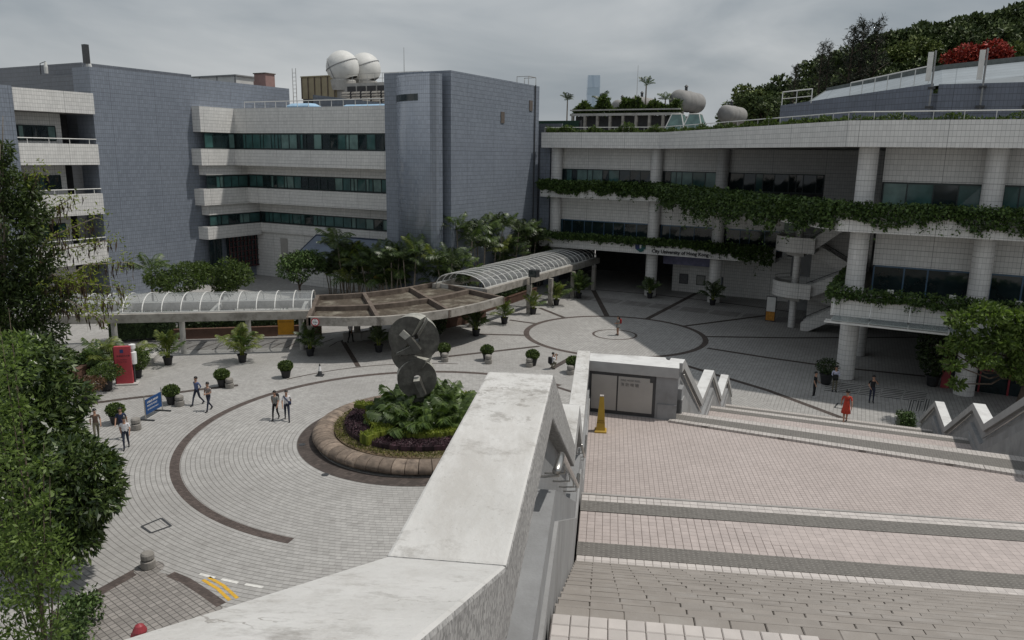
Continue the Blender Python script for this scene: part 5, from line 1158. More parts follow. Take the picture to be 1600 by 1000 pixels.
for p, l in [((269, 631), 'clipped round bush in a pot right of the blue sign board'), ((348, 604), 'clipped round bush in a pot behind the two walking men'), ((447, 590), 'clipped round bush in a pot left of the traffic cone'), ((694, 560), 'clipped bush in a pot just right of the sculpture'), ((761, 563), 'clipped bush in a pot beyond the stair parapet, second right of the sculpture'), ((832, 571), 'clipped bush in a pot left of the crouching photographer'), ((895, 582), 'clipped bush in a pot beside the white stair wall'), ((182, 662), 'clipped bush behind the man in the navy shirt')]: topiary(g(*p), l)
for p, l in [((281, 634), 'squat stone bollard beside the bush near the blue sign'), ((359, 606), 'squat stone bollard beside the bush behind the walking men'), ((695, 565), 'squat stone bollard before the bush right of the sculpture'), ((763, 568), 'squat stone bollard before the bush beyond the parapet'), ((827, 573), 'squat stone bollard left of the crouching photographer'), ((891, 585), 'squat stone bollard beside the white stair wall'), ((213, 671), 'squat stone bollard left of the blue sign feet')]: bollard(g(*p), l)
bollard(g(232, 887), 'dark ribbed stone bollard at the corner of the brown paving band', .95)
q = g(233, 888); flat_poly('paving_disc', [(q[0]+.5*math.cos(a), q[1]+.5*math.sin(a)) for a in np.linspace(0, 2*math.pi, 24)[:-1]], .009, MW['lane'])
bs = thing('sign_post_base', 'small dark post base under the big tree', 'post', (*g(150, 849)[:2], 0)); q = g(150, 849); MB().lathe((q[0], q[1], 0), [(.22, 0), (.22, .04), (.05, .06), (.04, .5), (.001, .52)], 14).build('base', MW['dark_metal'], bs)
hyd = g(222, 1022); hy = thing('red_hydrant', 'red hydrant top showing over the near parapet', 'hydrant', (hyd[0], hyd[1], 0)); MB().lathe((hyd[0], hyd[1], 0), [(.14, 0), (.14, .7), (.2, .74), (.2, .8), (.12, .95), (.03, 1.0)], 14).build('barrel', MW['red'], hy)
MB().tube([(hyd[0]-.25, hyd[1], .62), (hyd[0]+.3, hyd[1], .62)], .08, 10).build('outlet', MW['red'], hy)
tcn = g(500, 587); tk = thing('traffic_cone', 'black and white traffic cone on the plaza beyond the ring', 'cone', (tcn[0], tcn[1], 0)); k = MB(); k.box(XY, tcn[0]-.24, tcn[0]+.24, tcn[1]-.24, tcn[1]+.24, 0, .06); k.build('base', MW['dark_metal'], tk)
MB().lathe((tcn[0], tcn[1], .06), [(.17, 0), (.11, .28)], 14).build('lower_band', MW['dark_metal'], tk); MB().lathe((tcn[0], tcn[1], .34), [(.11, 0), (.06, .32)], 14).build('white_band', MW['sign_white'], tk); MB().lathe((tcn[0], tcn[1], .66), [(.06, 0), (.03, .16), (.001, .165)], 14).build('tip', MW['dark_metal'], tk)
# shrubs in pots beside the red sign and elsewhere
def potshrub(p, label, r, h, mat, s=1.2, n=1400, size=.16):
    t = thing('potted_shrub', label, 'potted shrub', (p[0], p[1], 0)); pot_obj(t, s); leafball(t, (0, 0, .55*s+h*.5), r, n, size, mat, 'foliage', .35, .45, h/2/r*1.0); b = MB()
    for i in range(7): a = i*.9; b.tube([(0.05*math.cos(a), .05*math.sin(a), .5*s), (r*.6*math.cos(a), r*.6*math.sin(a), .5*s+h*.7)], [.025, .01], 5)
    b.build('stems', MW['bark'], t, local=True)
potshrub(g(140, 628), 'low pot of pinkish flowering shrub left of the red sign', .95, .8, LF['bloom'], 1.25); potshrub(g(167, 610), 'wide dark pot of green shrub beside the red sign', 1.0, .9, LF['feather'], 1.25); potshrub(g(215, 590), 'potted grassy shrub behind the red sign', .8, 1.4, LF['feather'], 1.0)
potshrub(g(1290, 600), 'round black pot with small tree left of the near column', .7, 1.0, LF['hedge'], 1.3, 900, .14); potshrub(g(1456, 603), 'dark bushy potted tree in the shaded passage', 1.15, 4.2, LF['hedge'], 1.3, 2600, .25)
potshrub(g(682, 532), 'dark round shrub in the canopy shade right of the sculpture', .8, 1.9, LF['hedge'], 1.0, 1500, .2)
for p in [(185, 585), (205, 575), (160, 580)]:
    q = g(*p); t = thing('garden_palm', 'young garden palm behind the red sign, %s' % {185: 'middle one', 205: 'right one', 160: 'left one'}[p[0]], 'palm', (q[0], q[1], 0), 'young palms behind the red sign'); fronds(t, (0, 0, .5), 12, 1.35, ('palm', 'palm_y'), (-.1, .7)); MB().tube([(0, 0, 0), (0, 0, .6)], .07, 7).build('trunk', MW['bark'], t, local=True)

# ---- palm grove behind the canopy
gi = 0; grove = []
for (x, y, h) in [(530, 455, 3.2), (548, 447, 4.6), (566, 450, 5.6), (590, 446, 3.6), (610, 440, 4.6), (632, 436, 3.8), (655, 428, 4.8), (678, 424, 5.2), (698, 418, 5.0), (720, 414, 6.6), (742, 410, 6.8), (762, 406, 6.2), (780, 402, 5.6), (800, 400, 5.0), (818, 398, 4.8), (834, 396, 4.2), (640, 442, 2.4), (705, 424, 2.6), (770, 412, 3.0), (585, 455, 2.2)]:
    b0 = 59.5 if x < 600 else (57.2 if x < 690 else 60+ (x-690)*.1)
    # stand the grove on the strip of ground between the canopy and the blocks
    xx = (x-803.8)/1227.6
    if x < 690: a_ = -41.5-(690-x)*.075; bb = 57.0+(690-x)*.012+rng.uniform(-.6, .8)
    else: a_ = -38.9+rng.uniform(-.3, .3); bb = 57.5+(x-690)*.135
    p = W(a_, bb); t = thing('areca_palm', 'feathery areca palm clump in the grove behind the long canopy', 'palm', (p[0], p[1], 0), 'palm grove behind the canopy'); k = MB()
    for j in range(4):
        an_ = j*1.6+x; o_ = (rng.uniform(.2, .6)*math.cos(an_), rng.uniform(.2, .6)*math.sin(an_)); hh = h*rng.uniform(.62, 1.02)
        hh *= 1.22 if x > 690 else 1.08; tp = (o_[0]*2.2, o_[1]*2.2, hh); k.tube([(o_[0], o_[1], 0), (o_[0]*1.5, o_[1]*1.5, hh*.5), tp], [.075, .06, .05], 6); kinds = ('palm', 'palm_d', 'palm_d') if rng.random() < .7 else ('palm', 'palm_y', 'palm_d'); fronds(t, tp, 10, 1.4*rng.uniform(.85, 1.15), kinds, (-.2, .75))
    k.build('stems', MW['bark_pale'], t, local=True)
    if x == 632: inst('frond', FR['orange'][1], t, (.4, -.6, 3.0), (0, .3, 4.0), 1.3)
# broadleaf trees between the left canopy and the building
for p, h, r_, l in [((300, 470), 2.9, 2.9, 'rounded broadleaf tree behind the left barrel canopy, left one'), ((345, 462), 3.1, 2.6, 'rounded broadleaf tree behind the left barrel canopy, middle one'), ((440, 462), 3.6, 2.0, 'spreading broadleaf tree against the white base wall')]:
    q = W(-60.5+(p[0]-300)*.055, 47+(p[0]-300)*.045) if p[0] < 400 else W(-53.8, 54.8)
    cl_ = blobs((q[0], q[1], h), (r_, r_, r_*.55), 12, .8, 1.25, .7); tree('broadleaf_tree', l, (q[0], q[1], 0), (q[0], q[1], h*.6), .14, cl_, 4600, .3, LF['feather'] if p[0] != 440 else LF['vine'], .25, .4, .4)
q = W(-63.2, 45.6); t = thing('areca_palm', 'slim palm left of the broadleaf trees behind the left canopy', 'palm', (q[0], q[1], 0)); fronds(t, (0, 0, 3.6), 12, 1.6, ('palm', 'palm_d'), (-.2, .7)); MB().tube([(0, 0, 0), (0, 0, 3.7)], [.1, .07], 7).build('trunk', MW['bark_pale'], t, local=True)
# hedge under the left canopy
def hedge(pts, w_, h, z, n, size, mat, label, name='hedge', core=True):
    c = np.mean([p[:2] for p in pts], axis=0); t = thing(name, label, 'hedge', (c[0], c[1], z)); P = np.array([p[:2] for p in pts], float); L_ = np.r_[0, np.cumsum(np.hypot(*np.diff(P, axis=0).T))]; s = rng.random(n)*L_[-1]
    x, y = np.interp(s, L_, P[:, 0]), np.interp(s, L_, P[:, 1]); j = np.clip(np.searchsorted(L_, s)-1, 0, len(P)-2); d = (P[1:]-P[:-1])/np.diff(L_)[:, None]; nn = np.c_[-d[j, 1], d[j, 0]]
    th_ = rng.random(n)*math.pi; rr_ = rng.uniform(.85, 1.08, n); ww = np.cos(th_)*rr_; zz = np.sin(th_)**.5*rr_
    Q = np.c_[x+nn[:, 0]*ww*w_/2, y+nn[:, 1]*ww*w_/2, z+h*np.clip(zz, 0, 1.2)*rng.uniform(.9, 1.05, n)]; side = rng.random(n) < .4; Q[side, 2] = z+rng.random(side.sum())*h
    D = rnd_dirs(n, .3); quads('foliage', leafquads(Q, D, size*rng.uniform(.7, 1.3, n), .5), mat, t)
    if core:
        k = MB()
        for p, q_ in zip(P[:-1], P[1:]): dd = (q_-p)/np.linalg.norm(q_-p); m_ = np.array([-dd[1], dd[0]])*w_*.3; k.hexa([(*(p-m_), z), (*(q_-m_), z), (*(q_+m_), z), (*(p+m_), z), (*(p-m_*.8), z+h*.72), (*(q_-m_*.8), z+h*.72), (*(q_+m_*.8), z+h*.72), (*(p+m_*.8), z+h*.72)])
        k.build('core', LF['hedge'], t)
    return t
hedge([(-26.5, 59.6), (-21, 60.8), (-15.8, 62.0)], 1.6, 1.5, .3, 5000, .22, LF['hedge'], 'dark clipped hedge behind the left barrel canopy')
hedge([(-31, 57.6), (-28.6, 58.4), (-26.6, 59.2)], 1.8, 2.0, .2, 1800, .22, LF['hedge'], 'dark rounded shrub mass at the left canopy end')
hedge([W(-36.9, 60), W(-37.2, 72)], .9, .7, .4, 1500, .2, LF['hedge'], 'low dark planting behind the long barrel canopy')
hedge([g(1402, 672), g(1425, 674)], 1.3, 1.0, 0, 1500, .12, LF['vine'], 'small green hedge at the foot of the right parapet')
hedge([(29.8, 42.2), (32.5, 40.5)], 1.6, 1.1, 0, 1800, .14, LF['hedge'], 'dark shrub bed under the right hand tree')
hedge([g(95, 1003), g(150, 996)], 2.0, 1.2, 0, 2600, .13, LF['vine'], 'clipped dome bush at the lower left corner', core=False)
# service cart shape and orange banner by the hedge
bn = thing('hanging_banner', 'orange printed banner hanging under the left barrel canopy', 'banner', (-17.0, 58.2, 1)); k = MB(); k.box(fL, 1.55, 2.75, -.4, -.36, .75, 2.5); k.build('cloth', pm('orange_banner_cloth', (.5, .24, .02), .7, .12, 2, 0), bn)
k = MB(); k.box(fL, 1.5, 2.8, -.42, -.34, .68, .74); k.box(fL, 1.5, 2.8, -.42, -.34, 2.51, 2.57); k.build('rod', MW['steel'], bn)
for i, s_ in enumerate(('電腦服務', 'COMPUTING', 'SERVICES CENTRE')): text('lettering', s_, .17 if i == 0 else .12, fL(2.68, -.358+.005, 2.2-.24*i), (-dL[0], -dL[1], 0), (0, 0, 1), MW['brown_ink'], bn, .001, 'LEFT')
vh = thing('white_van', 'white vehicle roof glimpsed beyond the left canopy', 'van', (-27.5, 63, 0)); k = MB(); k.box(fL, 10, 14.5, -7.5, -5.7, .5, 1.9); k.build('body', MW['sign_white'], vh); k = MB(); k.box(fL, 10.2, 14.3, -5.69, -5.66, 1.2, 1.7); k.build('side_glass', MW['g0'], vh)
for u in (10.9, 13.6): MB().tube([fL(u, -5.8, .4), fL(u, -5.62, .4)], .4, 14).build('wheel', MW['dark_metal'], vh)

# ---- vines over the balconies
def vines(pl, ztop, drop, n, label, size=.26, out=.35, up=.25):
    c = np.mean([W(*p) for p in pl], axis=0); t = thing('hanging_vines', label, 'vines', (c[0], c[1], ztop)); P = np.array(pl, float); L_ = np.r_[0, np.cumsum(np.hypot(*np.diff(P, axis=0).T))]
    s = rng.random(n)*L_[-1]; a, b_ = np.interp(s, L_, P[:, 0]), np.interp(s, L_, P[:, 1]); j = np.clip(np.searchsorted(L_, s)-1, 0, len(P)-2); d = (P[1:]-P[:-1])/np.diff(L_)[:, None]; nn = np.c_[d[j, 1], -d[j, 0]]
    dl = np.array([drop(x)*(.4+.95*(.5+.6*mnoise.noise(Vector((x*.55, ztop, 1))))*(.35+1.1*(.5+.6*mnoise.noise(Vector((x*2.6, ztop, 5)))))) for x in s/L_[-1]*(L_[-1])])
    f = rng.random(n); f = np.where(rng.random(n) < .35, f*.35, f**1.15); zz = ztop+up*rng.uniform(-.2, 1.2, n)*(f < .3)-dl*f; o_ = out*np.sqrt(np.clip(np.minimum(f*5+.25, 1.), 0, 1))*rng.uniform(.05, 1.15, n)*np.where(f > .6, 1.25-f*.75, 1.)-(f < .12)*rng.uniform(0, .5, n)
    Q3 = np.stack([(a+nn[:, 0]*o_)*LA[0]+(b_+nn[:, 1]*o_)*LB[0], (a+nn[:, 0]*o_)*LA[1]+(b_+nn[:, 1]*o_)*LB[1], zz], axis=1); D = rnd_dirs(n); D[:, 2] -= .5; D[:, :2] += (nn[:, :1]*LA+nn[:, 1:]*LB)*.5; D /= np.linalg.norm(D, axis=1)[:, None]
    V_ = [leafquads(Q3, D, size*rng.uniform(.6, 1.3, n), .6)]
    for i in range(int(L_[-1]*2.2)):
        s_ = rng.random()*L_[-1]; jj = min(len(P)-2, max(0, np.searchsorted(L_, s_)-1)); n1 = (d[jj, 1], -d[jj, 0]); m_ = int(rng.integers(10, 26)); fz = np.sort(rng.random(m_))*drop(s_)*rng.uniform(.8, 1.55)
        a1 = np.interp(s_, L_, P[:, 0])+n1[0]*(out*.55)+rng.normal(size=m_)*.09+fz*rng.uniform(-.12, .12); b1 = np.interp(s_, L_, P[:, 1])+n1[1]*(out*.55)+rng.normal(size=m_)*.07
        Qs = np.stack([a1*LA[0]+b1*LB[0], a1*LA[1]+b1*LB[1], ztop-.1-fz], axis=1); Ds = rnd_dirs(m_); Ds[:, 2] -= .6; Ds /= np.linalg.norm(Ds, axis=1)[:, None]; V_.append(leafquads(Qs, Ds, size*rng.uniform(.5, 1.1, m_), .55))
    quads('foliage', np.concatenate(V_), LF['vine'], t)
    k = MB()
    for i in range(int(L_[-1]*1.2)):
        s_ = rng.random()*L_[-1]; a1, b1 = np.interp(s_, L_, P[:, 0]), np.interp(s_, L_, P[:, 1]); jj = min(len(P)-2, max(0, np.searchsorted(L_, s_)-1)); n1 = (d[jj, 1], -d[jj, 0]); k.tube([W(a1, b1, ztop), W(a1+n1[0]*.12, b1+n1[1]*.12, ztop-.1), W(a1+n1[0]*.15, b1+n1[1]*.15, ztop-drop(s_)*.9)], .012, 4)
    k.build('stems', MW['bark'], t); return t
vines([(-38.8, 76.5), (-25.4, 76.5)], 11.75, lambda s: 1.15, 9000, 'green vines over the upper balcony of the far wing', .27)
vines([(-25.4, 76.5), (-12, 60.8), (-5.5, 53.2)], 11.8, lambda s: 1.6+1.1*math.sin(math.pi*min(1, s/30)), 17000, 'thick green vines along the slanting upper balcony', .27, .5)
vines([(-38.4, 76.5), (-13.4, 76.5)], 6.1, lambda s: .42+1.6*max(0, (s-17)/8), 12000, 'green vines over the lower balcony above the university lettering', .26)
vines([(-5.5, 53.0), (18, 53.0)], 11.75, lambda s: 1.15+.25*math.sin(s*.9), 12000, 'green vines over the upper balcony of the near wing', .22, .4, .3)
vines([(-5.4, 64), (-5.4, 53.0), (14, 53.0)], 6.25, lambda s: .55, 9000, 'trimmed green planting along the lower balcony of the near wing', .22, .3, .35)
def roofplants(pl, z, n, label, h, size=.28, mat='feather'):
    c = np.mean([W(*p) for p in pl], axis=0); t = thing('roof_planting', label, 'plants', (c[0], c[1], z)); P = np.array(pl, float); L_ = np.r_[0, np.cumsum(np.hypot(*np.diff(P, axis=0).T))]; s = rng.random(n)*L_[-1]; a, b_ = np.interp(s, L_, P[:, 0]), np.interp(s, L_, P[:, 1])+rng.uniform(-.2, .5, n)
    hh = np.array([h*(.42+.6*max(-.4, mnoise.noise(Vector((x*.6, z, 3)))*1.3)) for x in s]); Q = np.stack([a*LA[0]+b_*LB[0], a*LA[1]+b_*LB[1], z+hh*rng.random(n)], axis=1); D = rnd_dirs(n, .5); quads('foliage', leafquads(Q, D, size*rng.uniform(.6, 1.3, n), .4), LF[mat], t); k = MB()
    for i in range(0, n, 90): q_ = Q[i]; k.tube([(q_[0], q_[1], z-.4), tuple(q_)], .02, 4)
    k.build('stems', MW['bark'], t); return t
roofplants([(-38.4, 77.3), (-25.6, 77.3)], 16.8, 4200, 'unkempt planting along the far roof parapet', 1.4); roofplants([(-25.4, 77.3), (-5.6, 54.2)], 16.85, 5200, 'low planting along the slanting roof parapet', .75); roofplants([(-5.4, 54.0), (16, 54.0)], 16.85, 4200, 'straggly planting along the near roof parapet', .85, .2)
roofplants([(-43.5, 96), (-29.5, 96)], 19.8, 9000, 'bushy yellow green plants on the concrete roof frame', 3.0, .5, 'feather')
for i, (a, b_, z0_, h, l) in enumerate([(-34.2, 97, 19.8, 3.6, 'tall palm standing above the roof plants'), (-40.2, 97, 19.8, 1.9, 'short palm on the roof frame, left one'), (-31.6, 97, 19.8, 1.7, 'short palm on the roof frame, right one'), (-47.0, 101, 16, 6.0, 'thin palm on the roof in front of the far skyscraper')]):
    p = W(a, b_); t = thing('roof_palm', l, 'palm', (p[0], p[1], z0_)); fronds(t, (0, 0, h), 12, .85, ('palm_d', 'palm'), (-.3, .8)); MB().tube([(0, 0, 0), (0, 0, h)], [.12, .08], 7).build('trunk', MW['bark_pale'], t, local=True)
# ================================================================== ROUND PLANTER AND SCULPTURE
PC = (-4.5, 38.75)
rp_ = thing('round_planter', 'round planter island with a kerb of rounded brown stones', 'planter', (PC[0], PC[1], 0))
stm = [pm('brown_kerb_stone_%d' % i, tuple(c*k for c in (.21, .165, .13)), .85, .25, 4, .5, 30, dirt=(.075, .06, .05), dirtscale=2.2) for i, k in enumerate((.8, .95, 1.1, 1.25))]
NS = 58
for i in range(NS):
    a0, a1 = 2*math.pi*i/NS+.003, 2*math.pi*(i+1)/NS-.003; k = MB(); pr = []
    for j in range(9):
        t_ = math.pi*j/8-.35 if j < 8 else math.pi; t_ = -.5+(math.pi+.5)*j/8
        pr.append((5.3+.58*math.cos(t_), .3+.34*math.sin(t_)))
    pr = [(5.55, .02)]+pr+[(4.72, .02)]
    k.lathe((PC[0], PC[1], 0), pr, 3, a0=a0, a1=a1)
    for a_ in (a0, a1): k.add([(PC[0]+r_*math.cos(a_), PC[1]+r_*math.sin(a_), z_) for r_, z_ in pr], [tuple(range(len(pr)))])
    so = k.build('kerb_stone', stm[rng.integers(4)], rp_)
    for f_ in so.data.polygons: f_.use_smooth = len(f_.vertices) == 4
MB().lathe((PC[0], PC[1], 0), [(4.74, 0), (4.74, .5), (4.0, .66), (3.0, .82), (.1, .9)], 60).build('soil_bed', MW['soil'], rp_)
def ringleaves(r0, r1, z, h, n, size, mat, nm, test=lambda a, r: True):
    a = rng.random(n*2)*2*math.pi; r_ = np.sqrt(r0**2+(r1**2-r0**2)*rng.random(n*2)); ok = np.array([test(x, y) for x, y in zip(a, r_)]); a, r_ = a[ok][:n], r_[ok][:n]; n_ = len(a)
    Q = np.c_[PC[0]+r_*np.cos(a), PC[1]+r_*np.sin(a), z+h*rng.uniform(.75, 1.02, n_)]; D = rnd_dirs(n_, .6); return tag(quads(nm, leafquads(Q, D, size*rng.uniform(.7, 1.3, n_), .6), mat, rp_), kind='stuff')
arms = [R(-128), R(158), R(60), R(-35)]
armd = lambda a, r: min(abs((a-x+math.pi) % (2*math.pi)-math.pi) for x in arms)*r
ringleaves(4.25, 4.75, .56, .06, 5200, .09, LF['grass'], 'grass_verge')
def bed(r0, r1, test, h, nm, mat, z=.75, nseg=180):
    k = MB()
    for i in range(nseg):
        a0, a1 = 2*math.pi*i/nseg, 2*math.pi*(i+1)/nseg; am = (a0+a1)/2
        for ra, rb in zip(np.linspace(r0, r1, 5)[:-1], np.linspace(r0, r1, 5)[1:]):
            if test(am, (ra+rb)/2): k.hexa([(PC[0]+r_*math.cos(a), PC[1]+r_*math.sin(a), z_) for z_ in (z-.1, z+h) for r_, a in ((ra, a0), (rb, a0), (rb, a1), (ra, a1))])
    return k.build(nm, mat, rp_)
onp = lambda a, r: armd(a, r) > .36
bed(3.15, 4.2, onp, .12, 'purple_bed_core', LF['purple'])['kind'] = 'stuff'; ringleaves(3.15, 4.22, .78, .14, 9000, .085, LF['purple'], 'purple_ground_cover', onp)
onl = lambda a, r: (r < 3.2 and r > 2.62) or armd(a, r) < .3
bed(2.62, 4.3, onl, .36, 'lime_hedge_core', LF['yellowgreen']); ringleaves(2.55, 4.32, .82, .37, 11000, .085, LF['yellowgreen'], 'lime_hedge', onl)
for i in range(30):
    a, r_ = i*2.4, 1.95*math.sqrt((i+.5)/30); p = (PC[0]+r_*math.cos(a), PC[1]+r_*math.sin(a), .8)
    t = thing('broad_leaf_plant', 'broad leaved green palm plant massed round the foot of the sculpture', 'plant', p, 'broad leaved plants round the sculpture'); fronds(t, (0, 0, .15), 10, 1.2, ('broad',), (-.25, .6)); MB().tube([(0, 0, -.1), (0, 0, .25)], .06, 6).build('stem', MW['bark'], t, local=True)
MW['bronze'] = pm('dark_patinated_bronze', (.055, .054, .048), .42, .35, 3, .25, 18, spec=.5, dirt=(.14, .137, .122), dirtscale=1.6)
MW['bronze_lit'] = pm('lit_bronze_edge', (.34, .335, .3), .5, .25, 4, .2, 20)  # rims and plate tops coloured lighter, as though lit
sc = thing('disc_sculpture', 'dark bronze sculpture of stacked broken discs on the round planter', 'sculpture', (-5.0, 38.7, .8))
SXc, SYc = -5.0, 38.7
def wheel(cx, cz, r0, r1, th, a0, a1, y0, nm, yaw=0., n=28, edge=True):
    k = MB(); vs = []; c_, s_ = math.cos(yaw), math.sin(yaw)
    def pt(r_, a, y): x = r_*math.cos(a); return (SXc+cx+x*c_-y*s_, SYc+x*s_+y*c_, cz+r_*math.sin(a))
    for i in range(n):
        b0, b1 = a0+(a1-a0)*i/n, a0+(a1-a0)*(i+1)/n
        P = [pt(r0, b0, y0), pt(r1, b0, y0), pt(r1, b1, y0), pt(r0, b1, y0), pt(r0, b0, y0+th), pt(r1, b0, y0+th), pt(r1, b1, y0+th), pt(r0, b1, y0+th)]
        k.add(P, [(0, 1, 2, 3), (7, 6, 5, 4)], 0); k.add(P, [(1, 5, 6, 2)], 1 if edge else 0); k.add(P, [(0, 3, 7, 4)], 0)
        if i == 0: k.add(P, [(0, 4, 5, 1)], 1)
        if i == n-1: k.add(P, [(3, 2, 6, 7)], 1)
    return k.build(nm, [MW['bronze'], MW['bronze_lit']], sc)
# lower disc: facing the stair, with a hole and a leaning plate
wheel(.05, 3.15, .2, 1.02, .85, 0, 2*math.pi, -.5, 'lower_disc', R(10))
k = MB(); k.hexa([(SXc+x, SYc+y, z) for x, y, z in [(.38, -.85, 2.28), (.62, -.85, 2.42), (.62, -.5, 2.42), (.38, -.5, 2.28), (-.02, -.85, 3.12), (.3, -.85, 3.16), (.3, -.5, 3.3), (-.02, -.5, 3.26)]], 0, 1); k.build('lower_plate', [MW['bronze'], MW['bronze_lit']], sc)
# upper disc broken in two shifted halves with stepped faces
wheel(-.06, 5.3, .16, 1.18, .95, R(62), R(238), -.6, 'upper_disc_half', R(-12)); wheel(.06, 5.2, .16, 1.16, .8, R(-112), R(60), -.35, 'upper_disc_half', R(12))
wheel(-.18, 4.45, .05, .98, .9, R(120), R(345), -.45, 'middle_disc', R(-14))
k = MB(); k.hexa([(SXc+x, SYc+y, z) for x, y, z in [(-.72, -.78, 5.55), (-.42, -.78, 5.3), (-.42, -.5, 5.3), (-.72, -.5, 5.55), (-.5, -.78, 5.8), (-.16, -.78, 5.5), (-.16, -.5, 5.5), (-.5, -.5, 5.8)]], 1); k.build('upper_plate_tip', [MW['bronze'], MW['bronze_lit']], sc)
k = MB(); k.hexa([(SXc+x, SYc+y, z) for x, y, z in [(.1, -.76, 4.55), (.36, -.76, 4.78), (.36, -.4, 4.78), (.1, -.4, 4.55), (-.42, -.76, 5.3), (-.16, -.76, 5.5), (-.16, -.4, 5.5), (-.42, -.4, 5.3)]], 0); k.build('upper_plate', [MW['bronze'], MW['bronze_lit']], sc)
k = MB(); k.hexa([(SXc+x, SYc+y, z) for x, y, z in [(-.95, -.7, 4.45), (.1, -.7, 4.55), (.1, -.3, 4.55), (-.95, -.3, 4.45), (-.9, -.7, 4.55), (-.05, -.7, 5.0), (-.05, -.3, 5.0), (-.9, -.3, 4.55)]], 0, 1); k.build('wedge', [MW['bronze'], MW['bronze_lit']], sc)
MB().tube([(SXc, SYc, .8), (SXc, SYc, 2.3)], [.5, .4], 16).build('plinth', MW['bronze'], sc)

# ================================================================== SIGNS
rs = thing('red_totem_sign', 'red upright totem sign on a stone slab', 'sign', (*g(198, 600)[:2], 0)); q = g(197, 601); fs2 = frame(-14, (q[0], q[1]))
MW['signred'] = pm('coral_red_sign', (.42, .06, .075), .45, .06, 2, 0)
k = MB(); k.box(fs2, -.55, .75, -.3, .45, 0, .1); k.build('slab', MW['conc_lt'], rs); k = MB(); k.box(fs2, -.5, .45, -.12, .18, .1, 2.5); k.build('panel', MW['signred'], rs)
k = MB(); k.box(fs2, -.56, -.505, -.11, .17, .1, 2.45); k.build('side_fin', pm('dark_red_fin', (.1, .02, .025), .5, .1, 2, 0), rs)
MB().lathe(fs2(.5, .2, 1.3), [(.2, 0), (.22, .3), (.22, .75), (.12, .8), (.12, .95), (.2, 1.0), (.2, 1.25), (.02, 1.3)], 14).build('side_cylinder', MW['sign_white'], rs); MB().tube([fs2(.5, .2, .1), fs2(.5, .2, 1.3)], .06, 8).build('cylinder_post', MW['dark_metal'], rs)
xs = np.array(fs2(1, 0))-np.array(fs2(0, 0))
for s_, z_, sz in (('香港城市大學', 1.86, .13), ('City University', 1.64, .1), ('of Hong Kong', 1.5, .1)): text('lettering', s_, sz, fs2(-.38, -.124, z_), xs, (0, 0, 1), MW['ink'], rs, .001)
k = MB(); k.box(fs2, -.16, .04, -.128, -.121, 2.1, 2.32); k.build('emblem', pm('emblem_blue', (.03, .05, .16), .5, .05, 3, 0), rs)
bl = thing('blue_notice_board', 'blue notice board between two poles on the plaza', 'sign', (*g(241, 652)[:2], 0)); p0, p1 = g(228, 657), g(254, 642); xb = (p1-p0)/np.linalg.norm(p1-p0); nb = np.array([xb[1], -xb[0], 0])
fb = lambda u, v, z: tuple(p0+xb*u-nb*v+np.array([0, 0, z])); Lb = np.linalg.norm(p1-p0)
k = MB(); k.box(fb, .05, Lb-.05, -.02, .02, .3, 1.15); k.build('panel', pm('blue_board', (.012, .06, .19), .5, .1, 2, 0), bl)
for i, u in enumerate((0, Lb)):
    MB().tube([fb(u, 0, 0), fb(u, 0, 1.4)], .03, 8).build('pole', MW['steel'], bl); k = MB(); k.box(fb, u-.06, u+.06, -.5, .5, .0, .06); k.build('foot', MW['dark_metal'], bl)
for i, (s_, sz) in enumerate((('校園範圍 車輛慢駛', .13), ('PRIVATE ROAD', .14), ('NO PARKING PLEASE', .11))): text('lettering', s_, sz, fb(.2, -.025, .9-.2*i), xb, (0, 0, 1), MW['sign_white'], bl, .001)

# ================================================================== BIG TREES
def tubeleaf(c): return c
# near left: drooping dark-leaved tree
def px(x, y, Y):                      # point at depth Y along a survey direction
    d = ray(x, y); t_ = Y/d[1]; return np.array([d[0]*t_, d[1]*t_, HCAM+d[2]*t_])
b0 = np.array([-16.2, 24.5, 0.])
cl_ = []
for (x, y, Y, r_) in [(40, 600, 27, 1.5), (88, 625, 27, 1.2), (20, 660, 26, 1.7), (66, 678, 26, 1.4), (100, 706, 25.5, 1.0), (50, 730, 25, 1.8), (110, 735, 24.5, 1.5), (140, 732, 24.5, .9), (20, 790, 24, 1.6), (90, 800, 24, 1.4), (140, 780, 24, 1.0), (156, 760, 24.5, .75), (60, 850, 23.5, 1.2), (110, 845, 23.5, .9), (-30, 700, 25, 2), (-30, 620, 27, 2), (60, 570, 28, 1.2), (120, 820, 23.8, .8), (30, 560, 28, 1.3)]:
    p = px(x, y, Y); cl_.append((p[0], p[1], p[2], r_, .72))
tree('drooping_tree', 'large dark tree with drooping glossy leaves at the left edge', b0, b0+[.2, .2, 3.6], .3, cl_, 30000, .33, LF['mango'], .5, .3, .6)
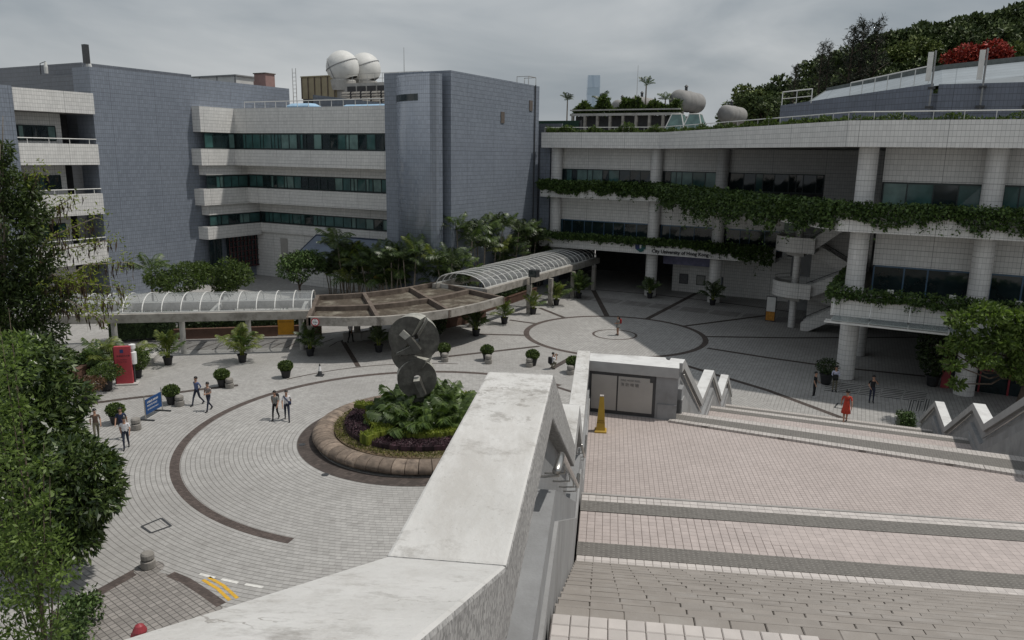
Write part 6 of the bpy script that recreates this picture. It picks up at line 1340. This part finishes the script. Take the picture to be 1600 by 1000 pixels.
# behind it: feathery tree with long brown pods
b1 = np.array([-27.5, 40., 0.]); cl_ = []
for (x, y, Y, r_) in [(4, 235, 36, .5), (18, 300, 37, 1.2), (10, 350, 37, 1.7), (45, 330, 38, 1.0), (20, 420, 38, 1.8), (60, 400, 38, 1.1), (20, 480, 38, 1.7), (70, 460, 38, 1.3), (30, 530, 38, 1.5), (-20, 300, 37, 1.8), (-20, 450, 38, 2), (50, 300, 38, .45), (0, 265, 36, .6), (70, 520, 38, 1.1), (-14, 240, 36, .8)]:
    p = px(x, y, Y); cl_.append((p[0], p[1], p[2], r_, .8))
t = tree('podded_tree', 'tall feathery tree hung with brown pods at the far left', b1, b1+[.3, -.3, 7.5], .28, cl_, 16500, .28, LF['feather_d'], .2, .32, .3, 'bark_pale')
tw = MB(); PP = []; LL = []
for (x0, y0, x1, y1) in [(20, 450, 170, 375), (30, 470, 190, 450), (20, 440, 150, 340), (40, 500, 180, 470), (10, 420, 110, 310), (50, 460, 120, 440), (20, 530, 130, 430), (30, 400, 60, 270), (70, 460, 200, 410), (60, 480, 160, 500)]:
    a, b_ = px(x0, y0, 38.5), px(x1, y1, 38.5+rng.uniform(-2, 2)); m1 = (a+b_)/2+np.array([0, 0, .7]); tw.tube([a, m1, b_, b_+(b_-a)*.06+[0, 0, -.25]], [.07, .045, .022, .01], 5)
    for i in range(85):
        f = rng.uniform(.25, 1.05); c_ = (a*(1-f)**2+2*m1*f*(1-f)+b_*f*f) if f < 1 else b_; PP.append(c_+rng.normal(size=3)*[.3, .3, .16]); 
    for i in range(70): f = rng.uniform(.45, 1.08); LL.append((a*(1-f)**2+2*m1*f*(1-f)+b_*f*f)+rng.normal(size=3)*[.35, .35, .22])
tw.build('branches', MW['bark_pale'], t); PP = np.array(PP); D = np.tile([0, 0, -1.], (len(PP), 1))+rng.normal(size=(len(PP), 3))*.12; tag(quads('pods', leafquads(PP, D, rng.uniform(.3, .65, len(PP)), .14), LF['pod'], t), kind='stuff')
LL = np.repeat(np.array(LL), 3, axis=0)+rng.normal(size=(len(LL)*3, 3))*.1; quads('young_leaves', leafquads(LL, rnd_dirs(len(LL)), rng.uniform(.14, .26, len(LL)), .35), LF['yellowgreen'], t)
# near left bottom: bright shrubby tree close to the stair
b2 = np.array([-9.6, 14.2, 0.]); cl_ = []
for (x, y, Y, r_) in [(10, 580, 15, .55), (30, 640, 15, .4), (-5, 640, 15, .6), (68, 725, 14.5, .3), (40, 780, 14.5, .5), (5, 740, 14.5, .5), (78, 785, 14.2, .32), (30, 840, 14, .7), (70, 850, 14, .5), (20, 910, 13.8, .7), (60, 920, 13.6, .55), (95, 890, 13.6, .4), (10, 980, 13.5, .7), (60, 990, 13.5, .6), (-30, 700, 14.5, .9), (-30, 850, 14, .9), (20, 540, 15.5, .5)]:
    p = px(x, y, Y); cl_.append((p[0], p[1], p[2], r_, .6))
tree('leafy_sapling', 'bright green small leaved tree nearest the camera at lower left', b2, b2+[0, 0, 5.6], .07, cl_, 6000, .12, LF['lime'], -.1, .45, .1)
# right hand tree
b3 = np.array([30.0, 43.4, 0.]); cl_ = []
for (x, y, Y, r_) in [(1500, 500, 42, 1.0), (1545, 490, 42, 1.3), (1590, 500, 42, 1.4), (1510, 535, 42, 1.2), (1560, 530, 42, 1.4), (1600, 545, 42, 1.3), (1490, 570, 41.5, .7), (1535, 560, 41.5, 1.0), (1580, 575, 42, 1.0), (1495, 600, 41.5, .55), (1620, 520, 42, 1.5), (1480, 545, 42, .6), (1605, 590, 42, .8)]:
    p = px(x, y, Y); cl_.append((p[0], p[1], p[2], r_, .7))
tree('plaza_tree', 'light green spreading tree standing at the right edge of the plaza', b3, b3+[.3, .2, 3.2], .22, [(*c[:3], c[3]*.78, .55) for c in cl_], 7000, .3, LF['lime'], .15, .45, .25, 'bark')
# garden planting left
for i, (x, y, Y, h) in enumerate([(70, 560, 48, 2.4), (120, 560, 49, 2.0), (30, 560, 46, 3.)]):
    q = g(x, y+20); hedge([(q[0]-1.5, q[1]), (q[0]+1.5, q[1]+.3)], 1.6, h*.6, 0, 1500, .22, LF[['feather', 'vine', 'lime'][i]], 'mixed garden shrubs behind the grey planter wall, '+['middle', 'right', 'left'][i], 'garden_shrub')

# ================================================================== WOODED HILL
bm = MB(); nx, ny = 40, 24; vs = []
def hillz(x, y): 
    u_ = (x-55)/180.; v_ = (y-95)/120.; return max(-2., 52*max(0, min(1, u_))**.62*max(0, min(1, v_))**.8-1)
for j in range(ny+1):
    for i in range(nx+1):
        x, y = 20+i*12, 96+j*12; vs.append((x, y, hillz(x, y)))
bm.add(vs, [(j*(nx+1)+i, j*(nx+1)+i+1, (j+1)*(nx+1)+i+1, (j+1)*(nx+1)+i) for j in range(ny) for i in range(nx)])
tag(bm.build('hillside', pm('hillside_undergrowth', (.03, .042, .02), .95, .3, .3, .5, 2)), kind='structure')
protos = []
def hproto(i, mat, conifer=False):
    t = thing('hill_tree', 'x', 'tree', (0, 0, 0), 'trees on the wooded hill')
    if conifer:
        k = MB(); k.tube([(0, 0, 0), (.2, 0, 6), (0, 0, 13)], [.22, .14, .04], 6); V = []
        for j in range(26):
            z = 3+j*.38; L_ = (3.0-(j/26)*2.2)*rng.uniform(.6, 1.2); a = j*2.4; e_ = np.array([L_*math.cos(a), L_*math.sin(a), z+L_*.55]); s_ = np.array([0, 0, z]); k.tube([s_, (s_+e_)/2, e_], [.06, .04, .015], 4); n_ = 70; f = rng.random(n_)[:, None]; P = s_*(1-f)+e_*f+rng.normal(size=(n_, 3))*.16; D = rnd_dirs(n_, .4); V.append(leafquads(P, D, rng.uniform(.35, .7, n_), .14))
        k.build('trunk', MW['bark'], t, local=True); quads('crown', np.concatenate(V), mat, t, org=(0, 0, 0)); return t
    cl_ = blobs((0, 0, 6.5), (3.6, 3.6, 2.9), 15, .9, 1.7, .7); b = limbs((0, 0, 0), (.2, .1, 4.6), .26, cl_); b.build('trunk', MW['bark'], t, local=True); quads('crown', crown_leaves(cl_, 2600, .62, .05, .6, .55), mat, t, org=(0, 0, 0)); return t
pr = [hproto(0, LF['hill']), hproto(1, LF['hill']), hproto(2, LF['hill2']), hproto(3, LF['hill'])]; con = hproto(4, LF['needle'], True); fl_ = hproto(5, LF['flame'])
def skyline(x): return np.interp(x, [1140, 1200, 1260, 1330, 1400, 1470, 1540, 1600, 1700, 1900], [158, 143, 112, 76, 42, 24, 12, 2, -10, -30])
lab_used = 0
def put(p, x, y, Y, h, label, first=[]):
    q = px(x, y, Y); s_ = h/(13.8 if p is con else 9.5); o = copy_tree(p, (q[0], q[1], q[2]-h), rng.uniform(0, 6), label, (s_*rng.uniform(.9, 1.15), s_*rng.uniform(.9, 1.15), s_)); return o
for row, (dy, Y0, h0) in enumerate([(0, 185, 13), (34, 165, 12), (72, 150, 11.5), (112, 138, 11), (150, 128, 10)]):
    x = 1150 - row*4 + (row % 2)*18
    while x < 1680:
        yt = skyline(x)+dy+(rng.uniform(-16, 18) if row == 0 else rng.uniform(-10, 10))
        if yt < 196-(x-1150)*.03 and not (1465 < x < 1585 and 40 < yt < 130 and Y0 < 150):
            k_ = pr[int(rng.choice(4, p=[.36, .3, .1 if x < 1380 else .24, .24 if x < 1380 else .1]))]; put(k_, x, yt, Y0+rng.uniform(-6, 6), h0*rng.uniform(.72, 1.3), 'leafy green tree among others on the wooded hill')
        x += rng.uniform(19, 31)
for x, y, h in [(1288, 58, 14), (1352, 20, 21), (1376, 18, 21), (1338, 30, 19), (1245, 96, 10), (1298, 62, 12)]: put(con, x, y, 150, h, 'dark spindly casuarina rising above the hill trees')
for x, y, h in [(1500, 74, 8), (1530, 68, 9), (1555, 74, 8)]: put(fl_, x, y, 132, h*1.05, 'flame tree with red blossom on the hill')
for x, y, h in [(1160, 152, 8), (1178, 150, 9), (1195, 152, 8)]: put(pr[0], x, y, 150, h, 'leafy green tree among others on the wooded hill')
for p in pr+[con, fl_]:
    for c in list(p.children): bpy.data.objects.remove(c)
    bpy.data.objects.remove(p)
# ================================================================== PEOPLE
SKIN = pm('skin', (.36, .21, .145), .55, .08, 6, 0, local=True); HAIR = pm('black_hair', (.012, .011, .01), .45, .2, 10, 0, local=True)
def cloth(n, c): return pm(n, c, .85, .12, 12, .2, 60, local=True)
SHOE = cloth('dark_shoe', (.02, .02, .022)); WSHOE = cloth('white_shoe', (.5, .5, .5))
def checks():
    t = NT('checked_shirt_cloth'); x = t.new('ShaderNodeSeparateXYZ'); t.l.new(t.obj(), x.inputs[0]); j, r_ = grid(t, x.outputs[0], x.outputs[2], .07, .07, .03, .03); return t.fin(t.mix(j, (.1, .055, .05, 1), (.32, .29, .27, 1)), .85, .2)
raw = []
def human(label, p, face, top, legs, h=1.72, pose='walk', shoe=SHOE, sleeves='short', stride=.22, arms=None, hair='short', skirt=None, hat=None, shirt_mix=None, phase=1, z=0.):
    """face: heading of the chest in degrees (0 looks away from the camera, 180 towards it)"""
    s = h/1.72; V = []; E_ = []; Rd = []; B = []
    def v(x, y, z_, r_, r2=None): V.append((x*s, y*s, z_*s)); Rd.append((r_*s, (r2 or r_)*s)); return len(V)-1
    def e(a, b, k): E_.append((a, b)); B.append(k)
    sq = pose == 'squat'; dz = -.52 if sq else 0; ly = .05 if sq else 0
    pel = v(0, 0, .95+dz, .125, .1); sp = v(0, .01+ly, 1.1+dz, .115, .09); ch = v(0, .02+ly*2, 1.29+dz, .14, .1); nk = v(0, .015+ly*2.4, 1.455+dz, .055); hb = v(0, .03+ly*2.6, 1.53+dz, .07, .075); hm = v(0, .03+ly*2.6, 1.6+dz, .078, .092); hd = v(0, .022+ly*2.6, 1.675+dz, .066, .08)
    e(pel, sp, 'shirt'); e(sp, ch, 'shirt'); e(ch, nk, 'neck'); e(nk, hb, 'head'); e(hb, hm, 'head'); e(hm, hd, 'head'); ns_ = v(0, .125+ly*2.6, 1.585+dz, .013); e(hm, ns_, 'head')
    ar = arms or [(.12, -.1), (-.12, .12)]
    for i, sd in enumerate((-1, 1)):
        sh = v(sd*.175, .01+ly*2, 1.385+dz, .058); e(ch, sh, 'shirt')
        if not isinstance(ar[i][0], tuple):
            f0 = ar[i][0]*phase; el = v(sd*.23, f0*.9-.02, 1.12, .04); wr = v(sd*.225, f0*2.0+.04, .9, .028)
        else:
            (ex, ey, ez), (wx, wy, wz) = ar[i]; el = v(sd*ex, ey, ez+dz, .04); wr = v(sd*wx, wy, wz+dz, .028)
        e(sh, el, 'upper'); e(el, wr, 'fore'); d = np.array(V[wr])-np.array(V[el]); d = d/np.linalg.norm(d)*s; q = np.array(V[wr])/s; dd = d/s
        pm_ = v(*(q+dd*.06), .026, .036); e(wr, pm_, 'hand')
        side = np.cross(dd, [sd, 0, 0]); side = side/np.linalg.norm(side)
        for j, (o_, l_) in enumerate(((-.027, .062), (-.009, .072), (.009, .068), (.026, .052))):
            f1 = v(*(q+dd*.095+side*o_), .0085); f2 = v(*(q+dd*(.095+l_*.6)+side*o_+np.array([-sd*.012, 0, 0])), .0078); e(pm_, f1, 'hand'); e(f1, f2, 'hand')
        th_ = v(*(q+dd*.055+side*.045), .0095); e(pm_, th_, 'hand')
    for i, sd in enumerate((-1, 1)):
        ph = phase*sd; hp = v(sd*.085, 0, .9+dz, .088); e(pel, hp, 'leg')
        if sq: kn = v(sd*.13, .36, .5, .058); ak = v(sd*.12, .08, .1, .04); to = v(sd*.13, .27, .035, .032, .04)
        elif pose == 'walk': kn = v(sd*.085, stride*.55*ph+.05, .5, .058); ak = v(sd*.08, stride*1.15*ph-(.1 if ph < 0 else 0), .1+(.05 if ph < 0 else 0), .04); to = v(sd*.09, stride*1.15*ph+(.17 if ph > 0 else .06), .035, .032, .04)
        else: kn = v(sd*.095, .02, .5, .058); ak = v(sd*.1, -.01, .1, .04); to = v(sd*.12, .17, .035, .032, .04)
        e(hp, kn, 'leg'); e(kn, ak, 'shin'); he = v(V[ak][0]/s, V[ak][1]/s-.04, .04+(.05 if (pose == 'walk' and ph < 0) else 0), .032); e(ak, he, 'foot'); e(ak, to, 'foot')
    me = bpy.data.meshes.new('body'); me.from_pydata(V, E_, []); o = bpy.data.objects.new('person', me); COL.objects.link(o); md = o.modifiers.new('skin', 'SKIN'); md.use_smooth_shade = True; sv = me.skin_vertices[0].data
    for i, r_ in enumerate(Rd): sv[i].radius = r_; sv[i].use_root = (i == 0)
    sb = o.modifiers.new('sub', 'SUBSURF'); sb.levels = 1; sb.render_levels = 1
    tb = thing('person', label, 'person', (p[0], p[1], z), rotz=R(-face))
    raw.append((o, tb, V, E_, B, Rd, top, legs, shoe, sleeves, skirt, s, dz, ly, hair, hat)); return tb
def finish():
    dg = bpy.context.evaluated_depsgraph_get()
    for o in [x for x in bpy.data.objects if x.type == 'FONT']:
        me = bpy.data.meshes.new_from_object(o.evaluated_get(dg)); n = link(o.name.split('.')[0], me); n.parent = o.parent; n.matrix_local = o.matrix_local.copy(); bpy.data.objects.remove(o)
    for (o, tb, V, E_, B, Rd, top, legs, shoe, sleeves, skirt, s, dz, ly, hair, hat) in raw:
        me = bpy.data.meshes.new_from_object(o.evaluated_get(dg)); Va = np.array(V); n = len(me.polygons); cen = np.zeros(n*3); me.polygons.foreach_get('center', cen); cen = cen.reshape(-1, 3); best = np.full(n, 1e9); idx = np.zeros(n, int)
        for k, (a, b) in enumerate(E_):
            A, C = Va[a], Va[b]; d = C-A; t_ = np.clip(((cen-A)@d)/(d@d+1e-9), 0, 1); r_ = Rd[a][0]*(1-t_)+Rd[b][0]*t_; dist = np.linalg.norm(cen-(A+t_[:, None]*d), axis=1)/(r_+.02)
            m_ = dist < best; best[m_] = dist[m_]; idx[m_] = k
        slot = {'shirt': 1, 'neck': 0, 'head': 0, 'upper': 1, 'fore': 0 if sleeves != 'long' else 1, 'hand': 0, 'leg': 2 if skirt is None else 0, 'shin': 2 if skirt is None else 0, 'foot': 3}
        mi = np.array([slot[B[k]] for k in idx], dtype=np.int32)
        low = cen[:, 2] < (1.0+dz)*s; mi[(mi == 1) & low & np.array([B[k] == 'shirt' for k in idx])] = 1 if skirt is not None else 2
        if sleeves == 'short':
            for k, kd in enumerate(B):
                if kd == 'upper': A, C = Va[E_[k][0]], Va[E_[k][1]]; t_ = ((cen-A)@(C-A))/((C-A)@(C-A)); mi[(idx == k) & (t_ > .72)] = 0
        me.materials.clear()
        for m_ in (SKIN, top, legs, shoe): me.materials.append(m_)
        me.polygons.foreach_set('material_index', mi); me.polygons.foreach_set('use_smooth', [True]*n)
        co = np.zeros(len(me.vertices)*3); me.vertices.foreach_get('co', co); zmin = co[2::3].min(); co[2::3] -= zmin; me.vertices.foreach_set('co', co); me.update()
        bo = link('body', me, tb); hz = (1.62+dz)*s-zmin; hy = (.022+ly*2.6)*s; k = MB()
        rr_ = .105*s; prof = [(rr_*math.sin(math.pi*i/12), rr_*1.12*math.cos(math.pi*i/12)) for i in range(0, 8)]; k.lathe((0, 0, 0), [(max(.001, a), b) for a, b in prof][::-1], 18, caps=False)
        out = []
        for (x, y, z) in k.v:
            if y > .03*s and z < .035*s: z = .035*s+(z-.035*s)*.12
            out.append((x*.96, y*1.06+hy-.012, z+hz+.018*s))
        k.v = out; k.build('hair', hat or HAIR, tb, smooth=True, local=True)
        if hair == 'long': MB().tube([(0, hy-.06, hz+.03), (0, hy-.1, hz-.12*s), (0, hy-.09, hz-.27*s)], [.08, .085, .04], 10).build('hair_length', HAIR, tb, smooth=True, local=True)
        for sx in (-1, 1):
            MB().lathe((sx*.034*s, hy+.098*s, hz-.01), [(.001, -.008), (.012*s, 0), (.001, .008)], 8).build('eye', HAIR, tb, local=True); MB().tube([(sx*.083*s, hy, hz-.045), (sx*.098*s, hy-.012, hz-.015), (sx*.085*s, hy-.005, hz+.015)], [.012, .016, .01], 6).build('ear', SKIN, tb, local=True, smooth=True)
        MB().tube([(-.022*s, hy+.096*s, hz-.078), (.022*s, hy+.096*s, hz-.078)], .006, 5).build('mouth', cloth('lip', (.22, .08, .07)) if 'lip' not in bpy.data.materials else bpy.data.materials['lip'], tb, local=True)
        if skirt is not None:
            L_, flare = skirt; MB().lathe((0, 0, 0), [(.125*s, 1.2*s-zmin), (.15*s, 1.0*s-zmin), ((.15+flare*.5)*s, .8*s-zmin), ((.16+flare)*s, L_*s-zmin), ((.13+flare)*s, (L_+.01)*s-zmin)], 18, caps=False).build('skirt', top, tb, smooth=True, local=True)
        bpy.data.objects.remove(o)
def bag(label, p, face, off, size, mat, z=0., straps=True):
    c, s_ = math.cos(R(-face)), math.sin(R(-face)); x, y = off[0]*c-off[1]*s_, off[0]*s_+off[1]*c
    t = thing('backpack', label, 'bag', (p[0]+x, p[1]+y, z+off[2]), rotz=R(-face)); k = MB(); w_, d_, h_ = size; n = 10; 
    for i in range(7): pass
    pr_ = [(.55, -.5), (.9, -.46), (1, -.3), (1, .2), (.85, .42), (.5, .5)]
    k.lathe((0, 0, 0), [(a, b) for a, b in pr_], 12); k.v = [(np.sign(x)*abs(x)**.6*w_/2, np.sign(y)*abs(y)**.6*d_/2, z_*h_) for x, y, z_ in k.v]; k.build('body', mat, t, smooth=True, local=True); k = MB(); k.lathe((0, 0, 0), [(.6, -.5), (.9, -.3), (.8, .2), (.4, .35)], 10); k.v = [(x*w_*.36, y*d_*.3-np.sign(off[1])*0+(-d_*.42 if off[1] <= 0 else d_*.42), z_*h_*.55-h_*.12) for x, y, z_ in k.v]; k.build('pocket', mat, t, smooth=True, local=True)
    return t
navy, blk, wht, red_, grey, brn, khaki = cloth('navy_cloth', (.02, .03, .07)), cloth('black_cloth', (.014, .014, .016)), cloth('white_cloth', (.6, .6, .62)), cloth('red_dress_cloth', (.42, .05, .03)), cloth('grey_cloth', (.2, .2, .19)), cloth('brown_cloth', (.09, .06, .045)), cloth('khaki_cloth', (.13, .12, .085))
jean, bluesh, lilac, chk, redb, cyan = cloth('dark_denim', (.025, .03, .05)), cloth('blue_shirt_cloth', (.1, .13, .24)), cloth('pale_lilac_cloth', (.48, .48, .62)), checks(), cloth('red_bag_cloth', (.25, .03, .03)), cloth('pale_cyan_cloth', (.25, .45, .5))
behind = ((.24, -.1, 1.14), (.06, -.16, .98)); front_ = ((.23, .02, 1.13), (.06, .22, 1.08))
human('person in a blue shirt walking with hands behind the back', g(309, 633), 205, bluesh, jean, 1.74, 'walk', arms=[behind, behind], sleeves='long', stride=.26)
human('person in a checked shirt walking beside the one in blue', g(327, 642), 200, chk, jean, 1.72, 'walk', arms=[front_, front_], stride=.22, phase=-1)
human('person in a grey vest walking across the ring paving', g(431, 656), 185, grey, blk, 1.7, 'walk', stride=.18); q = g(431, 656); bag('dark backpack on the person in the grey vest', q, 185, (0, -.22, 1.22), (.32, .18, .46), blk)
human('person in a white shirt with a dark sash walking right of the grey vest', g(449, 657), 160, wht, jean, 1.76, 'walk', stride=.24, phase=-1)
q = g(449, 657); sb_ = thing('sling_bag', 'dark sling bag across the white shirt', 'bag', (q[0], q[1], 0), rotz=R(-160)); MB().tube([(.13, .1, 1.42), (.02, .15, 1.26), (-.14, .11, 1.06), (-.12, -.1, 1.05), (.02, -.13, 1.25), (.13, -.06, 1.42), (.13, .1, 1.42)], .03, 6).build('strap', navy, sb_, local=True); MB().lathe((-.15, .02, 1.02), [(.03, -.12), (.1, -.08), (.1, .06), (.03, .1)], 10).build('pouch', navy, sb_, local=True, smooth=True)
human('person in a brown shirt half hidden by the dark tree', g(152, 688), 150, brn, khaki, 1.7, 'walk', stride=.18)
human('person in a navy shirt behind the one in white at the left', g(192, 686), 165, navy, jean, 1.72, 'walk', stride=.18, phase=-1)
human('person in a white T-shirt walking near the big tree', g(198, 701), 160, wht, jean, 1.66, 'walk', stride=.2, arms=[(.1, 0), (-.1, 0)])
human('person in a grey dress standing in the small paved ring', g(965, 524), 250, grey, grey, 1.66, 'stand', hair='long', skirt=(.72, .05), arms=[front_, front_]); bag('red backpack on the person in the paved ring', g(965, 524), 250, (0, -.2, 1.2), (.3, .18, .4), redb)
human('person crouching to take a photograph near the bushes', g(861, 577), 60, wht, khaki, 1.72, 'squat', arms=[((.2, .3, 1.2), (.08, .38, 1.5)), ((.2, .3, 1.2), (.08, .38, 1.5))]); bag('dark backpack on the crouching photographer', g(861, 577), 60, (0, -.1, .66), (.34, .2, .48), blk)
q = g(861, 577); cm_ = thing('camera_in_hand', 'small dark camera held by the crouching photographer', 'camera', (q[0]+.45*math.sin(R(60)), q[1]+.45*math.cos(R(60)), .98), rotz=R(-60)); k = MB(); k.box(XY, -.07, .07, -.03, .03, -.045, .045); k.build('body', blk, cm_, local=True); MB().tube([(0, .03, 0), (0, .11, 0)], .035, 12).build('lens', MW['dark_metal'], cm_, local=True)
human('person in black standing with a shoulder bag near the column', g(1271, 621), 130, blk, blk, 1.68, 'stand', WSHOE, arms=[front_, (.05, 0)]); bag('black shoulder bag on the person in black', g(1271, 621), 130, (-.25, -.05, .98), (.28, .14, .34), blk)
human('person in a pale shirt holding a black bag by the pot', g(1303, 612), 190, lilac, khaki, 1.72, 'stand', sleeves='long', arms=[front_, front_]); bag('black bag held against the pale shirt', g(1303, 612), 190, (.05, .24, 1.02), (.36, .18, .36), blk)
human('person in black with a cap raising one arm by the drain grates', g(1361, 629), 200, blk, jean, 1.74, 'stand', hat=blk, arms=[((.27, .12, 1.22), (.1, .26, 1.45)), ((.24, .06, 1.12), (.14, .24, .98))])
q = LS(5.25, 17.75, zE); human('person in a red dress walking on the lower stair landing', q, 20, red_, red_, 1.64, 'walk', skirt=(.55, .07), stride=.24, z=zE)
human('person in a white shirt under the concrete canopy', (-12.6, 58.4), 20, wht, blk, 1.72, 'walk', stride=.18)
human('person in a pale cyan top at the far end of the long canopy', W(-34.5, 78.5), 0, cyan, jean, 1.68, 'stand')
finish()
